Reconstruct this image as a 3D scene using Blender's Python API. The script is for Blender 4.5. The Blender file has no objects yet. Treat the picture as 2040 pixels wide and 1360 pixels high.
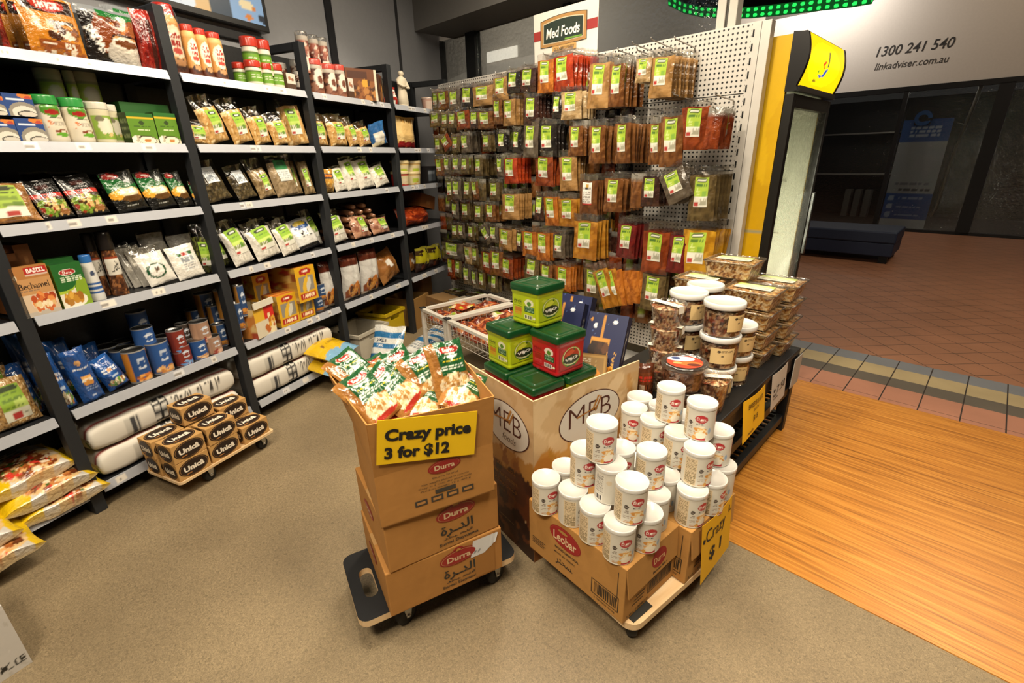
import bpy, bmesh, math, random
import numpy as np
from mathutils import Vector, Matrix

rnd = random.Random(11)
scene = bpy.context.scene
COL = scene.collection
PI = math.pi

# ------------------------------------------------------------------ camera, light, exposure
FPX, PITCH, ROLL, AZ_SHELF, AZ_FRONT, CAM_H = 947.0, 0.36664, -0.024469, 0.413202, -0.782897, 1.5
_fw = np.array([0, math.cos(PITCH), -math.sin(PITCH)])
_rt = np.array([1.0, 0, 0])
_up = np.cross(_rt, _fw)
CR = math.cos(ROLL) * _rt + math.sin(ROLL) * _up
CU = -math.sin(ROLL) * _rt + math.cos(ROLL) * _up
EYE = np.array([0, 0, CAM_H])
cam = bpy.data.cameras.new('camera')
cam.sensor_width = 36
cam.lens = FPX * 36 / 2040
cam.clip_start = 0.02
camera = bpy.data.objects.new('camera', cam)
COL.objects.link(camera)
camera.matrix_world = Matrix(((CR[0], CU[0], -_fw[0], 0), (CR[1], CU[1], -_fw[1], 0),
                              (CR[2], CU[2], -_fw[2], CAM_H), (0, 0, 0, 1)))
scene.camera = camera

A = np.array([math.sin(AZ_SHELF), math.cos(AZ_SHELF), 0])      # along the shelving
AN = np.array([A[1], -A[0], 0])                                # out of the shelving, into the aisle
SB = -np.array([math.sin(AZ_FRONT), math.cos(AZ_FRONT), 0])    # along the shop front, to the right
SC = np.array([math.cos(AZ_FRONT), -math.sin(AZ_FRONT), 0])    # out of the shop, into the mall


def ray(x, y):
    return (x - 1020) / FPX * CR - (y - 680) / FPX * CU + _fw


def fl(x, y, z=0.0):
    d = ray(x, y)
    return EYE + d * (z - CAM_H) / d[2]


def pl(x, y, P, n):
    d = ray(x, y)
    return EYE + d * (((P - EYE) @ n) / (d @ n))


def proj(P):
    v = np.asarray(P) - EYE
    return v @ CR / (v @ _fw) * FPX + 1020, -(v @ CU) / (v @ _fw) * FPX + 680


S0 = fl(205, 1018)


def frame(o, ang):
    """right-handed frame: x to the right seen from its front, y away from the viewer, z up"""
    return Matrix.Translation(Vector(o)) @ Matrix.Rotation(ang, 4, 'Z')


GON = frame(S0, math.atan2(A[1], A[0]))
STO = frame((0, 0, 0), math.atan2(SB[1], SB[0]))


def to_rc(P):
    return P @ SB, P @ SC


world = bpy.data.worlds.new('world')
scene.world = world
world.use_nodes = True
world.node_tree.nodes['Background'].inputs[0].default_value = (0.55, 0.5, 0.45, 1)
world.node_tree.nodes['Background'].inputs[1].default_value = 0.035


def area(name, fr, x, y, z, sx, sy, watts, col=(1, 0.87, 0.7), aim=None):
    l = bpy.data.lights.new(name, 'AREA')
    l.shape = 'RECTANGLE'
    l.size, l.size_y, l.energy, l.color = sx, sy, watts, col
    o = bpy.data.objects.new(name, l)
    COL.objects.link(o)
    p = fr @ Vector((x, y, z))
    if aim is None:
        o.matrix_world = fr @ Matrix.Translation((x, y, z))
    else:
        q = (fr @ Vector(aim)) - p
        o.matrix_world = Matrix.Translation(p) @ q.to_track_quat('-Z', 'Y').to_matrix().to_4x4()
    return o


def spot(name, fr, x, y, z, aim, watts, size=1.2, col=(1, 0.86, 0.68), blend=0.6, r=0.06):
    l = bpy.data.lights.new(name, 'SPOT')
    l.energy, l.color, l.spot_size, l.spot_blend, l.shadow_soft_size = watts, col, size, blend, r
    o = bpy.data.objects.new(name, l)
    COL.objects.link(o)
    p = fr @ Vector((x, y, z))
    q = (fr @ Vector(aim)) - p
    o.matrix_world = Matrix.Translation(p) @ q.to_track_quat('-Z', 'Y').to_matrix().to_4x4()
    return o


W_ = (1, 0.86, 0.66)
area('ceiling_light', GON, 0.5, -1.55, 3.15, 1.6, 0.35, 36, W_)
area('ceiling_light', GON, 2.2, -1.35, 3.15, 1.6, 0.35, 34, W_)
area('ceiling_light', STO, 0.1, 1.0, 3.15, 1.4, 0.35, 34, W_)
area('ceiling_light', STO, -0.6, -0.9, 3.15, 1.4, 0.5, 60, W_)
spot('track_spot', STO, -0.1, -0.7, 3.1, (-0.85, 1.2, 0.45), 95, 0.95, W_, 0.8, 0.15)  # fill spot added behind the camera to brighten the carton faces
spot('track_spot', GON, 0.45, -1.25, 3.1, (0.6, 0.1, 1.3), 46, 1.15, W_)
spot('track_spot', GON, 1.35, -1.25, 3.1, (1.4, 0.1, 1.3), 46, 1.15, W_)
spot('track_spot', GON, 2.6, -1.2, 3.1, (2.4, 0.1, 1.4), 45, 1.15, W_)
spot('track_spot', STO, -1.4, 1.3, 3.1, (-1.5, 2.9, 1.3), 85, 1.2, W_)
spot('track_spot', STO, -2.6, 1.5, 3.1, (-2.6, 2.9, 1.3), 40, 1.2, W_)
spot('track_spot', STO, -1.0, 0.5, 3.1, (-0.75, 1.6, 0.3), 60, 1.1, W_)
spot('track_spot', STO, 0.4, 1.3, 3.1, (0.3, 2.6, 0.0), 110, 1.3, W_)
area('mall_light', STO, -3.4, 10.9, 4.5, 1.6, 0.25, 50, (1, 0.93, 0.86), aim=(-3.6, 12.1, 3.9))
area('mall_light', STO, -0.3, 10.6, 4.6, 3.0, 0.3, 9, (1, 0.78, 0.55), aim=(-0.6, 12.1, 3.0))
area('shop_fill', STO, -1.6, 13.2, 2.55, 2.5, 0.6, 9, (1, 0.9, 0.75))  # added fill, brightens the banner and shelves inside the dark shop
area('mall_light', STO, 0.8, 6.5, 4.6, 1.6, 1.2, 74, (1, 0.82, 0.62))
area('mall_light', STO, -11, 9.0, 5.5, 3.0, 1.0, 120, (1, 0.9, 0.78), aim=(-10.5, 12.1, 4))

scene.view_settings.view_transform = 'Standard'
scene.view_settings.look = 'None'
scene.view_settings.exposure = 0.55
scene.view_settings.gamma = 1
scene.view_settings.use_curve_mapping = False
scene.cycles.transparent_max_bounces = 32
scene.cycles.max_bounces = 6
scene.cycles.use_denoising = True


# ------------------------------------------------------------------ colours and materials
def lin(c):
    if isinstance(c, str):
        c = [int(c[i:i + 2], 16) / 255 for i in (0, 2, 4)]
    return np.array([x / 12.92 if x <= 0.04045 else ((x + 0.055) / 1.055) ** 2.4 for x in c])


def node_mat(name):
    m = bpy.data.materials.new(name)
    m.use_nodes = True
    t = m.node_tree
    return m, t.nodes, t.links, t.nodes['Principled BSDF']


def N(ns, kind, **kw):
    n = ns.new(kind)
    for k, v in kw.items():
        if hasattr(n, k):
            setattr(n, k, v)
        else:
            n.inputs[k.replace('_', ' ')].default_value = v
    return n


def print_mat(name, rough=0.4, metal=0.0, coat=0.0, var=0.06, vscale=30, bump=0.0, bscale=60, spec=0.5):
    """the colour printed on the thing (attribute Col) with a little procedural wear and bump"""
    m, ns, ls, b = node_mat(name)
    a = N(ns, 'ShaderNodeAttribute', attribute_name='Col')
    tc = N(ns, 'ShaderNodeTexCoord')
    nz = N(ns, 'ShaderNodeTexNoise', Scale=vscale, Detail=3.0)
    ls.new(tc.outputs['Object'], nz.inputs['Vector'])
    mr = N(ns, 'ShaderNodeMapRange')
    mr.inputs['To Min'].default_value = 1 - var
    mr.inputs['To Max'].default_value = 1 + var
    ls.new(nz.outputs['Fac'], mr.inputs['Value'])
    mx = N(ns, 'ShaderNodeVectorMath', operation='SCALE')
    ls.new(a.outputs['Color'], mx.inputs[0])
    ls.new(mr.outputs['Result'], mx.inputs['Scale'])
    ls.new(mx.outputs['Vector'], b.inputs['Base Color'])
    b.inputs['Roughness'].default_value = rough
    b.inputs['Metallic'].default_value = metal
    b.inputs['Coat Weight'].default_value = coat
    b.inputs['Coat Roughness'].default_value = 0.08
    b.inputs['Specular IOR Level'].default_value = spec
    if bump:
        n2 = N(ns, 'ShaderNodeTexNoise', Scale=bscale, Detail=2.0)
        ls.new(tc.outputs['Object'], n2.inputs['Vector'])
        bp = N(ns, 'ShaderNodeBump', Strength=bump, Distance=0.01)
        ls.new(n2.outputs['Fac'], bp.inputs['Height'])
        ls.new(bp.outputs['Normal'], b.inputs['Normal'])
    return m


M = {}
M['matte'] = print_mat('painted_surface', 0.55)
M['dark'] = print_mat('powder_coat', 0.45, var=0.1, spec=0.3)
M['card'] = print_mat('printed_card', 0.5, var=0.05)
M['kraft'] = print_mat('corrugated_cardboard', 0.75, var=0.12, vscale=14, bump=0.15, bscale=25, spec=0.25)
M['film'] = print_mat('glossy_film', 0.22, coat=0.6, bump=0.6, bscale=45)
M['plastic'] = print_mat('moulded_plastic', 0.3, coat=0.3)
M['paper'] = print_mat('paper', 0.7, var=0.03)
M['metal'] = print_mat('bare_metal', 0.3, metal=1.0)
M['rubber'] = print_mat('rubber', 0.6)
M['shelf_metal'] = print_mat('shelf_metal', 0.35, metal=0.15)
M['nuts'] = print_mat('mixed_nuts', 0.35, var=0.2, vscale=60, bump=0.8, bscale=90)


def clear_mat(name, tint, rough, fac0, fac1):
    m, ns, ls, b = node_mat(name)
    ns.remove(b)
    out = ns['Material Output']
    tr = N(ns, 'ShaderNodeBsdfTransparent')
    tr.inputs['Color'].default_value = (*tint, 1)
    gl = N(ns, 'ShaderNodeBsdfGlossy', Roughness=rough)
    gl.inputs['Color'].default_value = (1, 1, 1, 1)
    lw = N(ns, 'ShaderNodeLayerWeight', Blend=0.35)
    tc = N(ns, 'ShaderNodeTexCoord')
    nz = N(ns, 'ShaderNodeTexNoise', Scale=40.0, Detail=2.0)
    ls.new(tc.outputs['Object'], nz.inputs['Vector'])
    bp = N(ns, 'ShaderNodeBump', Strength=0.5, Distance=0.01)
    ls.new(nz.outputs['Fac'], bp.inputs['Height'])
    ls.new(bp.outputs['Normal'], gl.inputs['Normal'])
    mr = N(ns, 'ShaderNodeMapRange')
    mr.inputs['To Min'].default_value = fac0
    mr.inputs['To Max'].default_value = fac1
    ls.new(lw.outputs['Fresnel'], mr.inputs['Value'])
    mix = N(ns, 'ShaderNodeMixShader')
    ls.new(mr.outputs['Result'], mix.inputs[0])
    ls.new(tr.outputs[0], mix.inputs[1])
    ls.new(gl.outputs[0], mix.inputs[2])
    ls.new(mix.outputs[0], out.inputs['Surface'])
    return m


M['clear'] = clear_mat('clear_film', (0.93, 0.92, 0.9), 0.12, 0.05, 0.5)
M['tubclear'] = clear_mat('clear_plastic', (0.95, 0.94, 0.92), 0.06, 0.05, 0.6)
M['glass'] = clear_mat('window_glass', (0.72, 0.74, 0.74), 0.02, 0.03, 0.5)
M['frost'] = clear_mat('frosted_lid', (0.75, 0.75, 0.73), 0.25, 0.12, 0.6)


def emit_mat(name, col, strength):
    m, ns, ls, b = node_mat(name)
    b.inputs['Base Color'].default_value = (*lin(col), 1)
    b.inputs['Emission Color'].default_value = (*lin(col), 1)
    b.inputs['Emission Strength'].default_value = strength
    b.inputs['Roughness'].default_value = 0.3
    return m


def screen_mat(name, strength):
    m, ns, ls, b = node_mat(name)
    a = N(ns, 'ShaderNodeAttribute', attribute_name='Col')
    ls.new(a.outputs['Color'], b.inputs['Base Color'])
    ls.new(a.outputs['Color'], b.inputs['Emission Color'])
    b.inputs['Emission Strength'].default_value = strength
    b.inputs['Roughness'].default_value = 0.2
    return m


M['screen'] = screen_mat('lit_screen', 0.3)
M['lightbox'] = screen_mat('lit_sign', 1.1)
M['led'] = emit_mat('green_led', '10d838', 3.0)
M['tube'] = emit_mat('cooler_tube', 'f4f6d8', 4.0)


def floor_mat():
    m, ns, ls, b = node_mat('polished_concrete')
    tc = N(ns, 'ShaderNodeTexCoord')
    n1 = N(ns, 'ShaderNodeTexNoise', Scale=1.6, Detail=4.0)
    n2 = N(ns, 'ShaderNodeTexNoise', Scale=140.0, Detail=4.0, Roughness=0.7, Distortion=1.5)
    n3 = N(ns, 'ShaderNodeTexNoise', Scale=22.0, Detail=3.0)
    for n in (n1, n2, n3):
        ls.new(tc.outputs['Object'], n.inputs['Vector'])
    r1 = N(ns, 'ShaderNodeValToRGB')
    r1.color_ramp.elements[0].position, r1.color_ramp.elements[1].position = 0.3, 0.7
    r1.color_ramp.elements[0].color = (*lin('776850'), 1)
    r1.color_ramp.elements[1].color = (*lin('918063'), 1)
    ls.new(n1.outputs['Fac'], r1.inputs['Fac'])
    r2 = N(ns, 'ShaderNodeValToRGB')
    r2.color_ramp.elements[0].position, r2.color_ramp.elements[1].position = 0.34, 0.66
    r2.color_ramp.elements[0].color = (0.42, 0.42, 0.42, 1)
    r2.color_ramp.elements[1].color = (1.42, 1.42, 1.42, 1)
    ls.new(n2.outputs['Fac'], r2.inputs['Fac'])
    mx = N(ns, 'ShaderNodeMixRGB', blend_type='MULTIPLY')
    mx.inputs[0].default_value = 0.75
    ls.new(r1.outputs[0], mx.inputs[1])
    ls.new(r2.outputs[0], mx.inputs[2])
    ls.new(mx.outputs[0], b.inputs['Base Color'])
    mr = N(ns, 'ShaderNodeMapRange')
    mr.inputs['To Min'].default_value, mr.inputs['To Max'].default_value = 0.38, 0.6
    ls.new(n3.outputs['Fac'], mr.inputs['Value'])
    ls.new(mr.outputs[0], b.inputs['Roughness'])
    bp = N(ns, 'ShaderNodeBump', Strength=0.25, Distance=0.004)
    ls.new(n2.outputs['Fac'], bp.inputs['Height'])
    ls.new(bp.outputs[0], b.inputs['Normal'])
    return m


def wood_mat(name, c0, c1, c2, stretch=(1.6, 52, 8), rough=0.35):
    m, ns, ls, b = node_mat(name)
    tc = N(ns, 'ShaderNodeTexCoord')
    mp = N(ns, 'ShaderNodeMapping')
    mp.inputs['Scale'].default_value = stretch
    ls.new(tc.outputs['Object'], mp.inputs['Vector'])
    n1 = N(ns, 'ShaderNodeTexNoise', Scale=1.5, Detail=6.0, Roughness=0.6, Distortion=0.6)
    ls.new(mp.outputs[0], n1.inputs['Vector'])
    r = N(ns, 'ShaderNodeValToRGB')
    r.color_ramp.elements[0].position, r.color_ramp.elements[1].position = 0.28, 0.72
    r.color_ramp.elements[0].color = (*lin(c0), 1)
    r.color_ramp.elements[1].color = (*lin(c2), 1)
    e = r.color_ramp.elements.new(0.5)
    e.color = (*lin(c1), 1)
    ls.new(n1.outputs['Fac'], r.inputs['Fac'])
    n2 = N(ns, 'ShaderNodeTexNoise', Scale=0.8, Detail=2.0)
    ls.new(tc.outputs['Object'], n2.inputs['Vector'])
    mr = N(ns, 'ShaderNodeMapRange')
    mr.inputs['To Min'].default_value, mr.inputs['To Max'].default_value = 0.75, 1.2
    ls.new(n2.outputs['Fac'], mr.inputs['Value'])
    vm = N(ns, 'ShaderNodeVectorMath', operation='SCALE')
    ls.new(r.outputs[0], vm.inputs[0])
    ls.new(mr.outputs[0], vm.inputs['Scale'])
    ls.new(vm.outputs[0], b.inputs['Base Color'])
    b.inputs['Roughness'].default_value = rough
    bp = N(ns, 'ShaderNodeBump', Strength=0.15, Distance=0.003)
    ls.new(n1.outputs['Fac'], bp.inputs['Height'])
    ls.new(bp.outputs[0], b.inputs['Normal'])
    return m


M['concrete'] = floor_mat()
M['timber'] = wood_mat('timber_flooring', '7e4c18', 'bb7a2c', 'd89a44')
M['ply'] = wood_mat('plywood', 'cfa878', 'dfbf92', 'ead2ab', (2, 14, 6), 0.5)


def tile_mat():
    """mall paving: rows of band tiles by distance from the shop, then diagonal terracotta tiles"""
    m, ns, ls, b = node_mat('mall_tiles')
    tc = N(ns, 'ShaderNodeTexCoord')
    sp = N(ns, 'ShaderNodeSeparateXYZ')
    ls.new(tc.outputs['Object'], sp.inputs[0])

    def math_(op, a, bb=None):
        n = N(ns, 'ShaderNodeMath', operation=op)
        for i, v in ((0, a), (1, bb)):
            if v is None:
                continue
            if isinstance(v, (int, float)):
                n.inputs[i].default_value = v
            else:
                ls.new(v, n.inputs[i])
        return n.outputs[0]
    X, Y = sp.outputs[0], sp.outputs[1]
    ramp = N(ns, 'ShaderNodeValToRGB')
    cr = ramp.color_ramp
    cr.interpolation = 'CONSTANT'
    lo, hi = 3.5, 4.5
    stops = [(3.5, 'a8745c'), (3.846, '5a5348'), (4.012, 'a89670'), (4.222, '74777c'), (4.40, '96684c')]
    cr.elements[0].position, cr.elements[0].color = 0, (*lin(stops[0][1]), 1)
    cr.elements[1].position, cr.elements[1].color = (stops[1][0] - lo), (*lin(stops[1][1]), 1)
    for p_, c_ in stops[2:]:
        e = cr.elements.new((p_ - lo) / (hi - lo))
        e.color = (*lin(c_), 1)
    ls.new(math_('SUBTRACT', Y, lo), ramp.inputs[0])

    def line(v, period, off, half):
        f_ = math_('FRACT', math_('DIVIDE', math_('SUBTRACT', v, off), period))
        d_ = math_('ABSOLUTE', math_('SUBTRACT', f_, 0.5))
        return math_('GREATER_THAN', d_, 0.5 - half / period)
    inb = math_('LESS_THAN', Y, 4.40)
    lb = math_('MULTIPLY', line(X, 0.1955, -0.649, 0.0035), inb)
    lb2 = math_('MULTIPLY', math_('LESS_THAN', math_('ABSOLUTE', math_('SUBTRACT', Y, 3.615)), 0.002), 1.0)
    U_ = math_('ADD', math_('MULTIPLY', X, 0.7071), math_('MULTIPLY', Y, 0.7071))
    V_ = math_('SUBTRACT', math_('MULTIPLY', Y, 0.7071), math_('MULTIPLY', X, 0.7071))
    outb = math_('SUBTRACT', 1.0, inb)
    ld = math_('MULTIPLY', math_('MAXIMUM', line(U_, 0.2, 0.05, 0.003), line(V_, 0.2, 0.02, 0.003)), outb)
    g = math_('MAXIMUM', math_('MAXIMUM', lb, lb2), ld)
    nz = N(ns, 'ShaderNodeTexNoise', Scale=3.0, Detail=5.0)
    ls.new(tc.outputs['Object'], nz.inputs['Vector'])
    mr = N(ns, 'ShaderNodeMapRange')
    mr.inputs['To Min'].default_value, mr.inputs['To Max'].default_value = 0.75, 1.25
    ls.new(nz.outputs['Fac'], mr.inputs['Value'])
    vm = N(ns, 'ShaderNodeVectorMath', operation='SCALE')
    ls.new(ramp.outputs[0], vm.inputs[0])
    ls.new(mr.outputs[0], vm.inputs['Scale'])
    mx = N(ns, 'ShaderNodeMixRGB')
    ls.new(g, mx.inputs[0])
    ls.new(vm.outputs[0], mx.inputs[1])
    mx.inputs[2].default_value = (*lin('2c231c'), 1)
    ls.new(mx.outputs[0], b.inputs['Base Color'])
    b.inputs['Roughness'].default_value = 0.42
    return m


M['tiles'] = tile_mat()


def pegboard_mat():
    """white enamelled steel with its grid of punched holes"""
    m, ns, ls, b = node_mat('perforated_steel')
    a = N(ns, 'ShaderNodeAttribute', attribute_name='Col')
    tc = N(ns, 'ShaderNodeTexCoord')
    sp = N(ns, 'ShaderNodeSeparateXYZ')
    ls.new(tc.outputs['Object'], sp.inputs[0])

    def cell(o):
        d = N(ns, 'ShaderNodeMath', operation='DIVIDE')
        ls.new(o, d.inputs[0])
        d.inputs[1].default_value = 0.0254
        f_ = N(ns, 'ShaderNodeMath', operation='FRACT')
        ls.new(d.outputs[0], f_.inputs[0])
        s = N(ns, 'ShaderNodeMath', operation='SUBTRACT')
        ls.new(f_.outputs[0], s.inputs[0])
        s.inputs[1].default_value = 0.5
        p = N(ns, 'ShaderNodeMath', operation='POWER')
        ls.new(s.outputs[0], p.inputs[0])
        p.inputs[1].default_value = 2
        return p.outputs[0]
    ad = N(ns, 'ShaderNodeMath', operation='ADD')
    ls.new(cell(sp.outputs[0]), ad.inputs[0])
    ls.new(cell(sp.outputs[2]), ad.inputs[1])
    lt = N(ns, 'ShaderNodeMath', operation='LESS_THAN')
    ls.new(ad.outputs[0], lt.inputs[0])
    lt.inputs[1].default_value = 0.05
    mx = N(ns, 'ShaderNodeMixRGB')
    ls.new(lt.outputs[0], mx.inputs[0])
    ls.new(a.outputs['Color'], mx.inputs[1])
    mx.inputs[2].default_value = (0.006, 0.006, 0.006, 1)
    ls.new(mx.outputs[0], b.inputs['Base Color'])
    b.inputs['Roughness'].default_value = 0.4
    return m


M['peg'] = pegboard_mat()


# ------------------------------------------------------------------ text outlines
_tc = {}


def glyphs(text, bold=0.0, shear=0.0):
    """(verts Nx2, faces) of a line of lettering, centred, cap height about 1"""
    k = (text, bold, shear)
    if k in _tc:
        return _tc[k]
    cu = bpy.data.curves.new('t', 'FONT')
    cu.body = text
    cu.offset = bold
    cu.shear = shear
    cu.resolution_u = 3
    cu.align_x = 'CENTER'
    ob = bpy.data.objects.new('t', cu)
    COL.objects.link(ob)
    bpy.context.view_layer.update()
    me = bpy.data.meshes.new_from_object(ob.evaluated_get(bpy.context.evaluated_depsgraph_get()))
    v = np.array([q.co[:2] for q in me.vertices]).reshape(-1, 2)
    fs = [tuple(p.vertices) for p in me.polygons]
    bpy.data.objects.remove(ob)
    bpy.data.curves.remove(cu)
    bpy.data.meshes.remove(me)
    if len(v):
        v = v - (v.min(0) + v.max(0)) / 2
        v = v / 0.73
    _tc[k] = (v, fs)
    return _tc[k]


AR_DURRA = '\ufe93\ufeae\u0640\ufeaa\ufedf\u0627'   # visual order, joined forms


# ------------------------------------------------------------------ printed artwork, painted into vertex colours
class Art:
    def __init__(s, w, h, c):
        s.w, s.h = w, h
        s.a = np.empty((h, w, 3))
        s.a[:] = lin(c)
        s.Y, s.X = np.meshgrid((np.arange(h) + 0.5) / h, (np.arange(w) + 0.5) / w, indexing='ij')

    def put(s, mask, c):
        s.a[mask] = lin(c)
        return s

    def rect(s, x0, y0, x1, y1, c):
        return s.put((s.X >= x0) & (s.X <= x1) & (s.Y >= y0) & (s.Y <= y1), c)

    def ell(s, cx, cy, rx, ry, c, ang=0):
        dx, dy = s.X - cx, s.Y - cy
        if ang:
            dx, dy = dx * math.cos(ang) + dy * math.sin(ang), -dx * math.sin(ang) + dy * math.cos(ang)
        return s.put((dx / rx) ** 2 + (dy / ry) ** 2 <= 1, c)

    def dash(s, x0, y0, x1, y1, c, n=3, seed=0):
        r = random.Random(seed + n)
        hh = (y1 - y0) / n
        for i in range(n):
            x = x0
            while x < x1:
                w = (x1 - x0) * r.uniform(0.08, 0.25)
                s.rect(x, y1 - (i + 0.75) * hh, min(x + w, x1), y1 - (i + 0.2) * hh, c)
                x += w + (x1 - x0) * 0.05
        return s

    def blobs(s, x0, y0, x1, y1, cols, n, r0, seed=1, asp=1.0):
        r = random.Random(seed)
        for i in range(n):
            rr = r0 * r.uniform(0.5, 1.3)
            s.ell(r.uniform(x0, x1), r.uniform(y0, y1), rr, rr * asp * r.uniform(0.6, 1.2), r.choice(cols), r.uniform(0, 3))
        return s

    def dish(s, cx, cy, rx, ry, cols, n, r0, seed=1, asp=1.0, base=None):
        if base:
            s.ell(cx, cy, rx, ry, base)
        r = random.Random(seed)
        for i in range(n):
            t, q = r.uniform(0, 2 * PI), math.sqrt(r.random()) * 0.9
            rr = r0 * r.uniform(0.5, 1.3)
            s.ell(cx + rx * q * math.cos(t), cy + ry * q * math.sin(t), rr, rr * asp, r.choice(cols), r.uniform(0, 3))
        return s

    def stripes(s, y0, y1, n, c, x0=0, x1=1):
        for i in range(n):
            y = y0 + (y1 - y0) * i / n
            s.rect(x0, y, x1, y + (y1 - y0) / n * 0.5, c)
        return s

    def bars(s, x0, y0, x1, y1, c='202020', n=9):
        r = random.Random(3)
        for i in range(n):
            x = x0 + (x1 - x0) * i / n
            s.rect(x, y0, x + (x1 - x0) / n * r.uniform(0.3, 0.7), y1, c)
        return s

    def text(s, t, cx, cy, width, height, c, bold=0.0, ang=0.0):
        v, fs = glyphs(t, bold)
        if not len(v):
            return s
        e = v.max(0) - v.min(0)
        v = v / e * [width, height]
        if ang:
            v = v @ np.array([[math.cos(ang), math.sin(ang)], [-math.sin(ang), math.cos(ang)]])
        v = v + [cx, cy]
        m = np.zeros((s.h, s.w), bool)
        for f_ in fs:
            p = v[list(f_)]
            x0, y0 = ((p.min(0)) * [s.w, s.h]).astype(int)
            x1, y1 = ((p.max(0)) * [s.w, s.h]).astype(int) + 1
            x0, y0, x1, y1 = max(x0, 0), max(y0, 0), min(x1, s.w), min(y1, s.h)
            if x1 <= x0 or y1 <= y0:
                continue
            X, Y = s.X[y0:y1, x0:x1], s.Y[y0:y1, x0:x1]
            ins = np.zeros(X.shape, bool)
            n = len(p)
            for i in range(n):
                a_, b_ = p[i], p[(i + 1) % n]
                if a_[1] == b_[1]:
                    continue
                ins ^= ((a_[1] > Y) != (b_[1] > Y)) & (X < (b_[0] - a_[0]) * (Y - a_[1]) / (b_[1] - a_[1]) + a_[0])
            m[y0:y1, x0:x1] |= ins
        return s.put(m, c)

    def at(s, u, v):
        i = np.clip((np.asarray(v) * s.h).astype(int), 0, s.h - 1)
        j = np.clip((np.asarray(u) * s.w).astype(int), 0, s.w - 1)
        return s.a[i, j]


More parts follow.
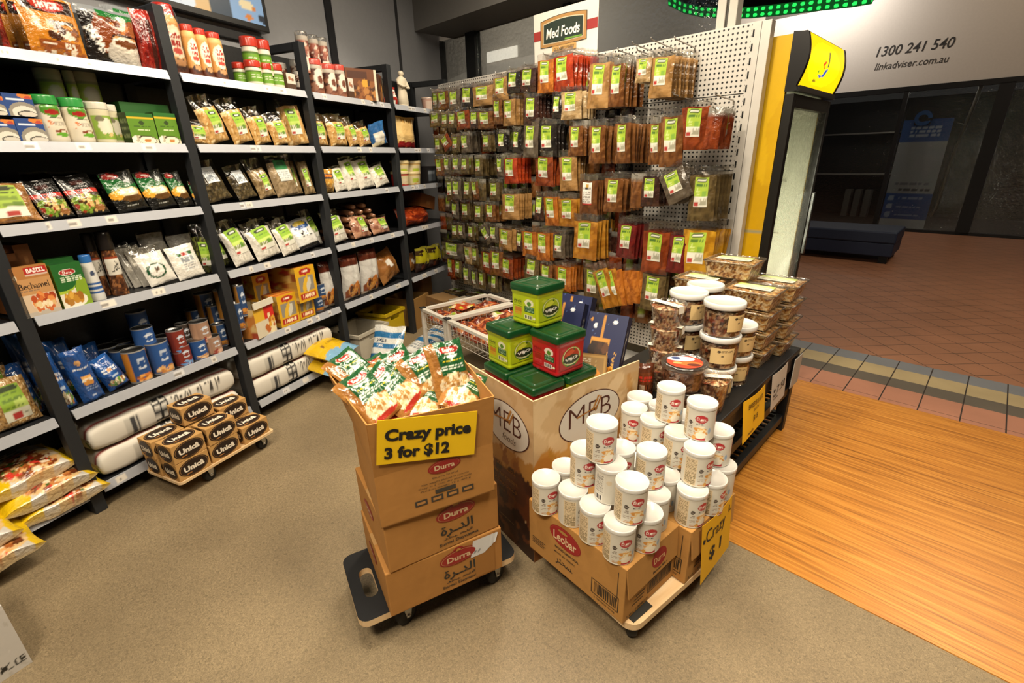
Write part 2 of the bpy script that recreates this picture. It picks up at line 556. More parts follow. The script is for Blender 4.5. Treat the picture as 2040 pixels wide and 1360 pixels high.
# ------------------------------------------------------------------ mesh builder
class MB:
    def __init__(s):
        s.v, s.f, s.c, s.mi, s.sm, s.mats = [], [], [], [], [], []
        s.n = 0

    def _m(s, mat):
        if mat not in s.mats:
            s.mats.append(mat)
        return s.mats.index(mat)

    def add(s, V, F, C, mat, smooth=False):
        V = np.asarray(V, float).reshape(-1, 3)
        if isinstance(C, str):
            C = np.tile(lin(C), (len(V), 1))
        s.v.append(V)
        s.c.append(np.asarray(C).reshape(-1, 3))
        o = s.n
        k = s._m(mat)
        for f_ in F:
            s.f.append([i + o for i in f_])
            s.mi.append(k)
            s.sm.append(smooth)
        s.n += len(V)
        return s

    def grid(s, P, C, mat, smooth=True, wrap=False, flip=False):
        """P: rows x cols x 3"""
        h, w = P.shape[:2]
        F = []
        for i in range(h - 1):
            for j in range(w if wrap else w - 1):
                a_, b_ = i * w + j, i * w + (j + 1) % w
                q = (a_, b_, b_ + w, a_ + w)
                F.append(q[::-1] if flip else q)
        if not isinstance(C, str):
            C = np.asarray(C).reshape(-1, 3)
        return s.add(P.reshape(-1, 3), F, C, mat, smooth)

    def box(s, x0, x1, y0, y1, z0, z1, c, mat, bev=0.0):
        if bev <= 0:
            V = [(x, y, z) for z in (z0, z1) for y in (y0, y1) for x in (x0, x1)]
            F = [(0, 2, 3, 1), (4, 5, 7, 6), (0, 1, 5, 4), (2, 6, 7, 3), (0, 4, 6, 2), (1, 3, 7, 5)]
            return s.add(V, F, c, mat)
        bm = bmesh.new()
        bmesh.ops.create_cube(bm, size=1)
        for q in bm.verts:
            q.co = Vector(((x0 + x1) / 2 + q.co.x * (x1 - x0), (y0 + y1) / 2 + q.co.y * (y1 - y0), (z0 + z1) / 2 + q.co.z * (z1 - z0)))
        bmesh.ops.bevel(bm, geom=bm.edges[:], offset=bev, segments=2, affect='EDGES', profile=0.5)
        bm.verts.index_update()
        V = [tuple(q.co) for q in bm.verts]
        F = [[q.index for q in f_.verts] for f_ in bm.faces]
        bm.free()
        return s.add(V, F, c, mat)

    def face(s, o, du, dv, art, mat, nu=24, nv=24, off=0.0):
        """a flat printed face: corner o, edges du and dv"""
        o, du, dv = (np.array(q, float) for q in (o, du, dv))
        n = np.cross(du, dv)
        n = n / np.linalg.norm(n)
        u, v = np.meshgrid(np.linspace(0, 1, nu), np.linspace(0, 1, nv))
        P = o + u[..., None] * du + v[..., None] * dv + n * off
        C = art if isinstance(art, str) else art.at(np.clip(u, 0.001, 0.999), np.clip(v, 0.001, 0.999))
        return s.grid(P, C, mat, smooth=False)

    def lathe(s, prof, n, art, mat, cap0=True, cap1=True, v_of=None, phase=0.0, smooth=True, ctr=(0, 0, 0), cols=None):
        """prof: [(r, z)...] bottom to top; art over the side, its middle (u=.5) facing -y"""
        prof = np.array(prof, float)
        m = len(prof)
        ang = np.arange(n + 1) / n * 2 * PI
        th = -PI / 2 + (ang - PI) + phase
        P = np.empty((m, n + 1, 3))
        for i, (r, z) in enumerate(prof):
            P[i, :, 0] = r * np.cos(th)
            P[i, :, 1] = r * np.sin(th)
            P[i, :, 2] = z
        P += np.array(ctr)
        if isinstance(art, str):
            C = art
        elif cols is not None:
            C = np.repeat(np.array([lin(c) for c in cols])[:, None, :], n + 1, 1)
        else:
            zz = (prof[:, 1] - prof[0, 1]) / (prof[-1, 1] - prof[0, 1])
            u, v = np.meshgrid(np.clip(ang / 2 / PI, 0.001, 0.999), np.clip(zz, 0.001, 0.999))
            C = art.at(u, v)
        s.grid(P, C, mat, smooth)
        for flag, i, rev in ((cap0, 0, True), (cap1, m - 1, False)):
            if flag:
                F = list(range(n))
                cc = C if isinstance(C, str) else C[i, :n]
                s.add(P[i, :n], [F[::-1] if rev else F], cc, mat)
        return s

    def tube(s, pts, r, c, mat, n=6, closed=False):
        pts = [Vector(p) for p in pts]
        m = len(pts)
        rings = []
        nrm = None
        for i, p in enumerate(pts):
            t = ((pts[(i + 1) % m] if closed or i < m - 1 else p) - (pts[i - 1] if closed or i > 0 else p)).normalized()
            if nrm is None:
                nrm = t.orthogonal().normalized()
            nrm = (nrm - t * nrm.dot(t)).normalized()
            b_ = t.cross(nrm)
            rr = r[i] if hasattr(r, '__len__') else r
            rings.append([tuple(p + (nrm * math.cos(k * 2 * PI / n) + b_ * math.sin(k * 2 * PI / n)) * rr) for k in range(n)])
        V = [q for R_ in rings for q in R_]
        F = []
        for i in range(m if closed else m - 1):
            for k in range(n):
                a_, b2 = i * n + k, i * n + (k + 1) % n
                c2, d2 = ((i + 1) % m) * n + (k + 1) % n, ((i + 1) % m) * n + k
                F.append((a_, b2, c2, d2))
        if not closed:
            F.append(tuple(range(n))[::-1])
            F.append(tuple((m - 1) * n + k for k in range(n)))
        return s.add(V, F, c, mat, True)

    def flat(s, V2, F, c, mat, fn, ox=0.0, oy=0.0, sx=1.0, sy=1.0, ang=0.0):
        """2-D outline put on a surface by fn(x, y) -> point"""
        V2 = np.asarray(V2, float) * [sx, sy]
        if ang:
            V2 = V2 @ np.array([[math.cos(ang), math.sin(ang)], [-math.sin(ang), math.cos(ang)]])
        return s.add([fn(x + ox, y + oy) for x, y in V2], F, c, mat)

    def text(s, t, fn, ox, oy, h, c, mat=None, bold=0.0, width=None, ang=0.0, shear=0.0):
        v, F = glyphs(t, bold, shear)
        if not len(v):
            return s
        sx = h if width is None else width / (v[:, 0].max() - v[:, 0].min())
        return s.flat(v, F, c, mat or M['paper'], fn, ox, oy, sx, h, ang)

    def disc(s, fn, ox, oy, rx, ry, c, mat=None, n=32, ang=0.0):
        V = [(math.cos(i * 2 * PI / n) * rx, math.sin(i * 2 * PI / n) * ry) for i in range(n)]
        return s.flat(V, [tuple(range(n))], c, mat or M['paper'], fn, ox, oy, 1, 1, ang)

    def bar2(s, fn, x0, y0, x1, y1, c, mat=None):
        return s.flat([(x0, y0), (x1, y0), (x1, y1), (x0, y1)], [(0, 1, 2, 3)], c, mat or M['paper'], fn)

    def mesh(s, name):
        me = bpy.data.meshes.new(name)
        V = np.concatenate(s.v)
        me.from_pydata(V.tolist(), [], s.f)
        for m in s.mats:
            me.materials.append(m)
        me.polygons.foreach_set('material_index', s.mi)
        me.polygons.foreach_set('use_smooth', s.sm)
        at = me.color_attributes.new('Col', 'FLOAT_COLOR', 'POINT')
        C = np.ones((len(V), 4))
        C[:, :3] = np.concatenate(s.c)
        at.data.foreach_set('color', C.ravel().astype(np.float32))
        me.update()
        return me

    def build(s, name, parent=None, mat4=None):
        o = bpy.data.objects.new(name, s.mesh(name))
        COL.objects.link(o)
        if parent is not None:
            o.parent = parent
        if mat4 is not None:
            if parent is not None:
                o.matrix_local = mat4
            else:
                o.matrix_world = mat4
        return o


def tag(o, label, cat, group=None):
    o['label'] = label
    o['category'] = cat
    if group:
        o['group'] = group
    return o


def empty(name, label=None, cat=None, m=None, group=None):
    o = bpy.data.objects.new(name, None)
    o.empty_display_size = 0.05
    COL.objects.link(o)
    if m is not None:
        o.matrix_world = m
    if label:
        tag(o, label, cat, group)
    return o


def struct(o):
    o['kind'] = 'structure'
    return o


def copy_tree(o, parent=None):
    c = o.copy()
    COL.objects.link(c)
    c.parent = parent
    for ch in list(o.children):
        copy_tree(ch, c)
    return c


PROTO = {}


def inst(key, make, m, label, cat, group=None):
    """first use builds the thing, later uses copy it and each of its parts"""
    if key not in PROTO:
        o = PROTO[key] = make()
    else:
        o = copy_tree(PROTO[key])
        for k in ('label', 'category', 'group'):
            if k in o:
                del o[k]
    o.matrix_world = m
    tag(o, label, cat, group)
    return o


def T(x, y, z, rz=0.0, rx=0.0, ry=0.0, s=1.0):
    return Matrix.Translation((x, y, z)) @ Matrix.Rotation(rz, 4, 'Z') @ Matrix.Rotation(rx, 4, 'X') @ Matrix.Rotation(ry, 4, 'Y') @ Matrix.Diagonal((s, s, s, 1))


ORD = ['first', 'second', 'third', 'fourth', 'fifth', 'sixth', 'seventh', 'eighth', 'ninth', 'tenth', 'eleventh', 'twelfth', 'thirteenth', 'fourteenth', 'fifteenth', 'sixteenth', 'seventeenth', 'eighteenth', 'nineteenth', 'twentieth']

# ================================================================== the setting
def sbox(name, fr, b, c, mat, bev=0):
    o = MB().box(*b, c, M[mat], bev).build(name, None, fr)
    return struct(o)


sbox('floor', STO, (-7.5, 4.5, -4.5, 3.555, -0.1, 0.0), '8c7d68', 'concrete')
o = MB().box(-1.35, 2.6, 1.708, 3.553, 0.0, 0.004, 'b07030', M['timber']).build('floor_timber_inlay', None, STO)
struct(o)
o = MB().box(-14, 5, 3.556, 12.3, -0.1, 0.0, 'a06048', M['tiles']).build('floor_mall', None, STO)
struct(o)
# left wall behind the shelving, with its cover strips
sbox('wall_left', GON, (-2.5, 4.19, 0.47, 0.6, 0, 3.3), '939498', 'matte')
sbox('trim_1', GON, (2.50, 2.57, 0.455, 0.47, 2.0, 3.3), '232326', 'dark')
sbox('trim_2', GON, (3.42, 3.45, 0.46, 0.47, 0, 3.3), '3a3a3c', 'dark')
# bulkhead over the shop front
sbox('wall_bulkhead', STO, (-4.46, 4.5, 3.2, 3.7, 2.68, 3.3), '7a7875', 'matte')
sbox('ceiling', STO, (-7.5, 4.5, -4.5, 3.7, 3.3, 3.4), '4c4a47', 'matte')
# glazed shop front behind the pegboard
for k, (x0, x1, z0) in enumerate([(-4.86, -4.62, 0), (-4.20, -4.06, 0), (-2.95, -2.88, 0)]):
    sbox('trim_%d' % (3 + k), STO, (x0, x1, 3.62, 3.7, z0, 2.68), '222325', 'dark')
sbox('trim_6', STO, (-4.62, -1.52, 3.62, 3.7, 0, 0.12), '222325', 'dark')
mb = MB().box(-1.518, -1.465, 3.36, 3.44, 0, 3.3, 'c9c4ba', M['matte'], 0.004).box(-1.462, -1.45, 3.37, 3.43, 0, 3.3, '4a4842', M['dark'])
mb.box(-1.447, -1.395, 3.36, 3.44, 0, 3.3, 'c9c4ba', M['matte'], 0.004)
struct(mb.build('trim_7', None, STO))
for k, (x0, x1) in enumerate([(-4.62, -4.20), (-4.06, -2.95), (-2.88, -1.52)]):
    o = MB().box(x0, x1, 3.655, 3.663, 0.12, 2.68, 'd0d4d4', M['glass']).build('window_%d' % (k + 1), None, STO)
    struct(o)

# ---- the mall opposite: fascia, glazing, dark shop
F0 = 12.1
mb = MB().box(-18, -4.42, F0, F0 + 0.3, 2.57, 5.6, 'b9b0a2', M['matte'])
mb.box(-4.42, 5, F0, F0 + 0.3, 2.57, 4.06, 'c3bbb0', M['matte'])
struct(mb.build('wall_fascia', None, STO))
sbox('ceiling_mall', STO, (-18, 5, 10.9, 12.4, 5.6, 5.7), '3b3833', 'matte')
sbox('wall_mall_upper', STO, (-4.42, 5, 12.14, 12.4, 4.06, 5.6), '4a443b', 'matte')
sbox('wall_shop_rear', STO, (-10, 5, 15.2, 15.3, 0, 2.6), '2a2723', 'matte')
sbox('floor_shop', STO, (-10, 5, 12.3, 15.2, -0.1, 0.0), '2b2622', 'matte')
sbox('wall_mall_left', STO, (-18, -4.4, 12.2, 12.4, 0, 2.57), '8d8578', 'matte')
sbox('trim_8', STO, (-4.4, 5, F0 - 0.02, F0 + 0.06, 2.48, 2.57), '131211', 'dark')
sbox('trim_9', STO, (-4.4, 5, F0 - 0.02, F0 + 0.06, 0.0, 0.05), '161413', 'dark')
for k, (x0, x1) in enumerate([(-1.74, -1.67), (-0.475, -0.28), (-3.4, -3.33), (1.2, 1.3)]):
    sbox('trim_%d' % (10 + k), STO, (x0, x1, F0 - 0.02, F0 + 0.06, 0, 2.5), '131211', 'dark')
for k, (x0, x1) in enumerate([(-4.4, -3.4), (-3.33, -1.74), (-1.67, -0.475), (-0.28, 1.2)]):
    o = MB().box(x0, x1, F0 + 0.015, F0 + 0.022, 0.05, 2.48, 'd0d4d4', M['glass']).build('window_%d' % (k + 4), None, STO)
    struct(o)


def on_plane(fr, x, y, z, ux=(1, 0, 0), uy=(0, 0, 1)):
    """fn(a, b) -> local point on the plane through (x, y, z)"""
    p, ux, uy = np.array((x, y, z), float), np.array(ux, float), np.array(uy, float)
    return lambda a, b: p + ux * a + uy * b


mb = MB()
fn = on_plane(None, 0, F0 - 0.004, 0)
mb.text('1300 241 540', fn, -1.757, 3.20, 0.165, '2a2724', M['paper'], 0.012, 1.10, 0.0, 0.18)
mb.text('linkadviser.com.au', fn, -1.755, 2.955, 0.12, '3a3631', M['paper'], 0.008, 1.06, 0.0, 0.18)
tag(mb.build('fascia_lettering', None, STO), 'dark phone number and web address lettering on the grey mall fascia', 'sign')

# light panel and pale sign on the far fascia seen through the shop window
a_ = Art(8, 4, 'fff6e6')
o = MB().box(-12.95, -11.6, F0 - 0.05, F0 - 0.002, 4.42, 4.72, 'fff4e2', M['lightbox']).build('light_panel', None, STO)
tag(o, 'small bright rectangular light panel seen through the window left of the brand sign', 'light')
o = MB().box(-13.0, -9.6, F0 - 0.03, F0 - 0.002, 3.2, 4.38, 'd8d0c2', M['matte']).build('wall_panel', None, STO)
tag(o, 'plain pale panel below the bright light seen through the shop window', 'panel')
mb = MB().add([(-15.6, F0 - 0.2, 3.0), (-13.6, F0 - 0.2, 3.0), (-13.6, F0 - 0.2, 4.3), (-15.6, F0 - 0.2, 4.02),
               (-15.6, F0 - 0.02, 3.0), (-13.6, F0 - 0.02, 3.0), (-13.6, F0 - 0.02, 4.3), (-15.6, F0 - 0.02, 4.02)],
              [(0, 1, 2, 3), (7, 6, 5, 4), (3, 2, 6, 7), (0, 4, 5, 1), (1, 5, 6, 2), (0, 3, 7, 4)], 'e4dccd', M['matte'])
tag(mb.build('shop_blind', None, STO), 'pale slanted blind behind the narrow window in the far corner', 'blind')

# green LED strip round a dark hanging board
board = empty('hanging_board', 'dark oval board edged with a strip of green lights under the mall ceiling', 'sign', STO)
fn = on_plane(None, 0, 5.0, 0)
pts = []
ctl = [pl(x, y, 5.0 * SC, SC) for x, y in [(1330, -60), (1335, 2), (1365, 17), (1400, 25), (1450, 27.5), (1500, 26), (1550, 21), (1600, 15), (1650, 9), (1700, 3), (1740, -4), (1770, -60)]]
ctl = [(p @ SB, 5.0, p[2]) for p in ctl]
for i in range(len(ctl) - 1):
    for k in range(6):
        pts.append(tuple(np.array(ctl[i]) * (1 - k / 6) + np.array(ctl[i + 1]) * k / 6))
n = len(pts)
pa = np.array(pts)
la = np.concatenate([[0], np.cumsum(np.linalg.norm(np.diff(pa, axis=0), axis=1))])
ll = np.linspace(0, la[-1], 700)
xs_, zs_ = np.interp(ll, la, pa[:, 0]), np.interp(ll, la, pa[:, 2])
hh_ = np.linspace(-0.042, 0.042, 15)
G = np.array([[(x, 4.97, z + h) for x, z in zip(xs_, zs_)] for h in hh_])
dots = ((ll / 0.062) % 1)
CC = np.array([[lin('28e858') if (((abs(h) - 0.021) / 0.013) ** 2 + ((d - 0.5) / 0.27) ** 2 < 1) else lin('063c14') for d in dots] for h in hh_])
mb = MB().grid(G, CC, M['lightbox'], smooth=False)
mb.grid(G + [0, 0.012, 0], '0a2a12', M['dark'], flip=True)
mb.build('light_strip', board)
mb = MB()
V = [(x, 4.985, z) for x, y, z in pts] + [(x, 5.03, z) for x, y, z in pts]
n = len(pts)
mb.add(V, [tuple(range(n)), tuple(range(2 * n - 1, n - 1, -1))] + [(i, i + 1, n + i + 1, n + i) for i in range(n - 1)], '0b0f0c', M['dark'])
mb.build('board', board)
MB().tube([(-2.0, 5.01, 2.9), (-2.0, 5.01, 4.6)], 0.006, '222222', M['metal']).build('hanger', board)

# behind the glass of the shop opposite: banner, tinsel rope, shelves, desk
ban = empty('pull_up_banner', 'blue and white pull-up banner behind the dark shop window opposite', 'banner', STO @ T(-1.31, 12.32, 0))
a_ = Art(60, 150, 'a9adb0').rect(0, 0.80, 1, 1, '2f5fa8').rect(0, 0.09, 1, 0.33, '2f5fa8').rect(0, 0, 1, 0.085, 'c8ccd0')
a_.dash(0.2, 0.84, 0.8, 0.95, 'b9c8e0', 3).dash(0.25, 0.345, 0.9, 0.39, '555a60', 1).dash(0.15, 0.40, 0.85, 0.44, '7c8288', 1)
for k in range(3):
    a_.ell(0.13, 0.285 - 0.08 * k, 0.07, 0.025, '9fb2d4')
    a_.dash(0.28, 0.27 - 0.08 * k, 0.8, 0.30 - 0.08 * k, '8ba4cf', 1, k)
MB().face((-0.36, 0, 0.04), (0.72, 0, 0), (0, 0.02, 1.97), a_, M['paper'], 40, 90).face((0.36, 0.006, 0.04), (-0.72, 0, 0), (0, 0.02, 1.97), 'c8ccd0', M['paper'], 2, 2).build('printed_sheet', ban)
MB().box(-0.38, 0.38, -0.06, 0.08, 0, 0.04, '9a9a9a', M['metal'], 0.008).build('base', ban)
MB().tube([(0, 0.05, 0.04), (0, 0.05, 2.0)], 0.008, '888888', M['metal']).build('pole', ban)
mb = MB()
mb.disc(on_plane(None, -0.08, -0.012, 2.03), 0, 0, 0.13, 0.13, '2f6fc0', M['paper'])
mb.disc(on_plane(None, -0.08, -0.016, 2.03), 0, 0, 0.07, 0.06, '1b2330', M['paper'])
mb.bar2(on_plane(None, -0.08, -0.016, 2.03), 0.0, -0.05, 0.14, 0.0, '1b2330')
mb.box(-0.2, 0.04, -0.009, 0.0, 1.92, 2.14, '1b2330', M['paper'])
mb.build('round_emblem', ban)
pts = [pl(x, y, 12.2 * SC, SC) for x, y in [(1957, 165), (1944, 200), (1925, 245), (1906, 290), (1890, 335), (1877, 375), (1866, 410), (1850, 437)]]
pts = [(p @ SB, 12.22, p[2]) for p in pts]
fine = []
for i in range(len(pts) - 1):
    for k in range(5):
        fine.append(np.array(pts[i]) * (1 - k / 5) + np.array(pts[i + 1]) * k / 5)
mb = MB().tube(fine, [0.022 + 0.012 * (i % 2) for i in range(len(fine))], '8a8072', M['metal'], 7)
tag(mb.build('tinsel_rope', None, STO), 'thick silver rope hanging on a slant behind the opposite shop window', 'rope')
shelf = empty('wall_shelves', 'dim glass shelves inside the dark shop opposite, left of the banner', 'shelf', STO @ T(-2.95, 14.6, 0))
for z in (0.95, 1.85):
    MB().box(-0.8, 0.95, -0.2, 0.2, z, z + 0.03, '9b938a', M['matte']).build('shelf', shelf)
MB().box(-0.8, 0.95, 0.22, 0.26, 0, 2.3, '1d1a18', M['matte']).build('back_panel', shelf)
for k in range(3):
    o = MB().box(-2.75 + 0.2 * k, -2.63 + 0.2 * k, 14.3, 14.55, 0.0, 0.62, '6a665f', M['card']).build('file_box', None, STO)
    tag(o, ['left', 'middle', 'right'][k] + ' one of three dim grey upright boxes on the floor of the dark shop', 'box', 'grey boxes in the shop opposite')
o = MB().face((-3.55, 12.6, 0.5), (0.5, 0, 0), (0, 0, 1.3), Art(10, 20, '3f5f98'), M['paper'], 4, 4).box(-3.55, -3.05, 12.602, 12.62, 0.5, 1.8, '3f5f98', M['paper']).build('window_poster', None, STO)
tag(o, 'dim blue poster just right of the fridge behind the shop window opposite', 'poster')

bench = empty('mall_bench', 'low dark navy bench in the mall beyond the fridge', 'bench', STO @ T(-1.75, 8.75, 0, 0.02))
MB().box(-0.85, 0.85, -0.42, 0.42, 0.28, 0.44, '10203a', M['matte'], 0.02).build('seat', bench)
MB().box(-0.84, 0.84, -0.41, 0.41, 0.10, 0.28, '0b1b38', M['matte'], 0.01).build('skirt', bench)
for x in (-0.75, 0.75):
    for y in (-0.33, 0.33):
        MB().box(x - 0.05, x + 0.05, y - 0.05, y + 0.05, 0, 0.10, '090a0c', M['dark']).build('leg', bench)

# ================================================================== shelving
POSTS = [-0.86, 0.0, 0.865, 1.722, 2.59, 3.45]
ZS = [1.925, 1.603, 1.303, 0.945, 0.512, 0.125]
gon = empty('shelving', 'black metal gondola shelving with pale price rails along the left wall', 'shelving', GON)


def upright(s):
    mb = MB().box(s - 0.025, s + 0.025, 0.0, 0.05, 0.0, 2.2, '26282b', M['dark'], 0.003)
    mb.box(s - 0.02, s + 0.02, 0.05, 0.36, 2.155, 2.2, '26282b', M['dark'], 0.003)
    mb.box(s - 0.025, s + 0.025, 0.36, 0.40, 0.0, 2.2, '232528', M['dark'])
    mb.box(s - 0.015, s + 0.015, 0.05, 0.36, 0.0, 0.05, '1c1d1f', M['dark'])
    mb.build('upright', gon)


for s in POSTS:
    upright(s)
for b in range(5):
    s0, s1 = POSTS[b] + 0.027, POSTS[b + 1] - 0.027
    MB().box(s0 - 0.02, s1 + 0.02, 0.375, 0.39, 0.05, 2.18, '17181a', M['peg']).build('back_panel', gon)
    for i, z in enumerate(ZS):
        if i == 5 and b >= 3:
            continue
        sh = MB().box(s0, s1, 0.012, 0.375, z - 0.028, z, '1e1f22', M['dark'], 0.002).build('shelf', gon)
        y0 = -0.012
        mb = MB()
        P = [(s0 + 0.004, y0, z - 0.036), (s1 - 0.004, y0, z - 0.036), (s1 - 0.004, y0 + 0.012, z + 0.004), (s0 + 0.004, y0 + 0.012, z + 0.004)]
        Q = [(x, y + 0.004 if j < 2 else 0.011, zz) for j, (x, y, zz) in enumerate(P)]
        mb.add(P + Q, [(7, 6, 5, 4), (3, 2, 6, 7), (0, 4, 5, 1), (1, 5, 6, 2), (0, 3, 7, 4)], 'a9acb4', M['shelf_metal'])
        r_ = random.Random(b * 10 + i)
        art = Art(120, 10, 'a9acb4')
        for k in range(r_.randint(2, 4)):
            x, w = r_.uniform(0.06, 0.85), r_.uniform(0.03, 0.07)
            art.rect(x, 0.2, x + w, 0.85, r_.choice(['dcd6cc', 'd4cfc6', 'd2d2d4']))
            art.dash(x + 0.005, 0.35, x + w * 0.7, 0.65, '8f8a84', 1, k)
        mb.face(P[0], np.subtract(P[1], P[0]), np.subtract(P[3], P[0]), art, M['shelf_metal'], 110, 8)
        mb.build('price_rail', sh)

# wall television above the shelving
tv = empty('television', 'wall-mounted television with a bright blue product picture above the shelving', 'television', GON @ T(1.07, 0.425, 2.31))
MB().box(-0.8, 0.8, -0.03, 0.035, 0.0, 0.9, '101012', M['plastic'], 0.006).build('casing', tv)
a_ = Art(120, 70, '7f9fc4')
a_.blobs(0, 0, 0.45, 1, ['9fb6d2', 'b8c8dc', '6f8fb8', 'e2e6ea'], 40, 0.07, 4).blobs(0.3, 0.1, 0.6, 1, ['2f7a30', 'e8e8e4', '1e3a20', '4fa040', 'b0c4d8'], 30, 0.05, 5)
a_.rect(0.66, 0.0, 0.80, 0.30, 'c8a878').rect(0.56, 0.3, 0.75, 1, '5f86b8').rect(0.80, 0.0, 0.84, 0.3, '2c3c58').rect(0.75, 0, 0.84, 1, '3b4652').blobs(0.84, 0, 1, 1, ['c0783a', '3b66a0', '2a2f38', 'd8c8a0'], 26, 0.035, 7)
a_.text('BUL', 0.66, 0.62, 0.16, 0.16, '20242c', 0.03).blobs(0.5, 0, 0.66, 0.3, ['3b66a0', 'c8d4e0'], 10, 0.04, 9)
MB().face((-0.77, -0.0315, 0.035), (1.54, 0, 0), (0, 0, 0.835), a_, M['screen'], 120, 70).build('screen', tv)
MB().box(-0.2, 0.2, 0.035, 0.044, 0.25, 0.65, '202020', M['dark']).build('bracket', tv)
o = MB().box(-0.3, 0.3, 0.0, 0.02, 0.0, 0.05, '2a2a2c', M['dark'], 0.004).build('sound_bar', None, GON @ T(1.55, 0.44, 2.24))
tag(o, 'slim dark bar on the wall just below the television', 'bar')

# ================================================================== product makers (x right, -y front, z up, base at the origin)
def pouch(name, w, h, t, art, back='b09060', seed=0, mat=None, clear=0.0, nu=22, nv=30, belly=0.42, label=None, crease=0.004, header='c8b898', gusset=0.0, mid=None):
    """filled bag; art covers its front; the top share `clear` is see-through film of its own"""
    r = np.random.RandomState(seed)
    u = np.linspace(-1, 1, nu)
    v = np.linspace(0, 1, nv)
    U, V = np.meshgrid(u, v)
    ph = r.uniform(0, 6, 8)
    wob = (np.sin(5 * U + 7 * V + ph[0]) * 0.5 + np.sin(9 * U - 6 * V + ph[1]) * 0.3 + np.sin(14 * V + 3 * U + ph[2]) * 0.35)
    prof = np.clip(V / max(belly, 0.05), 0, 1) ** 0.45 * np.where(V < belly, 1, np.clip((1 - V) / (1 - belly), 0, 1) ** 0.75)
    edge = np.clip(1 - np.abs(U) ** 3.2, 0, 1) ** 0.8
    th = t / 2 * (gusset + (1 - gusset) * prof) * edge * np.clip((1 - V) * 14, 0, 1)
    X = U * w / 2 * (1 - 0.05 * prof + 0.012 * np.sin(9 * V + ph[3]))
    Z = h * (V + 0.012 * np.sin(4 * U + ph[4]) * V)
    dy = crease * wob * edge
    bow = 0.25 * t * np.sin(2.2 * V + ph[5]) * V
    F = np.stack([X, -th + dy + bow, Z], -1)
    K = np.stack([X, th + dy + bow, Z], -1)
    mat = mat or M['film']
    CF = art.at(np.clip((U + 1) / 2, 0.001, 0.999), np.clip(V, 0.001, 0.999)) if not isinstance(art, str) else np.tile(lin(art), (nv * nu, 1)).reshape(nv, nu, 3)
    CB = np.tile(lin(back), (nv * nu, 1)).reshape(nv, nu, 3)
    k = nv if clear <= 0 else max(2, int(nv * (1 - clear)) + 1)
    mb = MB()
    mb.grid(F[:k], CF[:k], mat)
    mb.grid(K[:k], CB[:k], mat, flip=True)
    if gusset > 0:
        mb.grid(np.stack([K[0], F[0]]), np.stack([CB[0], CF[0]]), mat)
    o = mb.build(name)
    if clear > 0:
        m2 = MB()
        m2.grid(F[k - 1:], 'e8e4da', M['clear'])
        m2.grid(K[k - 1:], 'e8e4da', M['clear'], flip=True)
        m2.build('clear_top', o)
    if label is not None:
        la, lx, ly, lw, lh = label            # art, centre u (-1..1), centre v, half sizes
        un, vn = 14, 22
        uu, vv = np.meshgrid(np.linspace(lx - lw, lx + lw, un), np.linspace(ly - lh, ly + lh, vn))

        def smp(G, a, b_):
            i = np.clip(b_ * (nv - 1), 0, nv - 1.001)
            j = np.clip((a + 1) / 2 * (nu - 1), 0, nu - 1.001)
            i0, j0 = i.astype(int), j.astype(int)
            fi, fj = (i - i0)[..., None], (j - j0)[..., None]
            return G[i0, j0] * (1 - fi) * (1 - fj) + G[i0 + 1, j0] * fi * (1 - fj) + G[i0, j0 + 1] * (1 - fi) * fj + G[i0 + 1, j0 + 1] * fi * fj
        P = smp(F, uu, vv)
        P[..., 1] -= 0.0018
        a2, b2 = np.meshgrid(np.linspace(0.01, 0.99, un), np.linspace(0.01, 0.99, vn))
        MB().grid(P, la.at(a2, b2), M['paper']).build('label', o)
    return o


def carton(name, w, d, h, front, side='c0a070', top='c0a070', nu=36, nv=36, side_art=None, top_art=None, lid=None):
    mb = MB()
    mb.face((-w / 2, -d / 2, 0), (w, 0, 0), (0, 0, h), front, M['card'], nu, nv)
    mb.face((w / 2, -d / 2, 0), (0, d, 0), (0, 0, h), side_art or side, M['card'], 16 if side_art else 2, 24 if side_art else 2)
    mb.face((-w / 2, d / 2, 0), (0, -d, 0), (0, 0, h), side_art or side, M['card'], 16 if side_art else 2, 24 if side_art else 2)
    mb.face((w / 2, d / 2, 0), (-w, 0, 0), (0, 0, h), side, M['card'], 2, 2)
    mb.face((-w / 2, -d / 2, h), (w, 0, 0), (0, d, 0), top_art or top, M['card'], 24 if top_art else 2, 16 if top_art else 2)
    mb.face((-w / 2, d / 2, 0), (w, 0, 0), (0, -d, 0), side, M['card'], 2, 2)
    return mb.build(name)


def canister(name, r, h, art, lidc='c9c9c6', lid_h=0.02, lid_mat='plastic', body_mat='card', neck=None, nv=24, n=40, prof=None, lid_r=None, rim=None):
    """round pack: body with printed side, lid a part of its own"""
    if prof is None:
        prof = [(r * 0.97, 0), (r, 0.004)] + [(r, 0.004 + (h - lid_h - 0.008) * i / nv) for i in range(1, nv + 1)] + [(r * 0.98, h - lid_h)]
    else:
        zs = np.linspace(0, h - lid_h, nv)
        pz = [p[1] * (h - lid_h) for p in prof]
        prof = [(np.interp(z, pz, [p[0] * r for p in prof]), z) for z in zs]
    mb = MB().lathe(prof, n, art, M[body_mat])
    o = mb.build(name)
    lr = lid_r or prof[-1][0] * 1.04
    z0 = h - lid_h
    MB().lathe([(lr, z0), (lr, z0 + lid_h * 0.8), (lr * 0.96, h), (lr * 0.88, h), (lr * 0.86, h - 0.002), (0.001, h - 0.002)], n, lidc, M[lid_mat], True, False).build('lid', o)
    return o


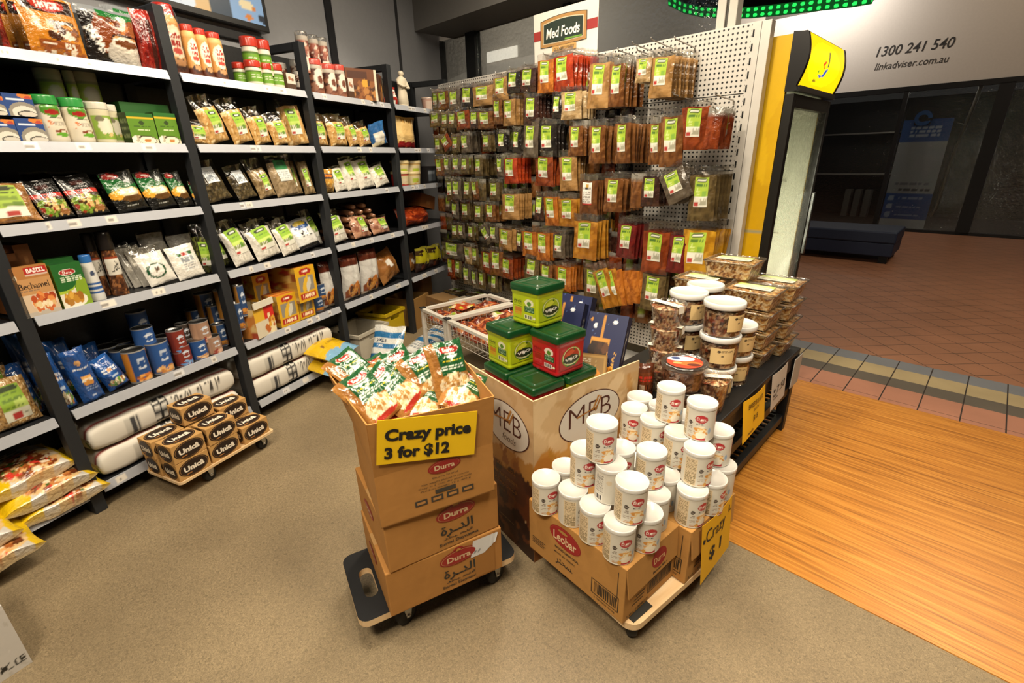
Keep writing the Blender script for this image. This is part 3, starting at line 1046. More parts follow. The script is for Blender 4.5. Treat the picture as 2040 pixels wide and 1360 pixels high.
GREEN_LABEL = Art(24, 40, 'dcdccf').rect(0, 0.38, 1, 1, '86ad2c').rect(0, 0.38, 1, 0.5, 'b5cc62').rect(0.05, 0.02, 0.35, 0.16, 'a8342c')
GREEN_LABEL.dash(0.12, 0.62, 0.88, 0.72, '4e7420', 1).ell(0.5, 0.86, 0.36, 0.075, '2c3a1c').dash(0.25, 0.84, 0.75, 0.89, 'e8e8dc', 1).dash(0.1, 0.2, 0.9, 0.36, '7d8a50', 3).rect(0.55, 0.2, 0.85, 0.42, '5f8a2c')
WHITE_LABEL = Art(24, 30, 'd6dadd').rect(0, 0.86, 1, 1, 'b9bfc4').dash(0.1, 0.1, 0.9, 0.75, '8a9096', 6, 4).rect(0.35, 0.3, 0.65, 0.5, '6d747c')


def mottled(c0, cols, n=160, r=0.05, seed=3, w=40, h=60, asp=1.0):
    return Art(w, h, c0).blobs(0, 0, 1, 1, cols, n, r, seed, asp)


def mk_grain(c0, cols, seed=0, lab=GREEN_LABEL, w=0.15, h=0.22, t=0.07, clear=0.28, lpos=(0.05, 0.42, 0.5, 0.24)):
    return lambda: pouch('grain_bag', w, h, t, mottled(c0, cols, 200, 0.04, seed), c0, seed, clear=clear, label=(lab, *lpos) if lab else None)


BEIGE = ('c79e62', ['d8b47c', 'b58848', 'e2c795', 'a87b40'])
DARKG = ('3c3322', ['51462e', '2a2417', '63553a'])
WHITE = ('d8d3c6', ['e3dfd4', 'c8c2b4'])
OLIVE = ('5f5530', ['70663c', '484020'])


# ---- individual kinds
def mk_orange_bag():
    a = Art(60, 80, 'c07a22').rect(0, 0, 1, 0.12, 'a86418').rect(0.08, 0.72, 0.95, 0.98, '2a1710').ell(0.52, 0.87, 0.3, 0.11, 'a82c20').text('SMICR', 0.52, 0.87, 0.42, 0.11, 'f0e6da', 0.04)
    a.dash(0.3, 0.66, 0.75, 0.70, '70441a', 1).rect(0.4, 0.55, 0.88, 0.61, '1f1a16').dash(0.45, 0.56, 0.85, 0.6, 'd0c0a8', 1)
    a.dish(0.62, 0.40, 0.3, 0.1, ['e8dccb', '6b3a1c', '8c5228', '402010'], 40, 0.06, 4).rect(0.15, 0.14, 0.9, 0.27, '8c4a20').text('BIR', 0.7, 0.2, 0.22, 0.08, 'e8dccb', 0.03).dash(0.2, 0.17, 0.45, 0.24, 'e8dccb', 1)
    a.blobs(0.1, 0.0, 0.95, 0.12, ['d8c8b0', '8a4a24'], 14, 0.06, 5)
    return pouch('snack_bag', 0.26, 0.30, 0.07, a, 'b06a1c', 3, nu=36, nv=44)


def mk_coffee_bag():
    a = Art(60, 80, '1a1512').ell(0.65, 0.55, 0.5, 0.5, '7a3a18').ell(0.72, 0.42, 0.32, 0.16, '2b160d').ell(0.72, 0.47, 0.28, 0.06, 'c08a55').ell(0.7, 0.22, 0.38, 0.24, 'b9b2a6').ell(0.72, 0.38, 0.33, 0.13, 'd0c8ba').ell(0.72, 0.40, 0.26, 0.07, '6b3a1c')
    a.rect(0, 0.86, 1, 1, '8b8f92').rect(0.3, 0.82, 1, 0.95, '1f6a2e').blobs(0.5, 0.6, 0.95, 0.8, ['b06a30', '5a2a12', '8c4a20'], 18, 0.07, 3)
    a.text('SADAS', 0.17, 0.42, 0.5, 0.15, 'e6e2da', 0.03, -1.15)
    return pouch('coffee_bag', 0.24, 0.30, 0.09, a, '1c1613', 5, nu=36, nv=44, gusset=0.3)


def mk_red_bag():
    a = Art(40, 60, '7a1a14').blobs(0, 0, 1, 1, ['8c241a', '5f120e', '9c3420'], 60, 0.1, 2).rect(0.55, 0, 0.75, 0.9, '3a1712').rect(0.1, 0.85, 0.9, 0.97, 'a8281c')
    return pouch('coffee_bag', 0.2, 0.28, 0.07, a, '6a1812', 6)


def creamer_art():
    a = Art(80, 60, 'c9924f').rect(0, 0, 1, 0.2, '5a2a16').rect(0, 0.86, 1, 1, 'd8a868')
    for cx in (0.5, 0.0, 1.0):
        a.ell(cx, 0.55, 0.16, 0.28, 'ecdcc2').ell(cx, 0.62, 0.12, 0.13, 'f4ead8').text('Coffee', cx, 0.66, 0.19, 0.12, 'a82418', 0.03).text('mate', cx, 0.54, 0.15, 0.11, 'a82418', 0.03)
        a.ell(cx, 0.4, 0.08, 0.06, 'c04030').ell(cx, 0.17, 0.13, 0.1, '3a1a0e').ell(cx, 0.2, 0.09, 0.06, 'b98858')
    return a


def mk_creamer():
    return canister('creamer_jar', 0.042, 0.18, creamer_art(), 'b8301f', 0.022, prof=[(1, 0), (1, 0.1), (0.93, 0.4), (1, 0.65), (1, 0.92), (0.86, 1)], nv=36, n=56)


def mk_big_creamer():
    o = canister('creamer_bottle', 0.066, 0.265, creamer_art(), 'b0281f', 0.04, prof=[(1, 0), (1.02, 0.2), (0.9, 0.5), (1, 0.75), (0.98, 0.9), (0.8, 1)], nv=40, n=60)
    MB().lathe([(0.069, 0.01), (0.071, 0.06), (0.066, 0.13), (0.07, 0.19), (0.066, 0.235), (0.05, 0.268)], 24, 'e8e4da', M['clear'], False, False).build('shrink_wrap', o)
    return o


def mk_spread():
    a = Art(60, 30, 'd8d0bc').rect(0, 0.2, 1, 0.75, '6a9a26').rect(0, 0.72, 1, 0.8, '456a18').dash(0.35, 0.4, 0.65, 0.6, 'd8dcc0', 2)
    return canister('spread_jar', 0.036, 0.085, a, 'b5301c', 0.022, prof=[(0.95, 0), (1, 0.1), (1, 0.8), (0.9, 1)], lid_r=0.037)


def mk_choc_jar():
    a = Art(60, 40, '5a3022').blobs(0, 0, 1, 1, ['7a4a34', '3a1c12', '8c5c44'], 120, 0.05, 3, 2).ell(0.5, 0.55, 0.13, 0.33, 'd6cdbf').ell(0.5, 0.5, 0.07, 0.14, '6a3a28').rect(0, 0.85, 1, 1, 'b0a79a')
    return canister('chocolate_jar', 0.037, 0.12, a, 'b5453a', 0.02)


def mk_choc_clear():
    a = Art(60, 40, '4a2a20').blobs(0, 0, 1, 1, ['6a4030', '2a1610', 'b8a898'], 120, 0.05, 4, 2).rect(0, 0.3, 1, 0.6, 'bdb5a9').dash(0.4, 0.35, 0.6, 0.55, '5a4a40', 2)
    return canister('chocolate_jar', 0.036, 0.10, a, 'a9a49c', 0.018)


def mk_tall_tube():
    a = Art(50, 60, '6a3428').blobs(0, 0, 1, 1, ['8c4a38', '401c14', 'a8705a', 'c8b8a8'], 150, 0.05, 5, 1.2).rect(0.35, 0.1, 0.65, 0.45, 'd2cabc').rect(0, 0.86, 1, 1, 'a59c90')
    return canister('sweets_tube', 0.031, 0.19, a, 'b0aaa2', 0.02, lid_mat='tubclear')


def mk_brown_carton():
    a = Art(60, 40, '6a3a18').blobs(0, 0, 1, 0.6, ['8c5528', '4a2810', 'b0783c'], 40, 0.09, 3).rect(0.05, 0.7, 0.7, 0.92, '4a2410').ell(0.6, 0.55, 0.1, 0.14, 'd89a30').rect(0.92, 0, 1, 1, 'd8cbb4')
    return carton('date_box', 0.21, 0.05, 0.125, a, '4a2a14', '7a4a20', nu=48, nv=32)


def mk_red_white_bag():
    a = Art(30, 40, 'a8261c').rect(0, 0.45, 1, 0.85, 'e2dcd2').dash(0.2, 0.55, 0.8, 0.75, 'a8261c', 2).rect(0, 0.1, 0.5, 0.3, 'e2dcd2')
    return pouch('sweets_bag', 0.11, 0.10, 0.05, a, 'a8261c', 8)


def mk_coconut():
    a = Art(50, 50, '20407c').ell(0.6, 0.1, 0.55, 0.55, '8a8478').ell(0.6, 0.16, 0.42, 0.30, 'd2ccc0').ell(0.68, 0.1, 0.36, 0.16, '3a3630').ell(0.7, 0.11, 0.31, 0.12, 'c4beb2').ell(0.85, 0.93, 0.35, 0.13, 'c8742c').rect(0.1, 0.70, 0.7, 0.78, 'c8d4e4').ell(0.85, 0.85, 0.12, 0.07, 'b04030')
    s = Art(16, 24, '1c3a78').bars(0.2, 0.04, 0.8, 0.2, 'd0d0d0').dash(0.15, 0.4, 0.85, 0.9, '5a78b0', 6)
    return carton('coconut_box', 0.125, 0.07, 0.085, a, '1c3a78', '24467f', side_art=s)


def mk_tahini():
    a = Art(90, 60, 'cfc6b2').ell(0.5, 0.88, 0.14, 0.2, '4c8a28').ell(0.5, 0.80, 0.09, 0.07, '98231d').dash(0.42, 0.63, 0.6, 0.68, '4a463e', 1).ell(0.55, 0.3, 0.08, 0.05, '7a3a20').ell(0.55, 0.22, 0.1, 0.05, '5f9a2c').blobs(0.38, 0.35, 0.5, 0.6, ['a8482c', 'c87848'], 8, 0.02, 3)
    a.dash(0.48, 0.42, 0.62, 0.58, 'a8a090', 3).ell(0.56, 0.30, 0.04, 0.02, 'd8cbb4')
    return canister('tahini_jar', 0.052, 0.135, a, '2f8a3e', 0.026, prof=[(0.95, 0), (1, 0.08), (1, 0.4), (0.9, 0.75), (0.92, 0.92), (0.82, 1)], nv=36, n=60, body_mat='plastic', lid_r=0.047)


def mk_halva():
    a = Art(80, 50, 'c2bb9c').rect(0.3, 0.12, 0.7, 0.82, '7c9a34').ell(0.5, 0.5, 0.12, 0.26, 'd2cdb8').ell(0.42, 0.72, 0.07, 0.08, '6f6a50').blobs(0.38, 0.15, 0.62, 0.3, ['c8b070', '6f9030'], 10, 0.03, 3)
    return canister('tahini_jar', 0.05, 0.12, a, 'c9c4b4', 0.02, nv=28, n=50)


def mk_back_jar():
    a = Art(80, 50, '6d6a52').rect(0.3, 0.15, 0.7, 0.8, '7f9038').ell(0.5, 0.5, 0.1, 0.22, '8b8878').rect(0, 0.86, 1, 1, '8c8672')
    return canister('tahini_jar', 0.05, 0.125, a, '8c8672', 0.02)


def mk_green_box():
    a = Art(56, 60, '567f1c').rect(0, 0.8, 1, 0.87, 'c7a41c').rect(0, 0.87, 1, 1, '23601f').ell(0.5, 0.68, 0.1, 0.07, '2c3f16').dash(0.2, 0.52, 0.8, 0.62, '2f4a14', 1).dash(0.3, 0.38, 0.75, 0.48, 'd6dcb8', 2)
    a.ell(0.45, 0.0, 0.62, 0.28, 'cfc8b0').ell(0.55, 0.12, 0.38, 0.17, '3a2c18').ell(0.58, 0.12, 0.32, 0.13, 'd8d2bc').ell(0.58, 0.12, 0.13, 0.05, 'b0702c').blobs(0, 0, 0.25, 0.2, ['e0dac8', 'a8a088'], 6, 0.09, 2)
    s = Art(16, 30, '2a3d14').dash(0.1, 0.1, 0.9, 0.9, '7d8a60', 9)
    return carton('coconut_box', 0.125, 0.06, 0.125, a, '2a3d14', '1f5a1c', side_art=s)


def mk_green_back():
    return carton('coconut_box', 0.26, 0.08, 0.155, Art(20, 20, '1d4f1a').rect(0, 0.3, 1, 0.36, '3f6f24'), '1a4418', '23601f', 8, 8)


def mk_pasta():
    a = Art(40, 60, 'd6a85c').stripes(0, 1, 2, 'd6a85c')
    for k in range(9):
        a.rect(k / 9 + 0.02, 0.3, k / 9 + 0.06, 0.95, '8a5a24')
        a.rect(k / 9 + 0.065, 0.2, k / 9 + 0.09, 0.9, 'f0d49a')
    a.ell(0.3, 0.55, 0.28, 0.3, 'e4c486').ell(0.62, 0.5, 0.3, 0.34, 'dcb878').ell(0.3, 0.1, 0.18, 0.14, '8c1a1c').ell(0.6, 0.12, 0.14, 0.12, '8c1a1c').ell(0.85, 0.1, 0.14, 0.12, '7a1618')
    return pouch('pasta_bag', 0.2, 0.24, 0.08, a, 'a87c3c', 4)


def mk_blue_white():
    a = Art(40, 60, '2a5c94').rect(0.1, 0.2, 0.7, 0.6, 'd8d4c8').ell(0.3, 0.1, 0.4, 0.14, 'd0c4a4').rect(0.75, 0, 1, 1, '2f68a4')
    return pouch('flour_bag', 0.12, 0.2, 0.07, a, '2a5c94', 9)


def mk_salad():
    a = Art(60, 80, '141311').rect(0, 0.52, 1, 0.64, 'b33328').dash(0.25, 0.55, 0.75, 0.61, '3a0f0c', 1).rect(0, 0.08, 1, 0.52, '3a2a18')
    a.dish(0.5, 0.28, 0.5, 0.24, ['7a9a34', 'a8b85c', '5f7a24', '8a2c1c', 'c8a468', '5a3418'], 70, 0.06, 3).ell(0.75, 0.15, 0.18, 0.08, '8a5a30').rect(0.3, 0.75, 0.7, 0.85, '3a1a14')
    return pouch('salad_mix_bag', 0.15, 0.24, 0.045, a, '171512', 3, nu=32, nv=40)


def mk_hummus():
    a = Art(60, 80, '171614').rect(0, 0.5, 1, 0.95, '1e5a2a').ell(0.95, 0.95, 0.5, 0.3, '2d2f2c').ell(0.3, 0.9, 0.28, 0.1, '2a1210').ell(0.3, 0.9, 0.24, 0.07, '8c2620').dash(0.2, 0.87, 0.4, 0.92, 'e0d8cc', 1)
    a.ell(0.55, 0.42, 0.48, 0.17, 'c88a28').ell(0.2, 0.42, 0.22, 0.12, 'd89c34').ell(0.6, 0.46, 0.33, 0.13, 'cfc09c').ell(0.6, 0.47, 0.27, 0.09, 'e0d4b6').ell(0.65, 0.47, 0.03, 0.02, '8c5a2c').dash(0.4, 0.62, 0.9, 0.72, '70806a', 2).dash(0.3, 0.1, 0.7, 0.14, '9a9a94', 1)
    a.ell(0.62, 0.3, 0.34, 0.08, '5a3c1c')
    return pouch('hummus_mix_bag', 0.15, 0.22, 0.05, a, '171614', 4, nu=32, nv=40)


def mk_kraft():
    big = Art(40, 60, 'd6d4c4').rect(0, 0.32, 1, 1, '93ad3c').rect(0, 0.25, 0.4, 0.34, '93ad3c').ell(0.5, 0.9, 0.42, 0.06, '2c3218').dash(0.15, 0.72, 0.9, 0.82, '2f3a18', 1).dash(0.1, 0.3, 0.9, 0.66, '6d8430', 6).rect(0.35, 0.03, 0.7, 0.16, 'a03028').rect(0.68, 0.33, 0.95, 0.45, '5f7a2c')
    return pouch('spice_bag', 0.22, 0.28, 0.05, mottled('8c5f30', ['7c5228', 'a07240'], 120, 0.06, 5), '7c5228', 2, label=(big, -0.1, 0.5, 0.68, 0.40), clear=0.06)


def mk_mustard():
    a = Art(40, 50, 'b98a3c').blobs(0, 0, 1, 0.7, ['c89a48', 'a87a30', 'd8b468'], 80, 0.05, 3).rect(0, 0.62, 1, 0.8, '2a3440').ell(0.5, 0.72, 0.3, 0.07, 'c8742c')
    return pouch('grain_bag', 0.1, 0.15, 0.07, a, 'a87a30', 5)


def mk_tub_cup(c='c8a868', l='a8b83c'):
    def f_():
        a = Art(60, 30, c).rect(0.3, 0.1, 0.7, 0.85, 'd2c49a').rect(0.36, 0.2, 0.5, 0.6, l).blobs(0.3, 0.1, 0.7, 0.5, [l, 'b04a30'], 8, 0.04, 2)
        return canister('spread_tub', 0.04, 0.075, a, 'd2bf90', 0.014, prof=[(0.9, 0), (1, 1)])
    return f_


def mk_dark_box():
    a = Art(20, 30, '1d1b1c').rect(0.15, 0.15, 0.85, 0.75, '5c646c').rect(0.2, 0.55, 0.8, 0.72, '8a929a')
    return carton('dark_box', 0.1, 0.06, 0.135, a, '171516', '3a2016', 16, 20)


def mk_bechamel():
    a = Art(110, 110, 'a8713c').rect(0, 0, 1, 0.55, 'cbb498').rect(0, 0.45, 1, 0.75, 'b98a58').rect(0, 0.0, 1, 0.1, 'b5aca0')
    a.rect(0.36, 0.84, 0.97, 0.97, 'a8211c').rect(0.36, 0.80, 0.97, 0.84, 'c8b0a0').text('BASEEL', 0.68, 0.905, 0.5, 0.085, 'f0e4dc', 0.03).ell(0.08, 0.8, 0.05, 0.05, 'd8c4a4')
    a.text('Bechamel', 0.5, 0.615, 0.82, 0.13, '2a1c14', 0.015).dash(0.1, 0.5, 0.6, 0.54, '8a7058', 1)
    a.ell(0.62, 0.26, 0.36, 0.15, 'd8c8b4').dish(0.62, 0.3, 0.33, 0.13, ['b04a20', '9c3a18', 'c86a30', 'd88a48'], 50, 0.07, 4).rect(0.34, 0.16, 0.9, 0.26, 'd8b078').dish(0.62, 0.14, 0.3, 0.05, ['c86a38', 'b85a30', 'd8c0a0'], 20, 0.05, 4)
    a.dish(0.6, 0.22, 0.28, 0.04, ['e8d8b8', 'e0c898'], 16, 0.05, 6)
    return carton('sauce_mix_box', 0.19, 0.035, 0.20, a, 'b0865a', '9c6c38', 90, 90)


def mk_falafel():
    a = Art(90, 100, '1c5c22').ell(0.4, -0.1, 0.75, 0.55, 'd6cfbc').ell(0.85, 0.2, 0.3, 0.45, '7c9a24').ell(0.1, 0.5, 0.5, 0.16, 'a0b834').ell(0.15, 0.56, 0.5, 0.16, '1c5c22').ell(0.45, 0.16, 0.42, 0.16, 'e0dac8')
    a.dish(0.4, 0.2, 0.33, 0.12, ['b9842c', '9c6420', 'd0a040', 'a8742c', '8cac3c'], 36, 0.08, 4).ell(0.48, 0.80, 0.28, 0.075, 'd8d4c8').ell(0.48, 0.80, 0.26, 0.06, 'a02420').text('Durra', 0.48, 0.80, 0.3, 0.06, 'f0e8e0', 0.03).dash(0.2, 0.58, 0.9, 0.71, 'c8d4b8', 3, 2)
    return carton('falafel_mix_box', 0.155, 0.05, 0.185, a, '6f8c24', '174a1c', 70, 80)


def mk_salt():
    a = Art(60, 60, 'c9c8c4')
    a.stripes(0.18, 0.55, 3, '24508f').ell(0.5, 0.72, 0.06, 0.07, '35405a').dash(0.4, 0.3, 0.6, 0.36, '24508f', 1)
    return canister('salt_shaker', 0.036, 0.15, a, '2c64a8', 0.024, prof=[(1, 0), (1, 0.1), (0.86, 0.6), (0.7, 1)], nv=40, lid_r=0.026)


def mk_grinder():
    a = mottled('4a2a18', ['6a4024', '2c1810', '8a5a34'], 260, 0.03, 3, 80, 60).rect(0.3, 0.45, 0.7, 0.80, 'cfcabe').text('Pepper', 0.5, 0.63, 0.24, 0.16, '2c2a26', 0.0, 1.2).rect(0.3, 0.8, 0.7, 0.85, '8a3a20')
    return canister('pepper_grinder', 0.031, 0.2, a, '1a1513', 0.055, prof=[(1.08, 0), (1.08, 0.12), (0.95, 0.35), (1, 0.75), (0.8, 1)], nv=44, n=50, body_mat='plastic', lid_r=0.03)


def mk_white_fold():
    a = Art(30, 40, 'c3bfb4').rect(0.46, 0, 0.54, 1, '9d998e').blobs(0, 0.6, 1, 1, ['a8a498', 'd4d0c6'], 14, 0.1, 3)
    return pouch('powder_bag', 0.14, 0.2, 0.02, a, 'b5b1a6', 4, clear=0.1)


def mk_white_badge():
    a = Art(50, 60, 'd6d3cb').ell(0.4, 0.35, 0.33, 0.2, '1d4a2c').ell(0.4, 0.35, 0.25, 0.15, 'e0ded6').blobs(0.3, 0.3, 0.5, 0.42, ['3a3430', '8a7058'], 5, 0.05, 3)
    return pouch('powder_bag', 0.15, 0.17, 0.05, a, 'c8c4ba', 5, clear=0.2)


def mk_white_slab():
    a = Art(60, 60, 'd2cfc6').rect(0.25, 0.2, 0.82, 0.75, 'e0ded8').rect(0.25, 0.68, 0.82, 0.78, '2a5a2c').rect(0.4, 0.69, 0.66, 0.76, 'a03028').dash(0.3, 0.24, 0.78, 0.64, '8f9498', 6)
    return pouch('powder_bag', 0.17, 0.19, 0.05, a, 'c8c4ba', 7)


def mk_black_white():
    a = Art(50, 60, 'd0d0cc').rect(0, 0, 1, 0.16, '18181a').ell(0.5, 0.78, 0.4, 0.14, '2a4a80').ell(0.5, 0.84, 0.3, 0.07, 'c8b040').text('LAVI', 0.5, 0.56, 0.5, 0.08, '2a2a2c', 0.02).text('DAL', 0.5, 0.44, 0.5, 0.08, '2a2a2c', 0.02).rect(0, 0.93, 1, 1, '8a8c88')
    return pouch('powder_bag', 0.15, 0.18, 0.06, a, 'b8b8b4', 8)


def mk_sausage_roll():
    mb = MB()
    pts = [(-0.13 + 0.26 * i / 8, 0.004 * math.sin(i), 0.022) for i in range(9)]
    mb.tube(pts, [0.012, 0.02, 0.023, 0.024, 0.024, 0.024, 0.023, 0.02, 0.012], '8a5f44', M['film'], 8)
    return mb.build('wrapped_roll')


def mk_roll_bag():
    a = Art(40, 50, 'b08468').blobs(0, 0, 1, 1, ['a0705a', 'c8a088', '8a5a48'], 40, 0.1, 3)
    return pouch('wrapped_roll', 0.13, 0.15, 0.06, a, '8a5f44', 4, label=(GREEN_LABEL, 0.2, 0.5, 0.4, 0.3), clear=0.15)


def mk_chili():
    a = mottled('9c3a18', ['b84a20', '7c2610', 'c86030', '6a1c0c'], 90, 0.06, 3)
    return pouch('chilli_bag', 0.22, 0.06, 0.16, a, '8c3014', 3, belly=0.5, crease=0.008, gusset=0.1)


def mk_flour_blue(seed=1):
    def f_():
        a = Art(60, 80, '1f4a8c').blobs(0, 0, 1, 1, ['245498', '1a3f7a'], 30, 0.12, seed)
        a.dash(0.2, 0.52, 0.85, 0.66, 'd4dae4', 2, seed).ell(0.5, 0.6, 0.12, 0.05, 'd8a070').dash(0.35, 0.36, 0.7, 0.42, 'a8b8d0', 1).ell(0.5, 0.2, 0.42, 0.1, '6a4a28').dish(0.5, 0.2, 0.4, 0.09, ['d8cba8', 'a87040', '5f8a3c', 'e2dcc8'], 26, 0.06, seed)
        return pouch('flour_bag', 0.15, 0.2, 0.09, a, '1c4380', seed, gusset=0.35, nu=30, nv=40, crease=0.006)
    return f_


def mk_flour_slim():
    a = Art(60, 80, '1e4888').dash(0.15, 0.62, 0.85, 0.70, 'd8dde6', 2, 3).ell(0.45, 0.76, 0.12, 0.05, 'c89a68').ell(0.5, 0.46, 0.22, 0.05, 'd8a25c').ell(0.5, 0.41, 0.24, 0.04, 'e2d6c0').ell(0.5, 0.36, 0.22, 0.05, 'c88a40').dash(0.3, 0.22, 0.8, 0.3, '8098c0', 2).dash(0.4, 0.08, 0.6, 0.12, 'b8c4d8', 1)
    return pouch('flour_bag', 0.13, 0.23, 0.07, a, '1c4380', 4, gusset=0.4, nu=30, nv=40, crease=0.006)


def tin(r, h, c1, c2, food, seed=1, name='tin', lidc='a8a8a6'):
    def f_():
        a = Art(90, 50, c1)
        for cx in (0.5, 0.0, 1.0):
            if c2:
                a.rect(cx - 0.16, 0, cx + 0.16, 1, c2)
            a.ell(cx, 0.68, 0.075, 0.11, 'b4bfd0').ell(cx + 0.01, 0.64, 0.05, 0.05, c2 or c1).dash(cx - 0.05, 0.64, cx + 0.05, 0.72, 'dfe4ea', 1).dash(cx - 0.06, 0.42, cx + 0.06, 0.5, 'c8d0dc', 2)
            a.dish(cx, 0.14, 0.15, 0.13, food, 24, 0.035, seed, 1.4)
        a.rect(0, 0, 1, 0.03, '9a9a98').rect(0, 0.97, 1, 1, '9a9a98')
        o = MB().lathe([(r * 0.97, 0)] + [(r, 0.004 + (h - 0.01) * i / 22) for i in range(23)] + [(r * 1.01, h - 0.004), (r * 1.01, h)], 44, a, M['card'], True, False).build(name)
        MB().lathe([(r * 0.99, h - 0.001), (r * 0.93, h - 0.001), (r * 0.9, h - 0.004), (0.001, h - 0.004)], 36, lidc, M['metal'], False, False).build('lid', o)
        return o
    return f_


def mk_yellow_box(seed=1, w=0.1, d=0.13, h=0.115):
    def f_():
        a = Art(40, 44, 'd1a01c').rect(0.12, 0.3, 0.88, 0.72, '8a8478').ell(0.45, 0.5, 0.12, 0.26, 'd8ac30', -0.6).ell(0.6, 0.48, 0.1, 0.22, 'c8c4b4', -0.5).rect(0.1, 0.06, 0.9, 0.26, 'a8281c').text('TAMAR', 0.5, 0.16, 0.66, 0.12, 'f0d8b0', 0.03).ell(0.5, 0.86, 0.3, 0.1, 'a8281c').dash(0.35, 0.83, 0.65, 0.89, 'f0e0c8', 1)
        s = mottled('b08a40', ['8a4a20', 'd0b468', 'a8382a', 'c8a040'], 40, 0.09, seed, 24, 30)
        return carton('biscuit_box', w, d, h, a, 'b08a40', 'c8a24c', side_art=s, top_art=Art(24, 16, 'c8862c').stripes(0.1, 0.9, 4, 'b03a20'))
    return f_


def mk_open_carton():
    mb = MB()
    w, d, h = 0.17, 0.12, 0.085
    a = Art(40, 30, 'd2c8b0').rect(0, 0.55, 1, 0.95, 'c8281c').rect(0, 0.55, 0.5, 1, 'd8a82c').dish(0.7, 0.35, 0.25, 0.3, ['d8a030', 'b8642c', 'e8d8a8'], 20, 0.09, 3)
    mb.face((-w / 2, -d / 2, 0), (w, 0, 0), (0, 0, h), a, M['card'], 32, 24)
    mb.face((w / 2, -d / 2, 0), (0, d, 0), (0, 0, h), 'c89038', M['card'], 2, 2)
    mb.face((-w / 2, d / 2, 0), (0, -d, 0), (0, 0, h), Art(16, 16, 'c8823c').blobs(0, 0, 1, 1, ['a8482c', 'e0c080'], 12, 0.14, 2), M['card'], 12, 12)
    mb.face((w / 2, d / 2, 0), (-w, 0, 0), (0, 0, h), 'c8b080', M['card'], 2, 2)
    mb.face((-w / 2, -d / 2, 0.002), (w, 0, 0), (0, d, 0), 'd8d0bc', M['card'], 2, 2)
    mb.face((w / 2, -d / 2 + 0.002, 0), (-w, 0, 0), (0, 0, h), 'd8d0bc', M['card'], 2, 2)
    mb.face((-w / 2 + 0.002, -d / 2, 0), (0, d, 0), (0, 0, h), 'd8d0bc', M['card'], 2, 2)
    mb.face((w / 2 - 0.002, d / 2, 0), (0, -d, 0), (0, 0, h), 'd8d0bc', M['card'], 2, 2)
    mb.face((-w / 2, d / 2 - 0.002, 0), (w, 0, 0), (0, 0, h), 'd8d0bc', M['card'], 2, 2)
    o = mb.build('biscuit_carton')
    MB().box(-w / 2, w / 2, -d / 2 - 0.008, -d / 2 - 0.003, h, h + 0.018, 'd8d2c0', M['card']).build('flap', o)
    return o


def mk_nut_bag():
    a = Art(50, 80, 'c5c3bf').rect(0, 0.78, 1, 1, '4a1c10').ell(0.5, 0.15, 0.46, 0.2, '7a3a18').dish(0.5, 0.2, 0.42, 0.17, ['c87830', '9c5420', 'd89a48', '5a2810'], 40, 0.07, 3).rect(0, 0, 1, 0.07, 'a8998a').ell(0.5, 0.55, 0.1, 0.05, 'd8d8d4').dash(0.35, 0.88, 0.7, 0.93, '7a4a38', 1)
    return pouch('nut_pouch', 0.13, 0.24, 0.08, a, '5a2818', 5, gusset=0.3, nu=30, nv=40)


def mk_brown_bag():
    a = Art(40, 60, '8a5a2c').blobs(0, 0, 1, 1, ['7a4c22', '9c6a38'], 20, 0.15, 3).rect(0.35, 0.5, 0.6, 0.66, 'd8d4cc').rect(0.45, 0.4, 0.6, 0.5, 'c8c4bc')
    return pouch('spice_bag', 0.15, 0.17, 0.07, a, '7a4c22', 5, crease=0.006)


def mk_yellow_black():
    a = Art(40, 50, '2c160e').rect(0, 0.4, 1, 0.82, 'a8a01c').blobs(0, 0.35, 1, 0.9, ['a8a01c', '3a2a10', 'c8b82c'], 20, 0.1, 3).rect(0, 0.9, 1, 1, '8c8428').ell(0.4, 0.2, 0.2, 0.15, '5a2a18')
    return pouch('coffee_bag', 0.14, 0.16, 0.08, a, '2c160e', 6, gusset=0.3)


def mk_statue():
    mb = MB()
    n = 20
    prof = [(0.032, 0), (0.034, 0.01), (0.026, 0.015), (0.03, 0.02), (0.028, 0.07), (0.024, 0.11), (0.025, 0.14), (0.027, 0.165), (0.024, 0.18), (0.011, 0.188), (0.009, 0.194)]
    ang = np.arange(n + 1) / n * 2 * PI
    P = np.array([[(r * math.cos(t) * (1 + 0.06 * math.sin(7 * t) * (z < 0.12)), 0.75 * r * math.sin(t) * (1 + 0.06 * math.cos(6 * t) * (z < 0.12)), z) for t in ang] for r, z in prof])
    mb.grid(P, 'd3c7b0', M['matte'])
    mb.add(P[0, :n], [tuple(range(n))[::-1]], 'd3c7b0', M['matte'])
    o = mb.build('statuette')
    hd = [(0.013 * math.sin(PI * i / 8) + 0.001, 0.207 - 0.017 * math.cos(PI * i / 8)) for i in range(9)]
    MB().lathe(hd, 14, 'd3c7b0', M['matte']).build('head', o)
    MB().tube([(-0.026, 0.0, 0.168), (-0.031, -0.008, 0.14), (-0.018, -0.024, 0.125), (0.004, -0.026, 0.13)], [0.009, 0.009, 0.008, 0.006], 'd3c7b0', M['matte']).build('arm', o)
    MB().tube([(0.026, 0.0, 0.168), (0.032, -0.006, 0.14), (0.02, -0.024, 0.12), (0.0, -0.028, 0.12)], [0.009, 0.009, 0.008, 0.006], 'd3c7b0', M['matte']).build('arm', o)
    return o


def mk_cup():
    a = Art(40, 20, 'c8a090').rect(0.3, 0.1, 0.7, 0.8, 'd8c0b0')
    return canister('paper_cup', 0.035, 0.09, a, 'c8b0a0', 0.01, prof=[(0.8, 0), (1, 1)])


def mk_slab_box():
    return carton('slab_box', 0.19, 0.12, 0.045, Art(24, 10, '7c4a22').dash(0.3, 0.3, 0.8, 0.7, '9c6a3c', 1), '70421e', '85522a', 12, 6)


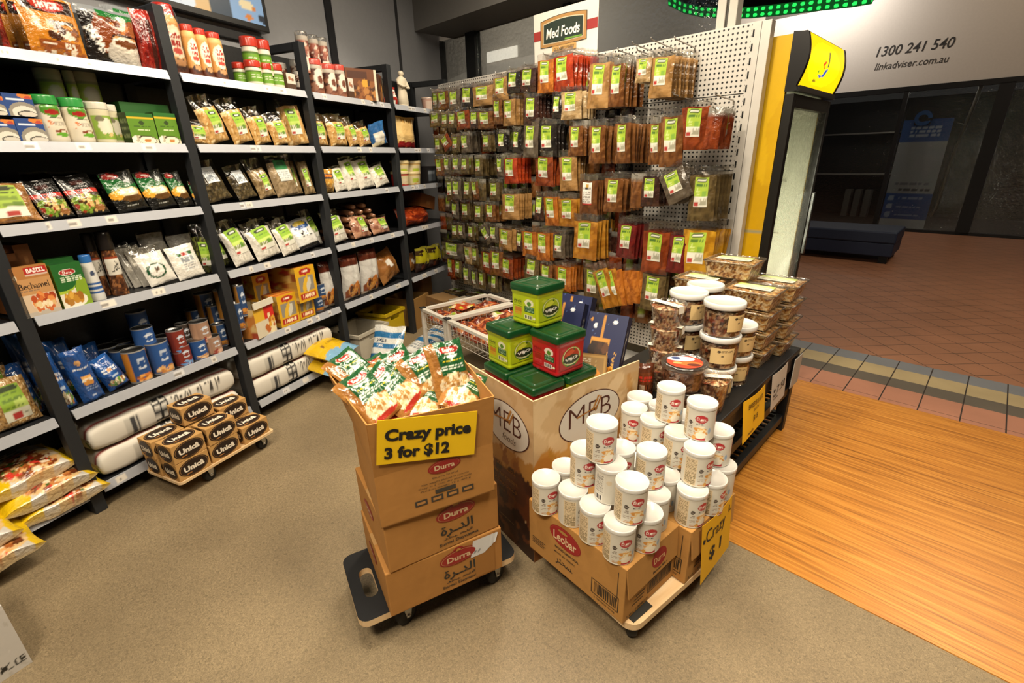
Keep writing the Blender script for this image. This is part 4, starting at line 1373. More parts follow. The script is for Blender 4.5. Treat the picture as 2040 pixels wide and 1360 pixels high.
def mk_bean_bag():
    lab = Art(40, 60, 'c8c6b2').rect(0, 0.3, 1, 1, '7d9c2c').rect(0.5, 0.3, 1, 0.62, 'a3b85a').ell(0.5, 0.9, 0.45, 0.08, '2c3a18').dash(0.1, 0.35, 0.9, 0.78, '587424', 7).rect(0.25, 0.02, 0.62, 0.2, 'a02c28').dash(0.65, 0.05, 0.95, 0.25, '8a8878', 3)
    return pouch('bean_bag', 0.26, 0.24, 0.10, mottled('a5814e', ['c8a878', '8a6636', 'd8c094', '70502a'], 420, 0.022, 3, 60, 60), 'a5814e', 6, label=(lab, 0.05, 0.45, 0.55, 0.34), clear=0.1, nu=40, nv=40, crease=0.006)


def mk_panko(seed=1):
    def f_():
        a = Art(90, 80, 'c9c4bc').rect(0, 0, 0.16, 1, 'd8b414').rect(0.9, 0, 1, 1, 'd8b414').ell(0.0, 0.2, 0.32, 0.4, 'd8b414').rect(0.0, 0.55, 0.12, 1, '7c1a14')
        a.dash(0.25, 0.72, 0.7, 0.92, '70706c', 2, seed).ell(0.62, 0.66, 0.14, 0.09, 'd89a20').ell(0.62, 0.66, 0.11, 0.06, 'b03a1c')
        a.ell(0.58, 0.32, 0.36, 0.34, 'd6b480').dish(0.58, 0.32, 0.35, 0.33, ['a05a2a', '7c3a18', 'b87840', '3f5a20', 'c8382a', 'e0ccb0', '5a2a14', 'd8a468', '6a3418', '8c4a20'], 190, 0.036, seed)
        return pouch('crispy_bread_bag', 0.33, 0.25, 0.095, a, 'c9b48c', seed, nu=46, nv=40, crease=0.007, belly=0.35, gusset=0.6)
    return f_


# ------------------------------------------------------------------ filling the shelves
SHELF = ['top shelf', 'second shelf', 'third shelf', 'fourth shelf', 'fifth shelf', 'bottom shelf']
BAY = ['left edge bay', 'near bay', 'second bay', 'third bay', 'corner bay']
ITEMS = []


def gsz(x, y, d):
    """pixel -> (s, z) on the shelving's upright plane d metres behind its front"""
    P = pl(x, y, S0 - AN * d, AN)
    return (P - S0) @ A, P[2]


def put(sh, kind, make, look, cat, xl, xr, yb, yt, d=0.03, z=None, rz=0.0, lean=0.0, group=None, roll=0.0, keep=False, thick=None, dz=0.0):
    """stand a product on shelf sh so that it spans xl..xr at its base and reaches yt"""
    zb = (ZS[sh] if z is None else z) + 0.001 + dz
    s0, s1 = gsz(xl, yb, d)[0], gsz(xr, yb, d)[0]
    sm = (s0 + s1) / 2
    z0 = zb
    lo, hi = z0 + 0.01, z0 + 0.6
    for _ in range(30):
        mid = (lo + hi) / 2
        y = proj(S0 + A * sm - AN * d + np.array([0, 0, mid]))[1]
        lo, hi = (mid, hi) if y > yt else (lo, mid)
    ITEMS.append(dict(sh=sh, kind=kind, make=make, look=look, cat=cat, s=sm, w=s1 - s0, h=mid - z0, d=d, z=zb, rz=rz, lean=lean, group=group, roll=roll, keep=keep, thick=thick, stk=z is not None or dz > 0))


def settle():
    """nudge and slim products that stand into each other"""
    for it in ITEMS:
        it['t'] = it['thick'] or 0.9 * min(it['w'], 0.16) * (1.0 if it['kind'] in ROUND else 0.55)
        it['s_0'] = it['s']
        if it['kind'].startswith('tin_') and it['kind'] != 'tin_or2':
            it['w'] *= 1.16
            it['h'] *= 0.86
    for _ in range(40):
        for i, a in enumerate(ITEMS):
            for b in ITEMS[:i]:
                if a['sh'] != b['sh'] or a['stk'] != b['stk'] or abs(a['s'] - b['s']) > 0.3:
                    continue
                if a['z'] + a['h'] < b['z'] + 0.004 or b['z'] + b['h'] < a['z'] + 0.004:
                    continue
                od = min(a['d'] + a['t'], b['d'] + b['t']) - max(a['d'], b['d'])
                ox = min(a['s'] + a['w'] / 2, b['s'] + b['w'] / 2) - max(a['s'] - a['w'] / 2, b['s'] - b['w'] / 2)
                if od <= 0 or ox <= 0:
                    continue
                p, q = (a, b) if a['d'] > b['d'] else (b, a)
                if p['d'] - q['d'] > 0.01 and p['d'] + p['t'] + od < 0.36:
                    p['d'] += od * 0.5
                    continue
                sg = 1 if a['s'] > b['s'] else -1
                for c, k in ((a, sg), (b, -sg)):
                    if abs(c['s'] + k * ox * 0.15 - c['s_0']) < 0.014:
                        c['s'] += k * ox * 0.15
                    if c['kind'] not in ROUND:
                        c['w'] *= 0.992


def flush():
    """build what has been put, with a label that tells each one from its neighbours"""
    seen = {}
    for it in ITEMS:
        b = sum(it['s'] > p for p in POSTS[1:])
        it['b'] = b
        seen.setdefault((it['look'], it['sh'], b), []).append(it)
    for (look, sh, b), L in seen.items():
        L.sort(key=lambda q: (round(q['s'], 2), q['z']))
        for i, it in enumerate(L):
            pos = '' if len(L) == 1 else (', %s from left' % ORD[min(i, 19)] if len(L) > 2 else (', left one', ', right one')[i])
            it['label'] = '%s%s, %s, %s' % (look, pos, SHELF[sh], BAY[b])
            if len(it['label'].split()) > 16:
                it['label'] = it['label'].replace(' with a cream dish picture', ' with cream dish').replace(' one, ', ', ').replace('the cut-off', 'cut-off')
    settle()
    for it in ITEMS:
        key = it['kind']
        if key not in PROTO:
            o = it['make']()
            PROTO[key] = o
            co = np.array([v.co[:] for v in o.data.vertices])
            o['_w'], o['_h'], o['_t'] = float(np.ptp(co[:, 0])), float(co[:, 2].max()), float(np.ptp(co[:, 1]))
            DIM[key] = (o['_w'], o['_h'], o['_t'])
            for k in ('_w', '_h', '_t'):
                del o[k]
        else:
            o = copy_tree(PROTO[key])
        w0, h0, t0 = DIM[key]
        sx, sz = it['w'] / w0, it['h'] / h0
        if it['keep']:
            sx = sz = min(sx, sz) if it['keep'] == 'min' else (sx + sz) / 2
        sy = (sx + sz) / 2 if it['thick'] is None else it['thick'] / t0
        if key in ROUND:
            sy = sx
        it['d'] = max(-0.01, min(it['d'], 0.366 - t0 * sy))
        dep = t0 * sy / 2
        it['roll'] *= 0.8
        it['z'] += dep * math.sin(it['lean']) * 0.9 + it['w'] / 2 * abs(math.sin(it['roll'])) * 0.7
        o.matrix_world = GON @ T(it['s'], it['d'] + dep, it['z'], it['rz'], -it['lean'], it['roll']) @ Matrix.Diagonal((sx, sy, sz, 1))
        g = it['group'] or (it['cat'] + 's on the ' + SHELF[it['sh']])
        tag(o, it['label'], it['cat'], g)
    ITEMS.clear()


DIM = {}
ROUND = set()

ROUND.update(['creamer', 'bigcreamer', 'spread', 'chocjar', 'chocclear', 'tube', 'tahini', 'halva', 'backjar', 'cup', 'cupg', 'cupr', 'salt', 'grinder', 'tin_orange', 'tin_blue', 'tin_small', 'tin_red', 'tin_pink', 'tin_dark', 'pinkcup'])
# ---- top shelf
put(0, 'redbag', mk_red_bag, 'glossy red coffee bag', 'bag', -40, 28, 92, -20, 0.03)
for k in range(3):
    put(0, 'orangebag', mk_orange_bag, 'orange snack bag seen edge-on behind the front one', 'bag', 12 + 22 * k, 78 + 22 * k, 100 + 3 * k, -6, 0.17 - 0.045 * k, rz=-0.5, thick=0.05)
put(0, 'orangebag', mk_orange_bag, 'orange snack bag with a dark name panel', 'bag', 72, 186, 113, -12, 0.02)
put(0, 'coffee', mk_coffee_bag, 'black coffee bag with a white cup picture', 'bag', 186, 296, 128, 14, 0.02)
put(0, 'coffee', mk_coffee_bag, 'dark coffee bag behind, half hidden by the cup one', 'bag', 244, 306, 132, 10, 0.13, rz=-0.3)
put(0, 'redbag', mk_red_bag, 'dark red coffee bag against the shelf post', 'bag', 290, 332, 133, 16, 0.03, rz=-0.2)
put(0, 'bigcreamer', mk_big_creamer, 'big shrink-wrapped creamer bottle with red lid', 'bottle', 348, 388, 146, 28, 0.02)
for k, (a, b, yb, yt) in enumerate([(388, 411, 151, 61), (413, 434, 155, 69), (437, 463, 158, 76)]):
    put(0, 'creamer', mk_creamer, 'slim creamer jar with red lid', 'jar', a, b, yb, yt, 0.02, group='creamer jars')
for k, (a, b, yb, yt, d) in enumerate([(484, 505, 163, 136, 0.08), (508, 532, 168, 133, 0.02), (534, 552, 171, 138, 0.02), (553, 574, 173, 140, 0.02)]):
    put(0, 'spread', mk_spread, 'green-labelled jar with red lid, lower row', 'jar', a, b, yb, yt, d, group='green-labelled red-lid jars')
for k, (a, b, yb, yt) in enumerate([(502, 527, 133, 92), (529, 550, 137, 98)]):
    put(0, 'spread', mk_spread, 'green-labelled jar with red lid, stacked on top', 'jar', a, b, yb, yt, 0.024, z=ZS[0] + 0.062, group='green-labelled red-lid jars')
put(0, 'chocbox', lambda: carton('tea_box', 0.06, 0.05, 0.085, Art(24, 30, 'c9c2b6').rect(0, 0, 1, 0.35, '4a3020').ell(0.35, 0.7, 0.15, 0.12, 'a06848').ell(0.65, 0.62, 0.14, 0.1, '8a5a40'), '6a4a38', 'c0b8ac', 20, 24), 'small white and brown box', 'box', 574, 591, 175, 146, 0.02)
for a, b, yb, yt, d in [(568, 584, 166, 132, 0.14), (583, 600, 172, 134, 0.10), (600, 614, 178, 150, 0.03)]:
    put(0, 'chocclear', mk_choc_clear, 'dark jar in shadow beside the post', 'jar', a, b, yb, yt, d)
for a, b, yb, yt in [(612, 629, 179, 130), (655, 672, 186, 134)]:
    put(0, 'chocclear', mk_choc_clear, 'clear-lidded chocolate jar', 'jar', a, b, yb, yt, 0.05)
for a, b, yb, yt in [(631, 654, 183, 129), (659, 679, 188, 138), (680, 698, 192, 140)]:
    put(0, 'chocjar', mk_choc_jar, 'chocolate jar with pinkish red lid', 'jar', a, b, yb, yt, 0.015, group='red-lidded chocolate jars')
for a, b, yb, yt in [(609, 626, 132, 71), (630, 645, 131, 78), (647, 662, 131, 83)]:
    put(0, 'tube', mk_tall_tube, 'tall clear tube of brown sweets stacked on jars', 'tube', a, b, yb, yt, 0.045, z=ZS[0] + 0.118, group='tall sweets tubes')
put(0, 'chocbox', None, 'narrow white and brown box leaning by the date box', 'box', 698, 709, 194, 156, 0.02)
put(0, 'datebox', mk_brown_carton, 'large brown picture box', 'box', 706, 748, 201, 137, 0.02, rz=-0.5)
put(0, 'datebox', mk_brown_carton, 'brown picture box turned sideways behind', 'box', 748, 774, 203, 150, 0.05, rz=0.5)
put(0, 'redwhite', mk_red_white_bag, 'small red and white bag', 'bag', 764, 783, 202, 171, 0.08)
put(0, 'redwhite', mk_red_white_bag, 'small red and white bag past the post', 'bag', 784, 797, 205, 171, 0.06)
put(0, 'statue', mk_statue, 'white robed figurine standing alone', 'statuette', 803, 821, 213, 150, 0.06)
put(0, 'pinkcup', mk_cup, 'pink and white paper cup', 'cup', 857, 870, 217, 197, 0.05)
# ---- second shelf
for k, (a, b, yb, yt, dz) in enumerate([(-12, 44, 280, 237, 0), (40, 102, 281, 236, 0), (-30, 22, 234, 190, 0.092), (16, 76, 236, 186, 0.092)]):
    put(1, 'coconut', mk_coconut, 'blue coconut box with a half-nut picture, ' + ('upper' if dz else 'lower'), 'box', a, b, yb, yt, 0.02, dz=dz, group='blue coconut boxes')
for a, b, yb, yt in [(98, 152, 282, 207), (150, 200, 283, 212)]:
    put(1, 'tahini', mk_tahini, 'waisted white jar with green lid', 'jar', a, b, yb, yt, 0.02, group='green-lidded jars')
for a, b, yb, yt, d in [(203, 242, 283, 217, 0.02), (236, 260, 284, 221, 0.06)]:
    put(1, 'halva', mk_halva, 'pale jar with green label and cream lid', 'jar', a, b, yb, yt, d)
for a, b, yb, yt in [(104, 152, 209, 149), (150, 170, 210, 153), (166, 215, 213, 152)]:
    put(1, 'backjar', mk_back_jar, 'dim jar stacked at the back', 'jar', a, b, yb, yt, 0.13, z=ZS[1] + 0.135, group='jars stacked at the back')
    put(1, 'halva', None, 'pale jar under the stacked dim jars', 'jar', a, b, yb + 60, yb + 2, 0.13)
for a, b in [(266, 318), (320, 362)]:
    put(1, 'greenbox', mk_green_box, 'bright green coconut box', 'box', a, b, 285, 225, 0.02, group='green coconut boxes')
put(1, 'greenback', mk_green_back, 'dark green wide box behind the bright green ones', 'box', 258, 352, 280, 206, 0.10)
for k, (a, b, yb, yt, rz, ro) in enumerate([(378, 428, 288, 252, 0, 0.05), (424, 476, 289, 219, 0.1, -0.3), (474, 520, 289, 224, 0, -0.32), (514, 556, 290, 236, 0.1, -0.25), (553, 586, 290, 244, -0.2, -0.25), (590, 623, 290, 214, -0.5, -0.2)]):
    put(1, 'beige', mk_grain(*BEIGE), 'clear bag of beige grain with green label', 'bag', a, b, yb, yt, 0.02 + 0.01 * (k % 2), lean=0.15, rz=rz, roll=ro, group='bags of beige grain')
for k, (a, b, yb, yt, ro) in enumerate([(632, 663, 291, 244, -0.1), (668, 704, 292, 246, -0.12), (702, 724, 292, 252, -0.3), (722, 748, 293, 258, -0.3)]):
    put(1, 'beige', None, 'clear bag of beige grain with green label', 'bag', a, b, yb, yt, 0.02, lean=0.15, roll=ro, group='bags of beige grain')
for k, (a, b, yb, yt) in enumerate([(640, 672, 246, 228), (668, 706, 250, 230)]):
    put(1, 'beigeslump', mk_grain(BEIGE[0], BEIGE[1], 4, None, 0.2, 0.1, 0.12, 0.1), 'slumped beige bag lying on the others', 'bag', a, b, yb, yt, 0.14, z=ZS[1] + 0.14)
    put(1, 'beigeslump', None, 'beige bag at the back holding up the slumped ones', 'bag', a, b, 290, 248, 0.14)
put(1, 'bluewhite', mk_blue_white, 'blue and white flour bag', 'bag', 752, 783, 293, 246, 0.02, roll=-0.3)
put(1, 'pasta', mk_pasta, 'yellow pasta bag with dark red ribbons', 'bag', 793, 839, 293, 231, 0.03)
# ---- third shelf
put(2, 'kraft', mk_kraft, 'big brown spice bag with green label leaning back', 'bag', -12, 98, 447, 364, 0.0, lean=0.45, thick=0.05)
for a, b, yb, yt in [(92, 158, 436, 356), (160, 228, 429, 346)]:
    put(2, 'salad', mk_salad, 'black bag with red band and salad picture', 'bag', a, b, yb, yt, 0.02, lean=0.3, roll=-0.1, group='black salad mix bags')
for a, b, yb, yt in [(244, 314, 421, 343), (303, 366, 417, 341), (360, 396, 411, 342)]:
    put(2, 'hummus', mk_hummus, 'black and green bag with a cream dish picture', 'bag', a, b, yb, yt, 0.02, lean=0.25, roll=-0.15, group='black and green mix bags')
for k in range(4):
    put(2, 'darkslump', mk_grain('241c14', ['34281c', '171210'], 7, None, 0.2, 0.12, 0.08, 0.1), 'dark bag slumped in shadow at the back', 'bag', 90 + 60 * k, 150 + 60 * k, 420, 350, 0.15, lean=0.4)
put(2, 'hummus', None, 'black and green bag past the post', 'bag', 388, 416, 404, 360, 0.02, lean=0.2)
for a, b, yb, yt, lab in [(424, 476, 400, 346, 1), (484, 524, 398, 350, 1)]:
    put(2, 'darkbag', mk_grain(*DARKG, seed=2, lab=WHITE_LABEL, lpos=(0.0, 0.62, 0.5, 0.2)), 'dark herb bag with white label', 'bag', a, b, yb, yt, 0.02, lean=0.35, roll=-0.2)
put(2, 'olive', mk_grain('8a7350', ['a08a64', '6f5a3c'], 3, lpos=(0.1, 0.36, 0.42, 0.2), clear=0.3), 'clear-topped brown grain bag', 'bag', 526, 562, 392, 338, 0.02, lean=0.2, roll=-0.2)
GW = Art(24, 40, 'c8ccc6').rect(0, 0.55, 1, 1, '1f6a38').ell(0.5, 0.82, 0.3, 0.1, '184a28').dash(0.1, 0.1, 0.9, 0.5, '8c9294', 4)
put(2, 'greyseed', mk_grain('8d7a5e', ['a08c6e', '7a684c'], 4, GW, 0.15, 0.22, 0.07, 0.2, (-0.05, 0.62, 0.5, 0.26)), 'seed bag with dark green and white label', 'bag', 560, 608, 389, 325, 0.01, lean=0.15, roll=-0.1)
for a, b, yb, yt in [(602, 622, 386, 322), (618, 634, 385, 322)]:
    put(2, 'olive', None, 'narrow brown bag turned towards the post', 'bag', a, b, yb, yt, 0.03, lean=0.15, roll=-0.15, rz=-0.6)
put(2, 'mustard', mk_mustard, 'mustard yellow grain bag', 'bag', 646, 675, 383, 336, 0.02)
for k, (a, b, yb, yt) in enumerate([(676, 702, 381, 336), (700, 726, 380, 319), (726, 758, 379, 319)]):
    put(2, 'whitebag', mk_grain(*WHITE, seed=1, w=0.14, h=0.24, clear=0.12, lpos=(0.0, 0.55, 0.5, 0.27)), 'white powder bag with green label', 'bag', a, b, yb, yt, 0.02, lean=0.15, roll=-0.12, group='white powder bags')
put(2, 'whitebag', None, 'rounded white bag next to the powder bags', 'bag', 757, 786, 378, 332, 0.02, lean=0.2, roll=-0.25)
for k, (a, b, yb, yt, dz) in enumerate([(802, 823, 367, 346, 0), (826, 846, 367, 346, 0), (802, 823, 346, 325, 0.078), (826, 846, 346, 325, 0.078)]):
    put(2, 'cupr' if k in (0,) else 'cupg', mk_tub_cup('a82c28', 'd8c8a8') if k == 0 else mk_tub_cup(), ('red' if k == 0 else 'cream') + ' spread tub, ' + ('upper' if dz else 'lower') + ' layer', 'tub', a, b, yb, yt, 0.04, dz=dz, group='spread tubs')
put(2, 'darkbox', mk_dark_box, 'dark box with grey panel', 'box', 851, 872, 365, 331, 0.05)
# ---- fourth shelf
for k, (dz, a) in enumerate([(0.055 * i, 4) for i in range(4)]):
    put(3, 'slab', mk_slab_box, 'flat brown box piled behind sauce box', 'box', 2 + 0 * k, 66, 560 - 20 * k, 536 - 16 * k, 0.10, dz=dz, group='pile of flat brown boxes')
put(3, 'bechamel', mk_bechamel, 'tan sauce mix box lettered in black', 'box', 51, 128, 626, 530, 0.0)
put(3, 'falafel', mk_falafel, 'green falafel mix box with plated picture', 'box', 128, 189, 610, 524, 0.01)
put(3, 'falafel', None, 'green box standing behind the falafel one', 'box', 112, 172, 590, 514, 0.08)
put(3, 'salt', mk_salt, 'white shaker with blue bands', 'shaker', 187, 219, 594, 523, 0.03)
for a, b, yb, yt, d in [(214, 240, 588, 501, 0.05), (234, 266, 586, 497, 0.03)]:
    put(3, 'grinder', mk_grinder, 'spice grinder with black cap', 'grinder', a, b, yb, yt, d)
for k in range(5):
    put(3, 'fold', mk_white_fold, 'thin white powder bag fanned out', 'bag', 256 + 12 * k, 300 + 12 * k, 567 - 2 * k, 492 + (k % 2) * 6, 0.11 - 0.02 * k, rz=-0.5 + 0.05 * k, lean=0.25, thick=0.02, roll=-0.2, group='fanned white powder bags')
put(3, 'badge', mk_white_badge, 'white bag with round green badge', 'bag', 308, 370, 565, 506, 0.0, lean=0.35, roll=-0.15)
put(3, 'slabbag', mk_white_slab, 'white bag with printed panel', 'bag', 356, 417, 553, 492, 0.0, lean=0.3, roll=-0.1)
for k in range(2):
    put(3, 'slump', mk_grain('c9c6bd', ['bdb9ae', 'd8d5cc'], 9, None, 0.2, 0.10, 0.1, 0.1), 'white bag lying at the back', 'bag', 300 + 44 * k, 366 + 44 * k, 550 - 8 * k, 500 - 6 * k, 0.13, lean=0.3)
    put(3, 'slump', None, 'white bag lying on top of the back ones', 'bag', 296 + 40 * k, 362 + 40 * k, 500 - 8 * k, 468 + 4 * k, 0.12, z=ZS[3] + 0.125, lean=0.3)
put(3, 'darkgreen', mk_grain('33341c', ['484a26', '23240f', '6a7030'], 5, GREEN_LABEL, clear=0.25), 'dark green herb bag beside the post', 'bag', 408, 440, 545, 470, 0.04, rz=-0.5)
put(3, 'darkgreen', None, 'dark herb bag with a curled green label', 'bag', 446, 482, 531, 480, 0.03, lean=0.3, roll=-0.2)
for k, (a, b, yb, yt) in enumerate([(476, 518, 522, 462), (522, 575, 515, 460), (570, 608, 506, 455)]):
    put(3, 'whitebag2', mk_grain('d6d2c8', ['e0dcd2', 'c4c0b4'], 6, w=0.16, h=0.22, clear=0.25, lpos=(-0.05, 0.5, 0.6, 0.28)), 'white powder bag with big green label', 'bag', a, b, yb, yt, 0.0, lean=0.3, roll=-0.2, group='white powder bags on the fourth shelf')
put(3, 'blackwhite', mk_black_white, 'white bag with black base and block letters', 'bag', 606, 650, 497, 437, 0.01, lean=0.3, roll=-0.15)
put(3, 'whitebag2', None, 'white bag half hidden by the post', 'bag', 640, 660, 492, 436, 0.05, lean=0.3, roll=-0.15)
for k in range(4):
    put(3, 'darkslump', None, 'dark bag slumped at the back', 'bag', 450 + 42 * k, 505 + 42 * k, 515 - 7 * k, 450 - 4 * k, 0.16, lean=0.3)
put(3, 'whitebag2', None, 'white bag with green label by the wrapped rolls', 'bag', 668, 704, 484, 437, 0.0, lean=0.3, roll=-0.15)
for a, b, yb, yt in [(716, 748, 473, 432), (752, 786, 464, 436)]:
    put(3, 'rollbag', mk_roll_bag, 'pinkish brown bag with green label', 'bag', a, b, yb, yt, 0.0, lean=0.3)
put(3, 'chili', mk_chili, 'heap of dark orange chilli bags', 'bag', 808, 868, 450, 412, 0.04, thick=0.16)
put(3, 'slab', None, 'flat brown box tilted on the chilli bags', 'box', 838, 866, 420, 392, 0.10, z=ZS[3] + 0.115, roll=0.3)
# ---- fifth shelf
put(4, 'beans', mk_bean_bag, 'large clear bag of beans with green label', 'bag', 2, 112, 868, 765, 0.02, lean=0.25)
put(4, 'beans', None, 'clear bag of beans lying across the other one', 'bag', -30, 44, 800, 735, 0.12, z=ZS[4] + 0.11)
put(4, 'beans', None, 'clear bag of beans at the far left edge', 'bag', -80, -2, 880, 790, 0.03)
put(4, 'flour1', mk_flour_blue(1), 'blue flour bag with food picture', 'bag', 52, 104, 800, 728, 0.06, roll=-0.1)
put(4, 'flour1', None, 'blue flour bag with food picture', 'bag', 118, 164, 796, 705, 0.01, roll=-0.12)
put(4, 'flourslim', mk_flour_slim, 'tall blue flour bag with burger picture', 'bag', 168, 220, 789, 694, 0.01, roll=-0.12)
put(4, 'flour2', mk_flour_blue(3), 'slumped blue flour bag beside the cans', 'bag', 222, 272, 770, 712, 0.02, roll=-0.3, lean=0.15)
for a, b in [(60, 110), (130, 180), (185, 235)]:
    put(4, 'flour2', None, 'dark blue bag standing in shadow behind', 'bag', a, b, 770, 668 + (b - 110) // 6, 0.16)
put(4, 'tin_orange', tin(0.05, 0.125, 'c07a1c', '1f4680', ['c8742c', '8a4a1c', 'e0a050'], 1), 'large orange and blue tin', 'tin', 274, 314, 757, 688, 0.01, group='large tins')
put(4, 'tin_blue', tin(0.05, 0.125, '1f4680', '244e8c', ['d8a868', 'b87838', 'e0c8a0'], 2), 'large blue tin with chickpea picture', 'tin', 318, 356, 738, 672, 0.01, group='large tins')
put(4, 'tin_small', tin(0.036, 0.075, '1f4a88', None, ['d8b890', 'c09060'], 3), 'small blue tin stacked on the large ones', 'tin', 284, 320, 686, 646, 0.05, z=ZS[4] + 0.125)
put(4, 'tin_small', None, 'small dark blue tin in shadow at the back', 'tin', 270, 304, 646, 610, 0.17, z=ZS[4] + 0.125)
for a, b, yb, yt, d in [(240, 284, 720, 686, 0.11), (286, 330, 712, 676, 0.14), (212, 256, 722, 682, 0.20), (262, 302, 715, 672, 0.22), (330, 362, 706, 664, 0.1)]:
    put(4, 'tin_blue', None, 'large tin in the back row, mostly lid', 'tin', a, b, yb, yt, d, group='large tins at the back')
put(4, 'tin_red', tin(0.036, 0.072, '6a241a', '7a2a1e', ['5a8ac0', '88a8d0'], 4), 'small dark red tin, lower one of its stack', 'tin', 362, 392, 722, 683, 0.01, group='small red tins')
put(4, 'tin_red', None, 'small dark red tin, upper one of its stack', 'tin', 350, 378, 686, 650, 0.012, z=ZS[4] + 0.073, group='small red tins')
put(4, 'tin_small', None, 'small blue tin at the shelf front', 'tin', 394, 422, 706, 671, 0.01)
put(4, 'tin_pink', tin(0.036, 0.078, 'b08a70', '9c7a64', ['8a3a30', 'd0a890'], 5), 'small beige tin, lower one of its stack', 'tin', 424, 450, 700, 665, 0.01)
put(4, 'tin_pink', None, 'small beige tin, upper one of its stack', 'tin', 398, 428, 671, 634, 0.03, z=ZS[4] + 0.073)
put(4, 'tin_dark', tin(0.036, 0.075, '2c2622', '3a302a', ['7a5a48', '8a8278'], 6), 'small dark tin beside the beige stack', 'tin', 376, 398, 676, 640, 0.06, z=ZS[4] + 0.073)
put(4, 'tin_dark', None, 'small dark tin under the other dark one', 'tin', 376, 398, 712, 678, 0.06)
OT = tin(0.036, 0.075, 'a8742c', '27436c', ['c08030', '8a5a28'], 7)
for k in range(3):
    for j, (a, b) in enumerate([(418, 450), (450, 474), (474, 492)]):
        put(4, 'tin_or2', OT, 'small orange and blue tin, ' + ['bottom', 'middle', 'top'][k] + ' of its stack', 'tin', a, b, 690 - 34 * k - j * 9, 655 - 34 * k - j * 9, [0.14, 0.04, 0.02][j], z=ZS[4] + 0.075 * k, group='stacked orange tins')
ROUND.add('tin_or2')
put(4, 'opencarton', mk_open_carton, 'open yellow and white biscuit carton', 'carton', 502, 552, 657, 612, 0.0, rz=0.2)
put(4, 'ybox', mk_yellow_box(1), 'yellow biscuit box, lower one of the front pair', 'box', 560, 600, 643, 586, 0.02, group='yellow biscuit boxes')
put(4, 'ybox', None, 'yellow biscuit box, lower one next to the tins', 'box', 598, 630, 630, 580, 0.03, group='yellow biscuit boxes')
put(4, 'ybox2', mk_yellow_box(2, 0.1, 0.26, 0.115), 'yellow biscuit box standing on the lower boxes', 'box', 584, 624, 583, 530, 0.035, z=ZS[4] + 0.125, group='yellow biscuit boxes')
put(4, 'ybox', None, 'yellow biscuit box in shadow at the back left', 'box', 496, 530, 600, 545, 0.22, z=ZS[4] + 0.10, group='yellow biscuit boxes')
put(4, 'ybox', None, 'yellow biscuit box under the shadowed back one', 'box', 496, 540, 640, 590, 0.22, group='yellow biscuit boxes')
for k in range(2):
    put(4, 'tin_or2', None, 'small orange tin beside the yellow boxes, ' + ['lower', 'upper'][k], 'tin', 632, 655, 612 - 22 * k, 590 - 24 * k, 0.05, z=ZS[4] + 0.075 * k)
put(4, 'nutbag', mk_nut_bag, 'white pouch with nut picture half behind the post', 'pouch', 652, 678, 604, 520, 0.04)
for a, b, yb, yt in [(694, 730, 590, 508), (731, 766, 581, 496)]:
    put(4, 'nutbag', None, 'white and brown pouch with nut picture', 'pouch', a, b, yb, yt, 0.02, group='nut pouches')
put(4, 'brownbag', mk_brown_bag, 'plain brown bag with small white sticker', 'bag', 772, 814, 564, 508, 0.0, lean=0.35, roll=-0.3)
put(4, 'brownbag', None, 'plain brown bag behind the stickered one', 'bag', 758, 790, 566, 520, 0.08, lean=0.2, roll=-0.2)
put(4, 'yblack', mk_yellow_black, 'brown coffee bag with yellow-green band, left of two', 'bag', 838, 862, 545, 492, 0.04)
put(4, 'yblack', None, 'brown coffee bag with yellow-green band, right of two', 'bag', 862, 886, 538, 487, 0.04)
put(4, 'brownbag', None, 'dim brown bag in the corner shelf', 'bag', 822, 842, 552, 506, 0.10, lean=0.2)
flush()
# pile of wrapped rolls on the fourth shelf
PROTO['roll'] = None
del PROTO['roll']
r_ = random.Random(4)
for row in range(6):
    for k in range(7 - row):
        s = 1.86 + 0.1 * k + 0.05 * row
        m = GON @ T(s, 0.185, ZS[3] + 0.001 + row * 0.044, PI / 2 - 0.25 + r_.uniform(-0.12, 0.12), 0, 0)
        inst('roll', mk_sausage_roll, m, '%s brown wrapped roll from left in layer %d of the pile, fourth shelf' % (ORD[k], row + 1), 'wrapped roll', 'pile of brown wrapped rolls')

